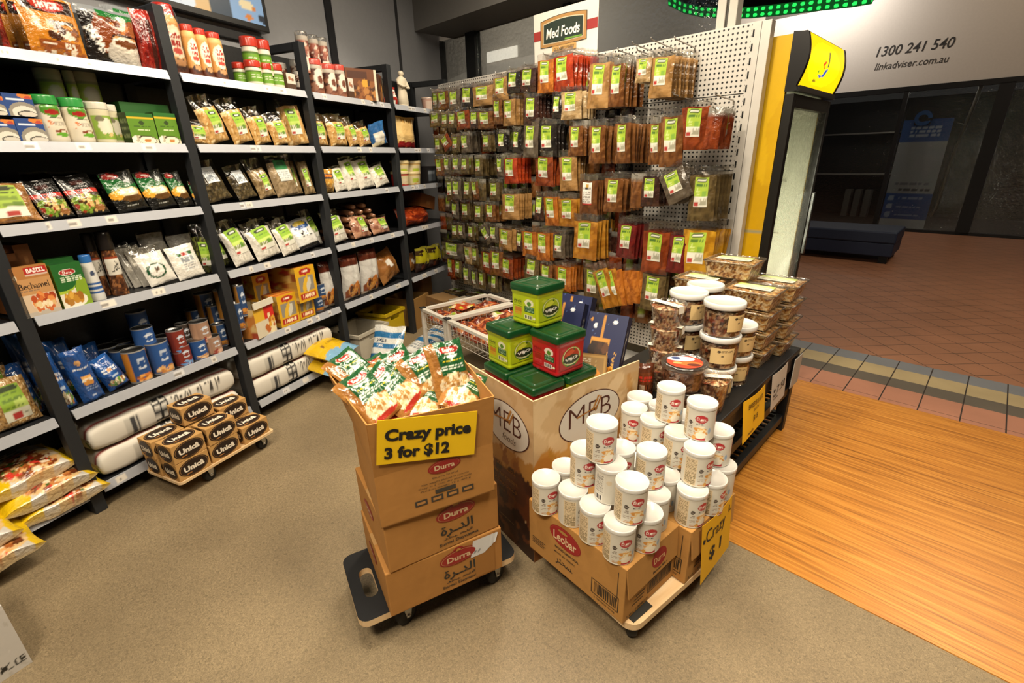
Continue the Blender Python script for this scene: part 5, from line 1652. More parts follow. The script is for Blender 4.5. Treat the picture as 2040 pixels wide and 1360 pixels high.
# ---- long paper sacks on the bottom shelf
def mk_sack():
    a = Art(150, 40, 'cfcabf').rect(0, 0.80, 1, 0.84, '8a1f1c').rect(0, 0.87, 1, 0.90, '2a2a2c').rect(0, 0.14, 1, 0.18, '2f6a38').rect(0, 0.05, 1, 0.08, '8a1f1c').rect(0, 0.0, 1, 0.03, '26262a')
    a.rect(0.2, 0.25, 0.29, 0.62, 'b8b4aa').bars(0.205, 0.27, 0.285, 0.6, '3a3a3c', 8).rect(0.38, 0.3, 0.48, 0.85, '1a1a1c')
    for i in range(3):
        for j in range(2):
            a.ell(0.405 + 0.05 * j, 0.42 + 0.15 * i, 0.017, 0.05, 'd8d4ca', 0.4)
    a.text('MEAL FLOUR', 0.70, 0.56, 0.38, 0.22, '3a3632', 0.0).dash(0.5, 0.22, 0.85, 0.3, '8f8a80', 1)
    L, w, t = 0.74, 0.29, 0.135
    n, mth = 110, 28
    xs = np.linspace(-1, 1, n)
    P = np.zeros((mth + 1, n, 3))
    C = np.zeros((mth + 1, n, 3))
    for i in range(mth + 1):
        th = -PI + 2 * PI * i / mth                      # section round the long axis
        cy, cz = -math.cos(th), math.sin(th)
        sy = math.copysign(abs(cy) ** 0.3, cy)
        sz = math.copysign(abs(cz) ** 0.5, cz)
        e = np.clip((1 - np.abs(xs) ** 18), 0, 1) ** 0.35
        P[i, :, 0] = xs * L / 2
        P[i, :, 1] = sy * w / 2 * (0.9 + 0.1 * e)
        P[i, :, 2] = t / 2 + sz * t / 2 * (0.12 + 0.88 * e) + 0.002 * np.sin(17 * xs + 3 * th)
        v = np.clip(0.5 + th / PI * 0.95, 0.0, 0.999) if -PI / 2 - .2 <= th <= PI / 2 + .2 else 0.985
        # front face spans th from -90 to 90 degrees
        C[i] = a.at(np.clip((xs + 1) / 2, 0.001, 0.999), np.full(n, v))
    mb = MB().grid(P, C, M['paper'])
    mb.add(P[:-1, 0], [tuple(range(mth))[::-1]], 'c2bcae', M['paper'])
    mb.add(P[:-1, -1], [tuple(range(mth))], 'c2bcae', M['paper'])
    return mb.build('flour_sack')


for nm, s, d, z, lab in [('a', 0.43, 0.16, 0.0, 'long white paper sack at the bottom left, under another'), ('a', 0.43, 0.165, 0.137, 'long white paper sack at the bottom left, on top'),
                         
                         ('a', 1.24, 0.155, 0.0, 'long white paper sack beside the yellow bags, under another'), ('a', 1.23, 0.16, 0.137, 'long white paper sack beside the yellow bags, on top')]:
    inst('sack', mk_sack, GON @ T(s, d, ZS[5] + 0.0035 + z), lab, 'sack', 'white paper sacks on the bottom shelf')

# ---- yellow rice bags sticking out of the bottom shelf
def mk_yellow_sack():
    a = Art(60, 80, 'd2aa1c').rect(0, 0, 1, 0.14, '7aa8c8').ell(0.2, 0.16, 0.3, 0.05, '7aa8c8').ell(0.8, 0.13, 0.3, 0.05, '7aa8c8').rect(0.14, 0.62, 0.75, 0.74, '4c8ab4').dash(0.18, 0.64, 0.7, 0.72, 'c8dce8', 1, 2)
    a.rect(0, 0.86, 1, 1, '20407c').dash(0.2, 0.78, 0.8, 0.84, '8a6a1c', 1).dash(0.25, 0.42, 0.85, 0.56, 'b08a20', 2, 4).ell(0.25, 0.33, 0.05, 0.03, '8a6428').dash(0.4, 0.3, 0.8, 0.36, 'a88420', 1)
    return pouch('rice_sack', 0.33, 0.46, 0.11, a, 'c09c1c', 5, nu=36, nv=50, crease=0.005)


LAY = Matrix.Rotation(-PI / 2, 4, 'X')           # a standing pouch laid on its back, head away from the viewer
for k, (s, d, z, rz) in enumerate([(1.50, -0.17, ZS[5] + 0.0, 0.16), (1.525, -0.175, ZS[5] + 0.105, 0.24)]):
    inst('yellowsack', mk_yellow_sack, GON @ T(s, d, z, rz, 0.16) @ LAY, ['lower', 'upper'][k] + ' yellow and blue rice sack jutting from the bottom shelf', 'sack', 'yellow rice sacks')

# ---- crates on the floor under the third bay
def crate(name, c, w, d, h, t=0.012, hole=True, mat='plastic', rim=0.012):
    mb = MB()
    mb.box(-w / 2, w / 2, -d / 2, d / 2, 0, t, c, M[mat])
    for x0, x1, y0, y1 in [(-w / 2, w / 2, -d / 2, -d / 2 + t), (-w / 2, w / 2, d / 2 - t, d / 2)]:
        if hole:
            mb.box(x0, -0.06, y0, y1, t, h, c, M[mat])
            mb.box(0.06, x1, y0, y1, t, h, c, M[mat])
            mb.box(-0.06, 0.06, y0, y1, t, h - 0.075, c, M[mat])
            mb.box(-0.06, 0.06, y0, y1, h - 0.04, h, c, M[mat])
        else:
            mb.box(x0, x1, y0, y1, t, h, c, M[mat])
    for x0, x1 in [(-w / 2, -w / 2 + t), (w / 2 - t, w / 2)]:
        mb.box(x0, x1, -d / 2 + t, d / 2 - t, t, h, c, M[mat])
    o = mb.build(name)
    if rim:
        m2 = MB()
        for x0, x1, y0, y1 in [(-w / 2 - rim, w / 2 + rim, -d / 2 - rim, -d / 2), (-w / 2 - rim, w / 2 + rim, d / 2, d / 2 + rim), (-w / 2 - rim, -w / 2, -d / 2, d / 2), (w / 2, w / 2 + rim, -d / 2, d / 2)]:
            m2.box(x0, x1, y0, y1, h - 0.022, h + 0.004, c, M[mat])
        m2.build('rim', o)
    return o


def gfl(x, y, z=0.0):
    P = fl(x, y, z) - S0
    return P @ A, -(P @ AN)


cr_ = crate('storage_crate', 'b9b2a2', 0.36, 0.34, 0.23)
cr_.matrix_world = GON @ T(2.02, 0.17, 0, 0.0)
tag(cr_, 'off-white plastic crate on the floor under the third bay', 'crate')
cr_ = crate('storage_crate', 'bfa218', 0.26, 0.30, 0.27)
cr_.matrix_world = GON @ T(2.385, 0.205, 0, 0.0)
tag(cr_, 'yellow plastic crate on the floor under the third bay', 'crate')
cr_ = crate('wooden_bin', '94703f', 0.30, 0.30, 0.30, 0.014, False, 'kraft', 0)
cr_.matrix_world = GON @ T(2.775, 0.19, 0, 0.06)
tag(cr_, 'brown open-topped bin on the floor past the yellow crate', 'bin')
for k, (x, y, z) in enumerate([(2.34, 0.17, 0.17), (2.40, 0.26, 0.19), (2.42, 0.15, 0.17)]):
    inst('olive2', mk_grain('4c4a24', ['6a6a34', '34321a', '7a7a44'], 8, None, 0.16, 0.16, 0.06, 0.2), GON @ T(x, y, z - 0.15, 0.5 * k, 0.1), 'dull green herb bag in the yellow crate, %s one' % ['left', 'rear', 'front'][k], 'bag', 'bags in the yellow crate')
o = carton('cardboard_box', 0.3, 0.2, 0.2, Art(8, 8, 'a89878'), 'a89878', 'b4a488', 4, 4)
o.matrix_world = GON @ T(3.13, 0.25, 0, 0.1)
tag(o, 'pale cardboard box on the floor in the far corner bay', 'box')
o = carton('cardboard_box', 0.24, 0.16, 0.2, Art(8, 8, '8c6234'), '7c5428', '9c7040', 4, 4)
o.matrix_world = GON @ T(3.08, 0.24, 0.2015, 0.2)
tag(o, 'brown cardboard box on the pale one in the far corner bay', 'box')

# ================================================================== lower left: bread bags, box, small trolley
r_ = random.Random(3)
BR = [(-0.115, -0.03, 0.0, 'lowest crispy bread bag of the right-hand pile on the floor', 1), (-0.14, -0.035, 0.078, 'middle crispy bread bag of the right-hand pile', 2), (-0.17, 0.0, 0.156, 'top crispy bread bag of the right-hand pile by the post', 3),
      (-0.42, -0.12, 0.0, 'lowest crispy bread bag at the left edge of the picture', 2), (-0.45, -0.09, 0.078, 'second crispy bread bag up at the left edge', 3), (-0.49, -0.04, 0.156, 'topmost crispy bread bag at the left edge', 1)]
for k, (s, d, z, lab, sd) in enumerate(BR):
    m = GON @ T(s, d - (0.03 if k > 2 else 0), (0.135 if k < 3 else 0.105) + z * 0.98, 0.06 * (k % 3 - 1), 0.24) @ LAY
    inst('panko%d' % sd, mk_panko(sd), m, lab, 'bread bag', 'crispy bread bags stacked at the foot of the shelving')

cb = carton('carton_box', 0.30, 0.30, 0.25, Art(80, 70, 'c8c4be').blobs(0, 0, 1, 1, ['bdb8b0', 'd0ccc6'], 40, 0.03, 2, 0.5).text('MACCE', 0.845, 0.14, 0.27, 0.11, '26241f', 0.03), 'bdb8b0', 'c4c0ba', 70, 60)
mbx = MB()
mbx.box(-0.15, 0.10, -0.151, 0.12, 0.2501, 0.2525, '1f3a28', M['card'])
mbx.build('printed_lid', cb)
P = fl(65, 1318)
q = fl(0, 1360) - P
cb.matrix_world = frame((P[0], P[1], 0), math.atan2(-q[1], -q[0])) @ T(-0.15, 0.15, 0)
tag(cb, 'white carton with black lettering cut off at the bottom left corner', 'box')


def caster(parent, x, y, zt, ang=0.4, r=0.035):
    """swivel caster hanging from height zt"""
    c = MB().lathe([(r * 0.6, -0.014), (r * 0.95, -0.014), (r, -0.008), (r, 0.008), (r * 0.95, 0.014), (r * 0.6, 0.014)], 24, '161616', M['rubber']).build('caster_wheel', parent)
    c.matrix_local = T(x, y, r + 0.0005, ang) @ Matrix.Rotation(PI / 2, 4, 'X')
    b = MB()
    for yy in (-0.02, 0.017):
        b.add([(-0.022, yy, zt - r), (0.022, yy, zt - r), (0.008, yy, -0.008), (-0.008, yy, -0.008), (-0.022, yy + 0.003, zt - r), (0.022, yy + 0.003, zt - r), (0.008, yy + 0.003, -0.008), (-0.008, yy + 0.003, -0.008)],
              [(0, 3, 2, 1), (4, 5, 6, 7), (0, 1, 5, 4), (1, 2, 6, 5), (2, 3, 7, 6), (3, 0, 4, 7)], 'b8b8b4', M['metal'])
    b.box(-0.026, 0.026, -0.022, 0.022, zt - r - 0.006, zt - r, 'a8a8a4', M['metal'])
    b.tube([(0, -0.024, 0), (0, 0.024, 0)], 0.006, 'c8c8c4', M['metal'], 10)
    k = b.build('caster_fork', parent)
    k.matrix_local = T(x, y, r + 0.0005, ang)


def board(name, w, d, z0, z1, col, mat, edge, rad=0.03, slot=None, parent=None, edge_mat='ply'):
    """rounded trolley deck; slot = (cx, cy, length, width) of a hand hole"""
    bm = bmesh.new()
    n = 6
    out = []
    for cx, cy, a0 in [(w - rad, rad, -PI / 2), (w - rad, d - rad, 0), (rad, d - rad, PI / 2), (rad, rad, PI)]:
        for i in range(n + 1):
            t = a0 + PI / 2 * i / n
            out.append((cx + rad * math.cos(t), cy + rad * math.sin(t)))
    mb = MB()
    N_ = len(out)
    if slot:
        cx, cy, L, W = slot
        inn = []
        for a0, sgn in ((0, 1), (PI, -1)):
            for i in range(N_ // 2):
                t = a0 + PI * i / (N_ // 2 - 1)
                inn.append((cx + W / 2 * math.cos(t), cy + sgn * (L - W) / 2 + W / 2 * math.sin(t)))
        # line both loops up by angle
        oa = [math.atan2(y - cy, x - cx) for x, y in out]
        k0 = min(range(N_), key=lambda i: abs(oa[i]))
        out = out[k0:] + out[:k0]
        for z, fl_ in ((z1, False), (z0, True)):
            V = [(x, y, z) for x, y in out] + [(x, y, z) for x, y in inn]
            F = []
            for i in range(N_):
                j = (i + 1) % N_
                q = (i, j, N_ + j, N_ + i)
                F.append(q[::-1] if fl_ else q)
            mb.add(V, F, col, M[mat])
        V = [(x, y, z) for z in (z0, z1) for x, y in inn]
        mb.add(V, [((i + 1) % N_, i, N_ + i, N_ + (i + 1) % N_) for i in range(N_)], edge, M[edge_mat])
    else:
        mb.add([(x, y, z1) for x, y in out], [tuple(range(N_))], col, M[mat])
        mb.add([(x, y, z0) for x, y in out], [tuple(range(N_))[::-1]], col, M[mat])
    V = [(x, y, z) for z in (z0, z1) for x, y in out]
    mb.add(V, [(i, (i + 1) % N_, N_ + (i + 1) % N_, N_ + i) for i in range(N_)], edge, M[edge_mat])
    bm.free()
    return mb.build(name, parent)


# ---- small trolley with drink packs
UP = fl(358, 963, 0.10)
UQ = fl(540, 858, 0.10)
ud = (UQ - UP) / np.linalg.norm(UQ - UP)
UF = frame((UP[0], UP[1], 0), math.atan2(ud[1], ud[0]))
tro = empty('small_trolley', 'small low trolley under the brown drink packs beside the shelving', 'trolley', UF)
bd = board('deck', 0.53, 0.275, 0.085, 0.098, 'a8895e', 'ply', 'c8ae84', 0.02, None, tro)
for x, y in [(0.16, 0.05), (0.47, 0.05), (0.16, 0.225), (0.47, 0.225)]:
    caster(tro, x, y, 0.085, 0.2, 0.032)


def mk_unica(w, d, h):
    def f_():
        mb = MB().box(-w / 2, w / 2, -d / 2, d / 2, 0, h, 'bb9158', M['kraft'], 0.003)
        o = mb.build('drink_pack')
        fr = on_plane(None, 0, -d / 2 - 0.0006, h / 2)
        sd = on_plane(None, -w / 2 - 0.0006, 0, h / 2, (0, -1, 0))
        tp = on_plane(None, 0, 0, h + 0.0006, (1, 0, 0), (0, 1, 0))
        p = MB()
        for fn, W, H in ((fr, w, h), (sd, d, h), (tp, w, d)):
            e = 0.0004
            def lift(fn=fn, k=1):
                a, b, c = fn(0, 0), fn(1, 0), fn(0, 1)
                n = np.cross(b - a, c - a)
                return lambda x, y: fn(x, y) + n * 0.0004 * k
            p.disc(fn, 0, 0, W * 0.46, H * 0.46, '1a0f0b', M['card'])
            p.disc(lift(k=1), 0, 0, W * 0.43, H * 0.42, '8a6438', M['card'])
            p.disc(lift(k=2), 0, 0, W * 0.415, H * 0.40, '21120c', M['card'])
            p.text('Unic\u00e2', lift(k=3), 0, 0.0, H * 0.27, 'e6dccb', M['card'], 0.045, W * 0.62)
            p.disc(lift(k=3), -W * 0.18, -H * 0.26, W * 0.09, H * 0.03, 'a8703a', M['card'])
        p.build('print', o)
        return o
    return f_


w1, d1, h1 = 0.155, 0.115, 0.096
k = 0
for (x, y, z, lab) in [(0.085, 0.062, 0, 'lower front drink pack at the near end'), (0.085, 0.062, 1, 'upper front drink pack at the near end'), (0.25, 0.064, 0, 'lower front drink pack, second along'),
                       (0.255, 0.062, 1, 'upper front drink pack, second along'), (0.43, 0.066, 0, 'single front drink pack at the far end'), (0.08, 0.19, 0, 'lower rear drink pack by the shelf rail'), (0.075, 0.19, 1, 'rear drink pack in the second layer by the shelf rail'),
                       (0.25, 0.19, 0, 'hidden rear drink pack under the topmost'), (0.245, 0.19, 1, 'rear drink pack supporting the topmost'), (0.235, 0.185, 2, 'topmost drink pack of the stack'), (0.425, 0.195, 0, 'lower rear drink pack at the far end'), (0.42, 0.195, 1, 'upper rear drink pack at the far end')]:
    inst('unica', mk_unica(w1, d1, h1), UF @ T(x, y, 0.0985 + z * (h1 + 0.0005), r_.uniform(-0.03, 0.03)), 'brown ' + lab + ' on the small trolley', 'drink pack', 'brown drink packs on the small trolley')

# ---- striped salt bags on the floor
def mk_salt_bag():
    a = Art(60, 80, 'cfcfca').rect(0, 0.76, 1, 0.88, '2a6a9c').rect(0, 0.54, 1, 0.64, '2a6a9c').rect(0, 0.33, 1, 0.43, '2a6a9c').text('SALT', 0.35, 0.70, 0.4, 0.08, '2a3a54', 0.03).text('10 KG', 0.3, 0.59, 0.3, 0.06, 'd8dce0', 0.03)
    a.dash(0.2, 0.46, 0.8, 0.5, '6a7480', 1).dash(0.1, 0.1, 0.7, 0.28, '8a8f92', 3).dash(0.3, 0.36, 0.8, 0.40, '9ab4c8', 1)
    return pouch('salt_sack', 0.26, 0.40, 0.10, a, 'c6c6c0', 4, nu=36, nv=44, crease=0.006)


for x, y, z, rz, rx, up, lab in [(830, 722, 0.05, -0.45, 0.10, 0, 'lower right blue striped white sack on the floor'), (822, 704, 0.14, -0.6, 0.2, 0, 'upper right blue striped white sack on the floor'), (758, 752, 0.004, -0.28, -0.62, 1, 'front blue striped white sack leaning behind the carton stack')]:
    inst('saltbag', mk_salt_bag, Matrix.Translation(Vector(fl(x, y, z))) @ (T(0, 0, 0, rz, rx) if up else T(0, 0, 0, rz, rx) @ LAY), lab, 'sack', 'blue striped sacks')

# ================================================================== black trolley with the carton stack
DP, DQ = fl(780, 1230, 0.13), fl(1000, 1130, 0.13)
du = (DQ - DP) / np.linalg.norm(DQ - DP)
DA = math.atan2(du[1], du[0])
BP = fl(717, 1245, 0.13)
DF = frame((BP[0], BP[1], 0), DA)
tr = empty('black_trolley', 'black plywood trolley with hand slot under the carton stack', 'trolley', DF)
board('deck', 0.575, 0.315, 0.105, 0.13, '1d1e20', 'dark', 'b98c5c', 0.035, (0.062, 0.155, 0.135, 0.045), tr)
for x, y in [(0.155, 0.05), (0.50, 0.05), (0.14, 0.27), (0.50, 0.27)]:
    caster(tr, x, y, 0.105, 0.35, 0.04)
DF2 = frame((DP[0], DP[1], 0), DA)
KR = 'a9783f'


def durra_prints(p, fn, w, h, ar=True):
    lift = lambda k: (lambda x, y: fn(x, y) + nrm * 0.0005 * k)
    a, b, c = fn(0, 0), fn(1, 0), fn(0, 1)
    nrm = np.cross(b - a, c - a)
    cy = h * (0.25 if ar else 0.12)
    p.disc(lift(1), 0, cy, 0.068, 0.030, '8f1f1c', M['card'], ang=0.05)
    p.disc(lift(1), 0.0, cy + 0.024, 0.02, 0.016, '8f1f1c', M['card'])
    p.disc(lift(2), 0, cy, 0.063, 0.026, 'b48a5c', M['card'], ang=0.05)
    p.disc(lift(3), 0, cy, 0.061, 0.0245, '92201d', M['card'], ang=0.05)
    p.disc(lift(3), 0, cy + 0.026, 0.009, 0.009, 'b07c3c', M['card'])
    p.text('Durra', lift(4), 0, cy - 0.002, 0.022, 'cdb28c', M['card'], 0.03, 0.085)
    if ar:
        p.text(AR_DURRA, lift(1), 0.0, -h * 0.10, 0.034, '2b2a26', M['card'], 0.02, 0.115)
        for k, (yy, ww) in enumerate([(-0.26, 0.11), (-0.37, 0.14)]):
            p.text(['\ufea9\ufea8\ufe92 \ufea4\ufee8\ufe94', 'Sugar Spread'][k] if k == 0 else 'Surgal Daynatma', lift(1), 0.005, h * yy, 0.011, '2b2a26', M['card'], 0.02, ww)


def durra_box(x, y, z, rz, w, d, h, label, ar=True, side=True):
    o = MB().box(0, w, 0, d, 0, h, KR, M['kraft'], 0.004).build('cardboard_box')
    p = MB()
    fn = on_plane(None, w * 0.60, -0.0012, h / 2)
    durra_prints(p, fn, w, h, ar)
    p.build('print', o)
    p = MB()
    sf = on_plane(None, -0.0012, d * 0.55, h / 2, (0, -1, 0))
    p.disc(sf, 0, 0.02, 0.055, 0.024, '8f1f1c', M['card'])
    p.text('Durra', lambda a, b: sf(a, b) + np.array([-0.0006, 0, 0]), 0, 0.019, 0.018, 'cdb28c', M['card'], 0.03, 0.07)
    p.build('side_print', o)
    s = MB().bar2(on_plane(None, 0, d / 2 - 0.03, h + 0.0006, (1, 0, 0), (0, 1, 0)), 0.0, 0, w, 0.06, 'a88452', M['paper'])
    s.build('sealing_tape', o)
    o.matrix_world = DF2 @ T(x, y, z, rz)
    return tag(o, label, 'box', 'stacked brown cartons')


b1 = durra_box(0, 0, 0.1305, 0.0, 0.405, 0.34, 0.18, 'lowest brown carton, on the black trolley')
# torn white packing list on the lowest carton
mb = MB()
g = np.zeros((8, 14, 3))
for i in range(8):
    for j in range(14):
        g[i, j] = (0.285 + 0.092 * j / 13 + 0.012 * i / 7, -0.0025 - 0.004 * max(0, j - 7) / 6 * math.sin(j * 1.3) ** 2, 0.105 + 0.066 * i / 7 + (0.03 * (1 - i / 7) * max(0, (j - 7)) / 6))
mb.grid(g, Art(20, 12, 'cfd0d0').dash(0.1, 0.75, 0.4, 0.9, '50545a', 1).rect(0.12, 0.2, 0.2, 0.32, '444a50').rect(0.26, 0.2, 0.34, 0.32, '444a50').at(*np.meshgrid(np.linspace(.01, .99, 14), np.linspace(.01, .99, 8))), M['paper'])
mb.grid(g + [0, 0.0012, 0], 'c8c8c8', M['paper'], flip=True)
mb.build('packing_slip', b1)['label'] = 'torn white packing slip'
p_ = MB()
p_.box(0.30, 0.375, -0.002, 0.002, 0.01, 0.17, '9a6a30', M['paper'])
p_.build('packing_tape', b1)
durra_box(0.015, -0.005, 0.312, 0.03, 0.385, 0.345, 0.182, 'middle brown carton of the stack on the black trolley')
# open top carton
z0, zf, zt = 0.496, 0.675, 0.855
ob = empty('open_carton', 'open brown carton on top of the stack, holding green packets', 'box', DF2 @ T(0.01, -0.012, z0, -0.035), 'stacked brown cartons')
W, D, hh = 0.365, 0.36, zf - z0
mb = MB()
t = 0.004
for x0, x1, y0, y1 in [(0, W, 0, t), (0, W, D - t, D), (0, t, t, D - t), (W - t, W, t, D - t)]:
    mb.box(x0, x1, y0, y1, 0, hh, KR, M['kraft'])
mb.box(0, W, 0, D, 0, t, KR, M['kraft'])
mb.build('body', ob)


def sheet(P0, P1, P2, P3, t, c, name, parent, mat='kraft', n=8, curl=0.0):
    """bent card flap with thickness between four corners (P0 P1 bottom, P3 P2 top)"""
    P0, P1, P2, P3 = (np.array(p, float) for p in (P0, P1, P2, P3))
    u, v = np.meshgrid(np.linspace(0, 1, n), np.linspace(0, 1, n))
    G = (P0 * ((1 - u) * (1 - v))[..., None] + P1 * (u * (1 - v))[..., None] + P2 * (u * v)[..., None] + P3 * ((1 - u) * v)[..., None])
    nn = np.cross(P1 - P0, P3 - P0)
    nn = nn / np.linalg.norm(nn)
    G = G + nn * (curl * np.sin(u * PI) * v)[..., None]
    B = G - nn * t
    mb = MB().grid(G, c, M[mat]).grid(B, c, M[mat], flip=True)
    for a, b in ((G[0], B[0]), (B[-1], G[-1]), (B[:, 0], G[:, 0]), (G[:, -1], B[:, -1])):
        mb.grid(np.stack([b, a]), c, M[mat], smooth=False)
    return mb.build(name, parent)


ht = zt - z0
sheet((0, 0, hh), (W, 0, hh), (W + 0.005, -0.014, ht - 0.012), (0.0, -0.02, ht), t, KR, 'flap', ob, curl=0.004)
sheet((0, D, hh), (0, 0, hh), (-0.002, -0.018, ht), (-0.05, D + 0.035, ht - 0.002), t, KR, 'flap', ob)
sheet((W, 0, hh), (W, D, hh), (W + 0.03, D + 0.035, ht), (W + 0.007, -0.012, ht - 0.012), t, KR, 'flap', ob)
sheet((W, D, hh), (0, D, hh), (-0.05, D + 0.035, ht - 0.002), (W + 0.03, D + 0.035, ht + 0.005), t, KR, 'flap', ob)
p = MB()
fn = on_plane(None, W * 0.56, -0.0012, hh * 0.60)
lift = lambda k: (lambda x, y: fn(x, y) + np.array([0, -0.0005 * k, 0]))
p.disc(lift(1), 0, 0.045, 0.052, 0.023, '8f1f1c', M['card'], ang=0.05)
p.disc(lift(2), 0, 0.045, 0.047, 0.019, 'a86a48', M['card'], ang=0.05)
p.disc(lift(3), 0, 0.045, 0.0455, 0.0178, '92201d', M['card'], ang=0.05)
p.text('Durra', lift(4), 0, 0.044, 0.017, 'cdb28c', M['card'], 0.03, 0.064)
for k, (yy, w_) in enumerate([(0.012, 0.08), (-0.003, 0.15), (-0.014, 0.17), (-0.025, 0.16)]):
    p.text(['Durra brand', 'Net weight packed in cartons', 'Keep in a cool dry place only', 'Product weight 12 x 400 g'][k], lift(1), 0, yy, 0.006, '4a3a28', M['card'], 0.0, w_)
p.bar2(lift(1), -0.035, -0.046, 0.03, -0.032, '3a342c')
for k in range(4):
    p.bar2(lift(1), -0.10 + 0.05 * k, -0.072, -0.062 + 0.05 * k, -0.052, '3a342c')
    p.bar2(lift(2), -0.094 + 0.05 * k, -0.067, -0.068 + 0.05 * k, -0.058, 'a9783f')
p.build('print', ob)
# yellow price card on the front flap
sg = empty('price_card', 'yellow card reading Crazy price 3 for $12 taped to the top carton', 'sign', DF2 @ T(0.01, -0.012, z0, -0.035))
OBM = DF2 @ T(0.01, -0.012, z0, -0.035)


def on_flap(x, y):
    o_ = np.array(OBM @ Vector((0, -0.014, 0)))
    n_ = np.array((OBM.to_3x3() @ Vector((0, 1, 0))))
    q = OBM.inverted() @ Vector(pl(x, y, o_, n_))
    return np.array((q.x, -0.009 - 0.017 * max(0, (q.z - hh) / (ht - hh)), q.z))


P0, P1, P2, P3 = on_flap(750, 927), on_flap(946, 906), on_flap(949, 816), on_flap(749, 834)
sheet(P0, P1, P2, P3, 0.0012, 'f2c606', 'card', sg, 'paper')


def bil(P0, P1, P2, P3, off):
    nn = np.cross(P1 - P0, P3 - P0)
    nn = nn / np.linalg.norm(nn)
    return lambda x, y: P0 * (1 - x) * (1 - y) + P1 * x * (1 - y) + P2 * x * y + P3 * (1 - x) * y + nn * off


fq = bil(P0, P1, P2, P3, 0.0016)
p = MB()
asp = 0.325 / 0.178
v, F_ = glyphs('Crazy price', 0.025)
for txt, cx, cy, wd, hh_ in (('Crazy price', 0.505, 0.62, 0.87, 0.25), ('3 for $12', 0.395, 0.235, 0.65, 0.25)):
    v, F_ = glyphs(txt, 0.045)
    sx = wd / (v[:, 0].max() - v[:, 0].min())
    p.flat(v, F_, '141210', M['paper'], fq, cx, cy, sx, hh_)
p.build('lettering', sg)


def mk_packet():
    a = Art(70, 100, '9a6a34').rect(0.22, 0.42, 1, 1, '1c4c28').rect(0.12, 0.42, 0.24, 1, '8a5c2c').ell(0.6, 0.84, 0.28, 0.075, 'd8d2c4').ell(0.6, 0.84, 0.26, 0.062, '98241f').text('Durra', 0.6, 0.845, 0.3, 0.05, 'ecdcd0', 0.03).text('Salmon', 0.62, 0.73, 0.4, 0.05, 'dfe4d8', 0.02)
    a.dash(0.35, 0.62, 0.9, 0.67, 'c0b02c', 1).dash(0.3, 0.5, 0.9, 0.58, 'cdd6c6', 2).ell(0.55, 0.24, 0.42, 0.2, 'cfbf9c').dish(0.55, 0.26, 0.38, 0.16, ['e0cfa8', 'c8a468', 'b08448', 'eadcbc'], 60, 0.05, 3).ell(0.5, 0.08, 0.36, 0.05, 'a03024')
    return pouch('rusk_packet', 0.125, 0.185, 0.045, a, '93622c', 5, nu=34, nv=46, crease=0.005, gusset=0.2)


PK = [(708, 744, 0.84, 0.1, 0.95, -0.5, 'at the back left corner of the open carton'), (734, 792, 0.835, 0.0, 0.85, -0.5, 'at the front left of the open carton'), (780, 777, 0.835, 0.0, 0.85, -0.7, 'lying slantwise in the middle of the open carton'),
      (803, 746, 0.825, 0.0, 0.6, -0.4, 'half hidden behind the middle of the open carton'), (848, 752, 0.84, 0.0, 0.7, -0.35, 'left of the most upright one'), (893, 737, 0.872, 0.0, 0.45, -0.06, 'most upright, at the right of the open carton'),
      (922, 778, 0.805, 0.3, 1.1, 0.9, 'low in the near right corner of the open carton'), (760, 806, 0.785, 0.2, 1.3, -0.3, 'low at the front of the open carton'), (845, 798, 0.785, -0.2, 1.3, 0.4, 'low in front of the upright ones'), (885, 790, 0.775, 0.1, 1.3, -0.2, 'under the one in the near right corner'), (765, 748, 0.80, 0.3, 1.1, -0.2, 'low at the back of the open carton')]
DR = Matrix.Rotation(DA - 0.035, 4, 'Z')
for k, (x, y, z, rz, ln, ro, lab) in enumerate(PK):
    c_ = fl(x, y, z)
    inst('packet', mk_packet, Matrix.Translation(Vector(c_)) @ DR @ T(0, 0, 0, rz, -ln, ro) @ Matrix.Translation((0, 0, -0.092)), 'green and brown packet ' + lab, 'packet', 'green and brown packets in the open carton')
mb = MB().box(0.012, W - 0.012, 0.012, D - 0.012, 0.006, 0.235, '8a5e2c', M['kraft'])
o = mb.build('packet_layer', None, OBM)
tag(o, 'brown packed layer under the loose packets in the open carton', 'packets')

# ================================================================== printed display bin with tubs
MF = frame((0.067, 1.449, 0), math.atan2(0.590, 0.807))
BW, BD, BH = 0.559, 0.43, 0.72
bin_ = empty('display_bin', 'cream and brown printed display bin with oval lettered badges, holding tubs', 'display bin', MF)


def bin_art(w, h, left):
    a = Art(w, h, 'c2a37a')
    r = random.Random(5 if left else 6)
    for i in range(260):
        y = r.random()
        if left:
            c = r.choice(['b8976c', 'c4a47a', 'bfa078']) if y > 0.62 else (r.choice(['8a5424', '7a4418', '9c6428', 'a87838']) if y > 0.5 else r.choice(['3a1a0c', '4a240f', '5a2c10', '2c1208', '6a3a14']))
        else:
            c = r.choice(['c9aa7e', 'd4b88e', 'bf9c6c']) if y > 0.66 else (r.choice(['c08840', 'b87a30', 'c99850', 'b5822e']) if y > 0.42 else r.choice(['9c6420', '8a5218', 'b07428', '7a4414']))
        a.ell(r.random(), y, 0.10, 0.05, c, r.uniform(-0.6, 0.6))
    if not left:
        for k in range(5):
            a.ell(0.93 + 0.02 * k, 0.80 - 0.05 * k, 0.03, 0.16, ['b98a50', 'c09458'][k % 2], 0.3)
    return a


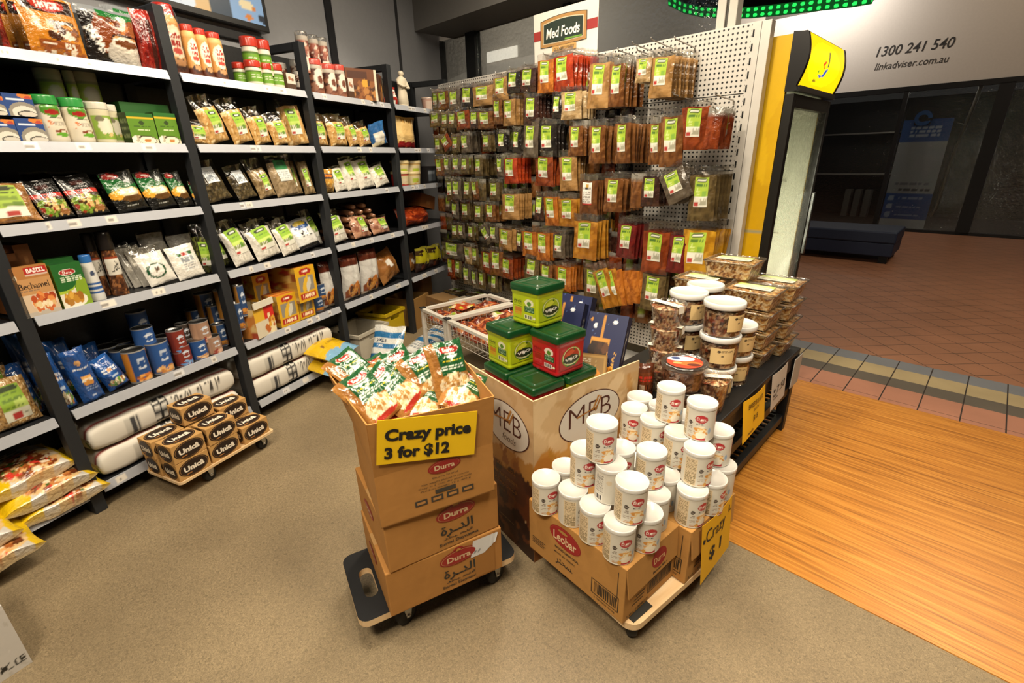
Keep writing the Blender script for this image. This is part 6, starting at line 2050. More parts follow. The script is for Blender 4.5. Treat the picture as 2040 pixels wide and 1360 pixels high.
pt = 0.006
for nm, art, o_, du_, dv_, bx_ in [('front_panel', bin_art(90, 100, False), (0, -0.0005, 0), (BW, 0, 0), (0, 0, BH), (0, BW, 0, pt, 0, BH)),
                                   ('side_panel', bin_art(60, 100, True), (-0.0005, BD, 0), (0, -BD, 0), (0, 0, BH), (0, pt, pt, BD, 0, BH))]:
    mb = MB().box(*bx_, 'cbb48e', M['card'])
    mb.face(o_, du_, dv_, art, M['card'], 60, 66)
    mb.build(nm, bin_)
MB().box(BW - pt, BW, pt, BD, 0, BH - 0.05, 'b9a078', M['card']).build('side_panel', bin_)
MB().box(pt, BW - pt, BD - pt, BD, 0, BH - 0.05, 'b9a078', M['card']).build('rear_panel', bin_)
MB().box(pt, BW - pt, pt, BD - pt, 0.57, 0.58, '8a6c44', M['kraft']).build('inner_tray', bin_)


def badge(fn0, nrm, cx, cy, rx, ry, name):
    L = lambda k: (lambda x, y: fn0(cx + x, cy + y) + nrm * 0.0006 * k)
    p = MB()
    p.disc(L(1), 0, 0, rx, ry, '4a2216', M['paper'], 48)
    p.disc(L(2), 0, 0, rx - 0.005, ry - 0.004, 'cfcac0', M['paper'], 48)
    p.text('MEB', L(3), -0.002, 0.020, 0.092, '4a2012', M['paper'], -0.012, rx * 1.38)
    p.text('foods', L(3), 0.02, -0.052, 0.030, '4a3a30', M['paper'], -0.012, 0.085, 0, 0.25)
    p.flat([(-0.075, -0.004), (0.03, 0.012), (0.03, 0.017), (-0.075, 0.003)], [(0, 1, 2, 3)], 'a8702c', M['paper'], L(4), 0.0, 0.015)
    for k in range(5):
        p.disc(L(4), 0.012 + 0.006 * k, 0.028 + 0.011 * k, 0.008, 0.005, 'b07a34', M['paper'], 10, 0.6)
        p.disc(L(4), 0.026 + 0.006 * k, 0.020 + 0.011 * k, 0.008, 0.005, '9c6826', M['paper'], 10, 1.2)
    p.build(name, bin_)


badge(on_plane(None, 0, -0.001, 0), np.array([0, -1, 0]), 0.285, 0.565, 0.165, 0.103, 'oval_badge')
badge(on_plane(None, -0.001, 0, 0, (0, -1, 0)), np.array([-1, 0, 0]), -0.165, 0.553, 0.145, 0.098, 'oval_badge')
p = MB()
fl_ = on_plane(None, -0.0016, 0, 0, (0, -1, 0))
for k, (yy, w_) in enumerate([(0.36, 0.14), (0.31, 0.16), (0.27, 0.15), (0.235, 0.12), (0.10, 0.10)]):
    p.text(['\ufe94\ufea4\ufee0\ufecb \ufea9\ufe8e\ufeb4\ufea4\ufee0', 'fine nut roasters', '\ufe94\ufea8\ufe92 \ufea4\ufee8\ufea9', 'since 1968', 'www.med.com.au'][k], fl_, -0.18, yy, [0.03, 0.02, 0.026, 0.018, 0.008][k], ['8a5c28', '9c7038', '8a5c28', '7a5024', '9c7a50'][k], M['paper'], 0.0, w_)
p.build('print', bin_)


def mk_tub(red):
    base, pale, dark = ('a8121c', 'b83038', '7c0e16') if red else ('a4b414', 'b8c438', '8c9c10')

    def f_():
        s_, h_, hb = 0.15, 0.155, 0.13
        nn = 44
        mb = MB()
        rr = 0.012
        prof = []
        for cx, cy, a0 in [(s_ / 2 - rr, -s_ / 2 + rr, -PI / 2), (s_ / 2 - rr, s_ / 2 - rr, 0), (-s_ / 2 + rr, s_ / 2 - rr, PI / 2), (-s_ / 2 + rr, -s_ / 2 + rr, PI)]:
            for i in range(5):
                t = a0 + PI / 2 * i / 4
                prof.append((cx + rr * math.cos(t), cy + rr * math.sin(t)))
        prof.append(prof[0])
        pr_ = np.array(prof)
        zs = [(0, 0.90), (0.004, 0.94), (0.012, 0.95), (0.016, 0.93), (0.02, 0.93), (hb - 0.02, 0.955), (hb - 0.014, 0.955), (hb - 0.01, 0.985), (hb, 0.985)]
        P = np.array([[(x * k, y * k, z) for x, y in pr_] for z, k in zs])
        mb.grid(P, base, M['plastic'])
        mb.add(P[0, :-1], [tuple(range(len(pr_) - 1))[::-1]], base, M['plastic'])
        # printed faces
        A1 = Art(70, 74, base)
        A1.dash(0.06, 0.62, 0.42, 0.86, dark if red else '4c5c10', 5, 1).rect(0.06, 0.54, 0.42, 0.56, '2c3010').rect(0.1, 0.3, 0.4, 0.5, 'b06a1c' if not red else '8a1018').dash(0.08, 0.12, 0.42, 0.28, 'c86a20' if not red else 'b84048', 4, 2)
        A1.ell(0.72, 0.78, 0.19, 0.17, 'd0cfb0' if not red else 'd8c8b8').ell(0.72, 0.74, 0.09, 0.1, '4c7a1c').rect(0.52, 0.36, 0.94, 0.62, '124a22').dash(0.56, 0.39, 0.9, 0.6, '8fb08a', 4, 3).rect(0.52, 0.06, 0.86, 0.24, 'd8d8b4' if not red else 'd8c4c0').bars(0.54, 0.08, 0.84, 0.22, '20201c', 9).ell(0.94, 0.14, 0.05, 0.05, 'd8d8b4')
        A2 = Art(70, 74, base)
        A2.ell(0.5, 0.5, 0.40, 0.44, '5f8a1c').ell(0.5, 0.52, 0.37, 0.40, 'd0d4a0').ell(0.5, 0.55, 0.32, 0.34, '9cb01c' if not red else 'a83018').ell(0.5, 0.40, 0.34, 0.2, '16301c').text('VIJO', 0.5, 0.40, 0.54, 0.17, 'e6e6dc', 0.05, 0.12)
        A2.ell(0.45, 0.7, 0.2, 0.1, 'c4cc40' if not red else 'c8502c', 0.4).rect(0.3, 0.08, 0.7, 0.13, '1c5c24').ell(0.62, 0.82, 0.04, 0.05, '3a5c1c').ell(0.2, 0.9, 0.1, 0.06, pale)
        o = mb.build('powder_tub')
        e = s_ / 2 * 0.957
        w_ = s_ - 2 * rr - 0.004
        for art, o1, du_, nm in [(A1, (-e, w_ / 2, 0.022), (0, -w_, 0), 'back_print'), (A2, (-w_ / 2, -e, 0.022), (w_, 0, 0), 'front_print'), (A1, (w_ / 2, e, 0.022), (-w_, 0, 0), 'back_print'), (A2, (e, -w_ / 2, 0.022), (0, w_, 0), 'front_print')]:
            MB().face(o1, du_, (0, 0, hb - 0.044), art, M['plastic'], 48, 50, 0.0).build(nm, o)
        P = np.array([[(x * k, y * k, z) for x, y in pr_] for z, k in [(hb + 0.0005, 1.03), (h_ - 0.004, 1.02), (h_, 0.99), (h_, 0.86), (h_ - 0.003, 0.84), (h_ - 0.003, 0.6), (h_, 0.56), (h_, 0.5), (h_ - 0.003, 0.46)]])
        m2 = MB().grid(P, '093817', M['plastic'])
        m2.add(P[-1, :-1], [tuple(range(len(pr_) - 1))], '093817', M['plastic'])
        m2.add(P[0, :-1], [tuple(range(len(pr_) - 1))[::-1]], '093817', M['plastic'])
        m2.build('lid', o)
        return o
    return f_


hs = 0.075
for red, x, y, z, rz, lab in [(1, 0.018, 0.02, 0.595, 0.0, 'red drink powder tub at the near corner of the bottom layer'), (0, 0.178, 0.015, 0.595, 0.02, 'lime green drink powder tub in the bottom layer'), (1, 0.018, 0.185, 0.595, 0.0, 'red drink powder tub at the left of the bottom layer'),
                              (0, 0.18, 0.18, 0.595, 0.0, 'lime green drink powder tub hidden in the middle of the bottom layer'), (1, 0.138, 0.038, 0.752, 0.04, 'red drink powder tub in the second layer of the display bin'), (0, 0.045, 0.20, 0.752, 0.02, 'lime green drink powder tub in the second layer'), (0, 0.140, 0.160, 0.909, 0.10, 'lime green drink powder tub alone on top of the pyramid')]:
    inst('tub%d' % red, mk_tub(red), MF @ T(x + hs, y + hs, z - 0.0005, rz), lab, 'tub', 'drink powder tubs in the display bin')


def mk_blue_box():
    a = Art(60, 80, '071440')
    a.rect(0.40, 0.66, 0.46, 0.98, 'a8742c').rect(0.16, 0.08, 0.66, 0.66, 'b07c30').rect(0.20, 0.11, 0.62, 0.62, '2a160c').blobs(0.22, 0.14, 0.6, 0.6, ['3a2010', '1c0e08', '4c2c16'], 16, 0.07, 3)
    a.text('Dates', 0.80, 0.34, 0.36, 0.10, 'b88a3c', 0.0, 1.35).ell(0.22, 0.82, 0.05, 0.03, 'c8ccd4').ell(0.7, 0.9, 0.07, 0.03, 'c8ccd4').ell(0.1, 0.9, 0.03, 0.02, 'a8742c').blobs(0, 0.7, 1, 1, ['3a5080'], 8, 0.012, 5)
    s = Art(16, 60, '061236').text('DATES', 0.5, 0.6, 0.4, 0.25, 'b9b4a4', 0.0, 1.57).dash(0.4, 0.2, 0.6, 0.4, '9a8a5c', 3)
    return carton('date_box', 0.17, 0.05, 0.27, a, '061236', '12244a', 46, 60, side_art=s)


for x, y, L_, rz, ln, lab in [(0.375, 0.315, 0.335, -1.25, 0.42, 'blue and gold date box leaning at the back right of the bin'), (0.435, 0.325, 0.35, -1.25, 0.38, 'blue date box standing just behind the back right one'), (0.425, 0.108, 0.315, -1.2, 0.45, 'blue and gold date box leaning by the right wall of the bin')]:
    inst('bluebox', mk_blue_box, MF @ T(x, y, 0.5835 + 0.026 * math.sin(ln), rz, -ln) @ Matrix.Diagonal((1, 1, L_ / 0.27, 1)), lab, 'box', 'blue date boxes in the display bin')


def mk_tray_box():
    a = Art(50, 50, '8a6a3c').rect(0.04, 0.04, 0.96, 0.96, 'a88650').rect(0.08, 0.08, 0.92, 0.92, '8c7048').ell(0.5, 0.45, 0.36, 0.3, 'c8863a').ell(0.42, 0.55, 0.2, 0.14, 'b8401c').blobs(0.1, 0.05, 0.9, 0.3, ['c89030', 'e0b860', '9c5c1c', 'd8cbb0'], 16, 0.08, 4).dash(0.12, 0.72, 0.6, 0.9, 'd8ccb4', 3).stripes(0.1, 0.9, 8, 'a89468', 0.7, 0.74)
    return carton('sweet_box', 0.17, 0.055, 0.17, a, '94703a', 'a8844c', 44, 44)


o = mk_tray_box()
o.matrix_world = MF @ T(0.33, 0.095, 0.60, -0.45, -0.40, 0.2)
tag(o, 'golden clear-topped sweet box tilted between the tubs and blue boxes', 'box')
o = pouch('sweet_bag', 0.10, 0.14, 0.06, mottled('b87a28', ['d8a040', '8c5418', 'e8d0a0'], 40, 0.1, 3), '94601c', 3, clear=0.2)
o.matrix_world = MF @ T(0.475, 0.055, 0.585, -0.1, -0.1)
tag(o, 'golden sweet bag below the tilted sweet box in the display bin', 'bag')

# ================================================================== plywood trolley, cartons and cans
WP, WQ = fl(1262, 1255, 0.13), fl(1448, 1088, 0.13)
wu = (WQ - WP) / np.linalg.norm(WQ - WP)
WF = frame((WP[0], WP[1], 0), math.atan2(wu[1], wu[0]))
tr = empty('plywood_trolley', 'pale plywood trolley with black grip pads under the white tins', 'trolley', WF)
board('deck', 0.55, 0.46, 0.105, 0.13, 'dcbf92', 'ply', 'c9a674', 0.045, None, tr)
for (x0, x1, y0, y1) in [(0.02, 0.115, 0.015, 0.10), (0.265, 0.33, 0.045, 0.12), (0.44, 0.53, 0.36, 0.44)]:
    MB().box(x0, x1, y0, y1, 0.1301, 0.1325, '25241f', M['rubber']).build('grip_pad', tr)
for x, y in [(0.075, 0.065), (0.47, 0.065), (0.075, 0.38), (0.47, 0.38)]:
    caster(tr, x, y, 0.105, 0.9, 0.042)
C1 = frame((0.323, 1.068, 0), math.atan2(0.642, 0.767))
C2 = frame((0.567, 1.211, 0), math.atan2(0.642, 0.767))
ZB, ZT = 0.1335, 0.3555
KR2 = 'ad7f45'


def tin_carton(F, w, d, label, leo):
    o = MB().box(0, w, 0, d, 0, ZT - ZB, KR2, M['kraft'], 0.003).build('cardboard_box')
    h = ZT - ZB
    L = on_plane(None, -0.0010, 0, 0, (0, -1, 0))
    LL = lambda k: (lambda x, y: L(x, y) + np.array([-0.0005 * k, 0, 0]))
    p = MB()
    if leo:
        p.disc(LL(0), -d * 0.58, h * 0.72, 0.072, 0.042, '8f1d1a', M['paper'], 36, -0.08)
        p.disc(LL(1), -d * 0.58, h * 0.72, 0.068, 0.038, 'a53a30', M['paper'], 36, -0.08)
        p.disc(LL(2), -d * 0.58, h * 0.72, 0.066, 0.0365, '95201d', M['paper'], 36, -0.08)
        p.disc(LL(3), -d * 0.60, h * 0.83, 0.022, 0.006, 'a88040', M['paper'])
        p.text('Leobar', LL(3), -d * 0.58, h * 0.70, 0.036, 'd8bd94', M['paper'], 0.02, 0.105)
        p.text('\ufeae\ufe98\ufea4\ufeb4', LL(0), -d * 0.585, h * 0.20, 0.030, '2a2018', M['paper'], 0.01, 0.08)
        p.text('MADDED LIBBER ORSAL', LL(0), -d * 0.56, h * 0.465, 0.010, '2a2018', M['paper'], 0.02, 0.11)
        p.text('MAGRE BEE TERBARO', LL(0), -d * 0.58, h * 0.36, 0.008, '2a2018', M['paper'], 0.01, 0.10)
        for k in range(4):
            p.bar2(LL(0), -d * 0.955, h * (0.30 - 0.035 * k), -d * (0.80 + 0.02 * (k % 2)), h * (0.315 - 0.035 * k), '3a2c1c')
    x0, x1, y0, y1 = -d * 0.30, -d * 0.045, h * 0.14, h * 0.42
    for a_, b_, c_, d_ in [(x0, y0, x1, y0 + 0.003), (x0, y1 - 0.003, x1, y1), (x0, y0, x0 + 0.003, y1), (x1 - 0.003, y0, x1, y1)]:
        p.bar2(LL(0), a_, b_, c_, d_, '241a10')
    r_ = random.Random(2)
    x = x0 + 0.012
    while x < x1 - 0.01:
        wv = r_.choice([0.0015, 0.003, 0.0045])
        p.bar2(LL(0), x, y0 + 0.010, x + wv, y1 - 0.008, '2a2014')
        x += wv + r_.choice([0.002, 0.0035])
    p.text('5 281006 4102', LL(0), (x0 + x1) / 2, y0 - 0.011, 0.007, '2a2014', M['paper'], 0.01, 0.085)
    p.bar2(LL(0), -0.028, h * 0.33, -0.0255, h * 0.87, '3a2c1c')
    p.build('print', o)
    # right-hand face: folded flap, slit, barcode
    R = on_plane(None, 0, -0.0010, 0)
    RL = lambda k, b=0.0: (lambda x, y: R(x, y) + np.array([0, -0.0005 * k - b, 0]))
    p = MB()
    p.bar2(RL(0), w * 0.3, h * 0.445, w * 0.62, h * 0.485, '17100a')
    x0, x1, y0, y1 = w * 0.45, w * 0.93, h * 0.15, h * 0.38
    for a_, b_, c_, d_ in [(x0, y0, x1, y0 + 0.003), (x0, y1 - 0.003, x1, y1), (x0, y0, x0 + 0.003, y1), (x1 - 0.003, y0, x1, y1)]:
        p.bar2(RL(0), a_, b_, c_, d_, '241a10')
    x = x0 + 0.008
    while x < x1 - 0.008:
        wv = r_.choice([0.0015, 0.003, 0.0045])
        p.bar2(RL(0), x, y0 + 0.007, x + wv, y1 - 0.006, '2a2014')
        x += wv + r_.choice([0.002, 0.0035])
    for k in range(3):
        p.bar2(RL(0), w * (0.16 + 0.03 * k), h * (0.19 + 0.06 * k), w * (0.36 + 0.02 * k), h * (0.205 + 0.06 * k), '2a2014')
    p.text('Lot 140825', RL(0), w * 0.27, h * 0.07, 0.012, '2a2014', M['paper'], 0.0, w * 0.4)
    p.build('end_print', o)
    f_ = sheet((0.008, -0.012, h * 0.48), (w - 0.004, -0.010, h * 0.48), (w - 0.002, -0.001, h - 0.001), (0.002, -0.001, h - 0.001), 0.004, KR2, 'flap', o)
    q = MB()
    fq_ = bil(np.array((0.008, -0.012, h * 0.48)), np.array((w - 0.004, -0.010, h * 0.48)), np.array((w - 0.002, -0.001, h - 0.001)), np.array((0.002, -0.001, h - 0.001)), 0.0007)
    fq2 = bil(np.array((0.008, -0.012, h * 0.48)), np.array((w - 0.004, -0.010, h * 0.48)), np.array((w - 0.002, -0.001, h - 0.001)), np.array((0.002, -0.001, h - 0.001)), 0.0012)
    q.disc(fq_, 0.60, 0.52, 0.15, 0.30, '8f1d1a', M['paper'])
    q.text('Durra', fq2, 0.60, 0.50, 0.2, 'd0a878', M['paper'], 0.02, 0.22)
    q.text('Biscuits 400 g', fq_, 0.62, 0.14, 0.08, '2a2014', M['paper'], 0.02, 0.3)
    q.build('flap_print', o)
    t_ = MB()
    T_ = on_plane(None, 0, 0, h + 0.0008, (1, 0, 0), (0, 1, 0))
    t_.bar2(T_, w * 0.47, 0.004, w * 0.474, d - 0.004, '7a5428')
    t_.build('top_seam', o)
    o.matrix_world = F @ T(0, 0, ZB)
    return tag(o, label, 'box', 'brown cartons on the plywood trolley')


tin_carton(C1, 0.28, 0.43, 'brown carton with big red oval, nearest on the plywood trolley', True)
tin_carton(C2, 0.295, 0.43, 'brown carton with yellow price sheet, right of the red oval one', False)
# yellow price sheet
sg = empty('price_sheet', 'bent yellow sheet reading Crazy and $1 on the right-hand carton', 'sign', C2)
Q0, Q1, Q2, Q3 = (np.array(q) for q in ((0.055, -0.03, 0.115), (0.262, -0.022, 0.145), (0.262, -0.004, 0.366), (0.045, -0.012, 0.362)))
sheet(Q0, Q1, Q2, Q3, 0.001, 'd9a404', 'sheet', sg, 'paper', curl=0.008)
fq = bil(Q0, Q1, Q2, Q3, 0.012)


def fqc(x, y):
    nn = np.cross(Q1 - Q0, Q3 - Q0)
    nn = nn / np.linalg.norm(nn)
    return Q0 * (1 - x) * (1 - y) + Q1 * x * (1 - y) + Q2 * x * y + Q3 * (1 - x) * y + nn * (0.0012 + 0.008 * math.sin(min(max(x, 0), 1) * PI) * y)


p = MB()
p.text('Crazy', fqc, 0.42, 0.72, 0.23, '141210', M['paper'], 0.005, 0.62)
p.text('L', fqc, 0.91, 0.84, 0.13, '141210', M['paper'], 0.02, 0.11)
p.text('$ 1', fqc, 0.44, 0.36, 0.22, '141210', M['paper'], 0.03, 0.40)
p.disc(fqc, 0.06, 0.71, 0.035, 0.04, '141210', M['paper'])
p.build('lettering', sg)

CANR, CANH = 0.0492, 0.1262


def can_art():
    a = Art(260, 100, 'c9c4b7').rect(0, 0, 1, 0.015, 'b8b4aa')
    f = 0.5
    # front
    a.ell(f, 0.72, 0.068, 0.125, 'a5242a').ell(f, 0.76, 0.05, 0.09, 'b02c30').text('Durra', f, 0.72, 0.10, 0.10, 'efe6da', 0.03).dash(f - 0.03, 0.63, f + 0.03, 0.66, 'd8a8a0', 1)
    a.text('MA\u2019AMOUL', f, 0.55, 0.10, 0.05, '57504a', 0.01)
    a.dish(f + 0.005, 0.31, 0.065, 0.18, ['d8a45c', 'c88a40', 'e8c890', 'b87830', 'e8dcc0'], 40, 0.016, 3, 2.6).ell(f + 0.01, 0.22, 0.055, 0.07, 'e6dcc8').rect(f - 0.055, 0.03, f + 0.06, 0.13, 'a5242a').ell(f, 0.14, 0.06, 0.05, 'e2d8c4').ell(f - 0.06, 0.1, 0.02, 0.07, 'cc9648')
    a.ell(f + 0.10, 0.34, 0.016, 0.1, '8fa4bc')
    # nutrition icons left of the front
    g = 0.385
    a.ell(g, 0.56, 0.022, 0.065, '3c332e').dash(g - 0.014, 0.53, g + 0.014, 0.6, 'a89c90', 2).dash(g - 0.025, 0.36, g + 0.025, 0.46, '8c8378', 2, 2).dash(g - 0.03, 0.2, g + 0.03, 0.3, '9c9080', 2, 3).dash(g - 0.025, 0.06, g + 0.03, 0.15, 'b07840', 2, 4)
    # text panel
    a.rect(0.20, 0.05, 0.335, 0.93, 'd6c2a0').dash(0.21, 0.08, 0.325, 0.9, '857556', 17, 5)
    # reverse
    a.rect(0.72, 0.08, 0.80, 0.24, '4c86b4').ell(0.75, 0.05, 0.03, 0.04, '9cb03c').rect(0.86, 0.32, 0.98, 0.92, 'd0ccc0').dash(0.87, 0.34, 0.97, 0.9, '7c766c', 12, 6).rect(0.86, 0.06, 0.96, 0.26, 'e0ddd4').bars(0.865, 0.08, 0.955, 0.24, '2a2826', 10).rect(0.69, 0.5, 0.71, 0.9, 'a8242a').rect(0.73, 0.78, 0.77, 0.92, 'c89a48').ell(0.03, 0.72, 0.03, 0.07, 'c8b89c')
    return a


def mk_can():
    r, h = CANR, CANH
    prof = [(r * 0.94, 0), (r * 0.97, 0.003)] + [(r * 0.97, 0.003 + (h - 0.016) * i / 76) for i in range(77)]
    o = MB().lathe(prof, 150, can_art(), M['card']).build('biscuit_tin')
    z = h - 0.0128
    MB().lathe([(r, z), (r * 1.005, z + 0.003), (r * 1.005, z + 0.010), (r * 0.985, h), (r * 0.95, h), (r * 0.93, h - 0.0022), (0.001, h - 0.0022)], 48, 'cac8c3', M['plastic'], True, False).build('lid', o)
    return o


CANS = [  # lid centre in the picture, layer, turn of the label, where
    (1091, 948, 1, 0.55, 'in the bottom layer at the left corner'), (1143, 972, 1, 1.25, 'in the bottom layer, second along the front edge'), (1187, 1004, 1, 0.62, 'in the bottom layer, third along the front edge'), (1236, 1035, 1, 0.5, 'in the bottom layer at the nearest corner'),
    (1289, 1013, 1, 0.4, 'in the bottom layer, right of the nearest corner tin'), (1124, 928, 1, 0.4, 'in the bottom layer against the display bin, lid showing'), (1330, 945, 1, 0.05, 'in the bottom layer between the two cartons'), (1380, 968, 1, 0.95, 'in the bottom layer at the front of the right carton'),
    (1422, 944, 1, 1.2, 'in the bottom layer at the right edge of the right carton'), (1303, 985, 1, 0.3, 'in the bottom layer, lid just showing below the middle pile'), (1270, 915, 1, 0.6, 'in the bottom layer, lid glimpsed in the middle of the pile'), (1433, 930, 1, 0.2, 'in the bottom layer at the far right, under another'),
    (1166, 891, 2, 0.35, 'in the second layer at the left'), (1220, 922, 2, 2.9, 'in the second layer with its reverse facing out'), (1237, 890, 2, 0.5, 'in the second layer, lid just showing behind the left top one'), (1258, 955, 2, 0.5, 'in the second layer nearest the viewer'),
    (1298, 895, 2, 0.72, 'in the second layer in the middle of the pile'), (1394, 890, 2, 1.05, 'in the second layer with its text panel forward'), (1353, 858, 2, 0.7, 'in the second layer under the right top ones'), (1433, 854, 2, 0.15, 'in the second layer at the far right'),
    (1303, 833, 2, 0.95, 'in the second layer at the back, label turned right'), (1264, 811, 2, 0.0, 'in the second layer at the back left, label forward'), (1275, 788, 2, 0.3, 'in the second layer farthest back, lid showing'), (1321, 806, 2, 0.3, 'in the second layer half hidden behind the left of the top pair'), (1362, 824, 2, 0.4, 'in the second layer, sliver of lid between the top pair'),
    (1200, 839, 3, 0.5, 'on top of the left end of the pile'), (1338, 769, 3, 0.45, 'on top at the back of the pile'), (1400, 799, 3, 0.1, 'on top at the right of the pile')]
pos = []
for x, y, L, rz, w in CANS:
    P = fl(x, y, ZT + CANH * L)
    pos.append([P[0], P[1], L])
und = []
for i, (x, y, L) in enumerate(list(pos)):
    pass
rm = CANR * 2 * 1.012
for it in range(200):
    for i in range(len(pos)):
        for j in range(i):
            if pos[i][2] != pos[j][2]:
                continue
            dx, dy = pos[i][0] - pos[j][0], pos[i][1] - pos[j][1]
            d = math.hypot(dx, dy)
            if d < rm:
                k = (rm - d) / d / 2 * 0.6
                pos[i][0] += dx * k
                pos[i][1] += dy * k
                pos[j][0] -= dx * k
                pos[j][1] -= dy * k
# hidden tins that carry the upper layers
hid = []
for L in (2,):
    for i, (x, y, l) in enumerate(pos):
        if l != L:
            continue
        near = [q for q in pos + hid if q[2] == L - 1 and math.hypot(q[0] - x, q[1] - y) < rm]
        q = [x, y, L - 1]
        if not near:
            hid.append(q)
for i, (x, y, l) in enumerate(pos):
    rz = CANS[i][3]
    yaw = math.atan2(-x, y)          # turns the label towards the viewer
    inst('can', mk_can, T(x, y, ZT + 0.001 + CANH * (l - 1), yaw + rz), 'white biscuit tin ' + CANS[i][4], 'tin', 'white biscuit tins')
for i, (x, y, l) in enumerate(hid):
    inst('can', mk_can, T(x, y, ZT + 0.001, rnd.uniform(0, 6)), 'white biscuit tin hidden under the back of the pile', 'tin', 'white biscuit tins buried in the pile')

# ================================================================== black table with nuts
TR, TL, TC0, TC1, TZ = -0.585, -1.20, 1.70, 2.80, 0.506
tb = empty('display_table', 'low black slatted table beside the timber entrance floor', 'table', STO)
MB().box(TL, TR, TC0, TC1, TZ - 0.03, TZ, '1b1b1c', M['dark'], 0.004).build('table_top', tb)
mb = MB().box(TR - 0.03, TR - 0.004, TC0 + 0.05, TC1 - 0.05, TZ - 0.10, TZ - 0.03, '171718', M['dark']).build('apron', tb)
MB().box(TL + 0.004, TL + 0.03, TC0 + 0.05, TC1 - 0.05, TZ - 0.10, TZ - 0.03, '171718', M['dark']).build('apron', tb)
for x in (TL, TR - 0.05):
    for y in (TC0, TC1 - 0.05):
        MB().box(x, x + 0.05, y, y + 0.05, 0.0045, TZ - 0.03, '151516', M['dark'], 0.003).build('leg', tb)
for z, w_ in ((0.235, 0.05), (0.06, 0.045)):
    MB().box(TR - 0.04, TR - 0.008, TC0 + 0.05, TC1 - 0.05, z, z + w_, '171718', M['dark'], 0.002).build('side_rail', tb)
    MB().box(TL + 0.008, TL + 0.04, TC0 + 0.05, TC1 - 0.05, z, z + w_, '171718', M['dark'], 0.002).build('side_rail', tb)
    MB().box(TL + 0.05, TR - 0.05, TC1 - 0.045, TC1 - 0.01, z, z + w_, '171718', M['dark'], 0.002).build('end_rail', tb)
    for k in range(20):
        y = TC0 + 0.06 + (TC1 - TC0 - 0.14) * k / 19
        MB().box(TL + 0.03, TR - 0.03, y, y + 0.016, z + w_ - 0.014, z + w_ - 0.002, '1d1c1b', M['dark']).build('slat', tb)

# ---- papers taped to the table edge
ys = empty('price_paper', 'yellow price paper hanging from the table edge, left one', 'sign', STO)
g0, g1, g2, g3 = (np.array(q) for q in ((-0.545, 1.93, 0.325), (-0.548, 2.20, 0.335), (-0.579, 2.235, 0.495), (-0.579, 1.965, 0.505)))
sheet(g0, g1, g2, g3, 0.001, 'e0ac08', 'sheet', ys, 'paper', curl=0.01)


def fyl(x, y):
    return g0 * (1 - x) * (1 - y) + g1 * x * (1 - y) + g2 * x * y + g3 * (1 - x) * y + np.array([0.0025 + 0.01 * math.sin(PI * min(max(x, 0), 1)) * y, 0, 0])


p = MB()
p.text('SWEETS & NUTS', fyl, 0.5, 0.80, 0.13, '4a3608', M['paper'], 0.02, 0.66)
p.text('EACH', fyl, 0.5, 0.64, 0.08, '6a5010', M['paper'], 0.01, 0.22)
p.text('$15', fyl, 0.5, 0.40, 0.14, '4a3608', M['paper'], 0.02, 0.2)
p.text('each', fyl, 0.32, 0.12, 0.07, '4a3608', M['paper'], 0.02, 0.25)
p.build('lettering', ys)
ws = empty('price_paper', 'white price paper with large figures hanging from the table edge, right one', 'sign', STO)
h0, h1, h2, h3 = (np.array(q) for q in ((-0.560, 2.33, 0.315), (-0.560, 2.53, 0.330), (-0.580, 2.565, 0.500), (-0.580, 2.335, 0.500)))
sheet(h0, h1, h2, h3, 0.001, 'b8b2a8', 'sheet', ws, 'paper', curl=0.006)


def fwh(x, y):
    return h0 * (1 - x) * (1 - y) + h1 * x * (1 - y) + h2 * x * y + h3 * (1 - x) * y + np.array([0.002 + 0.006 * math.sin(PI * min(max(x, 0), 1)) * y, 0, 0])


p = MB()
p.text('7.50', fwh, 0.58, 0.50, 0.22, '2a2620', M['paper'], 0.0, 0.58)
p.disc(fwh, 0.16, 0.52, 0.05, 0.05, '2a2620')
p.text('Nuts', fwh, 0.2, 0.38, 0.08, '2a2620', M['paper'], 0.02, 0.22)
p.bar2(fwh, 0.12, 0.27, 0.42, 0.29, '2a2620')
p.build('lettering', ws)
o = MB().box(-0.578, -0.574, 2.66, 2.79, 0.30, 0.47, 'a8a49c', M['paper']).build('price_paper', None, STO @ T(0.0, 0.03, 0))
tag(o, 'narrow white paper on the far leg of the black table', 'sign')

NUTC = ['b98548', 'e0c088', '8a5424', 'f0dcb4', '6a3c18', 'd0a05c', 'e8d0a4']
DNUT = ['7a4a2c', '5a3018', 'b0845a', '3c1e10', 'd8bc98', '8c3c20']


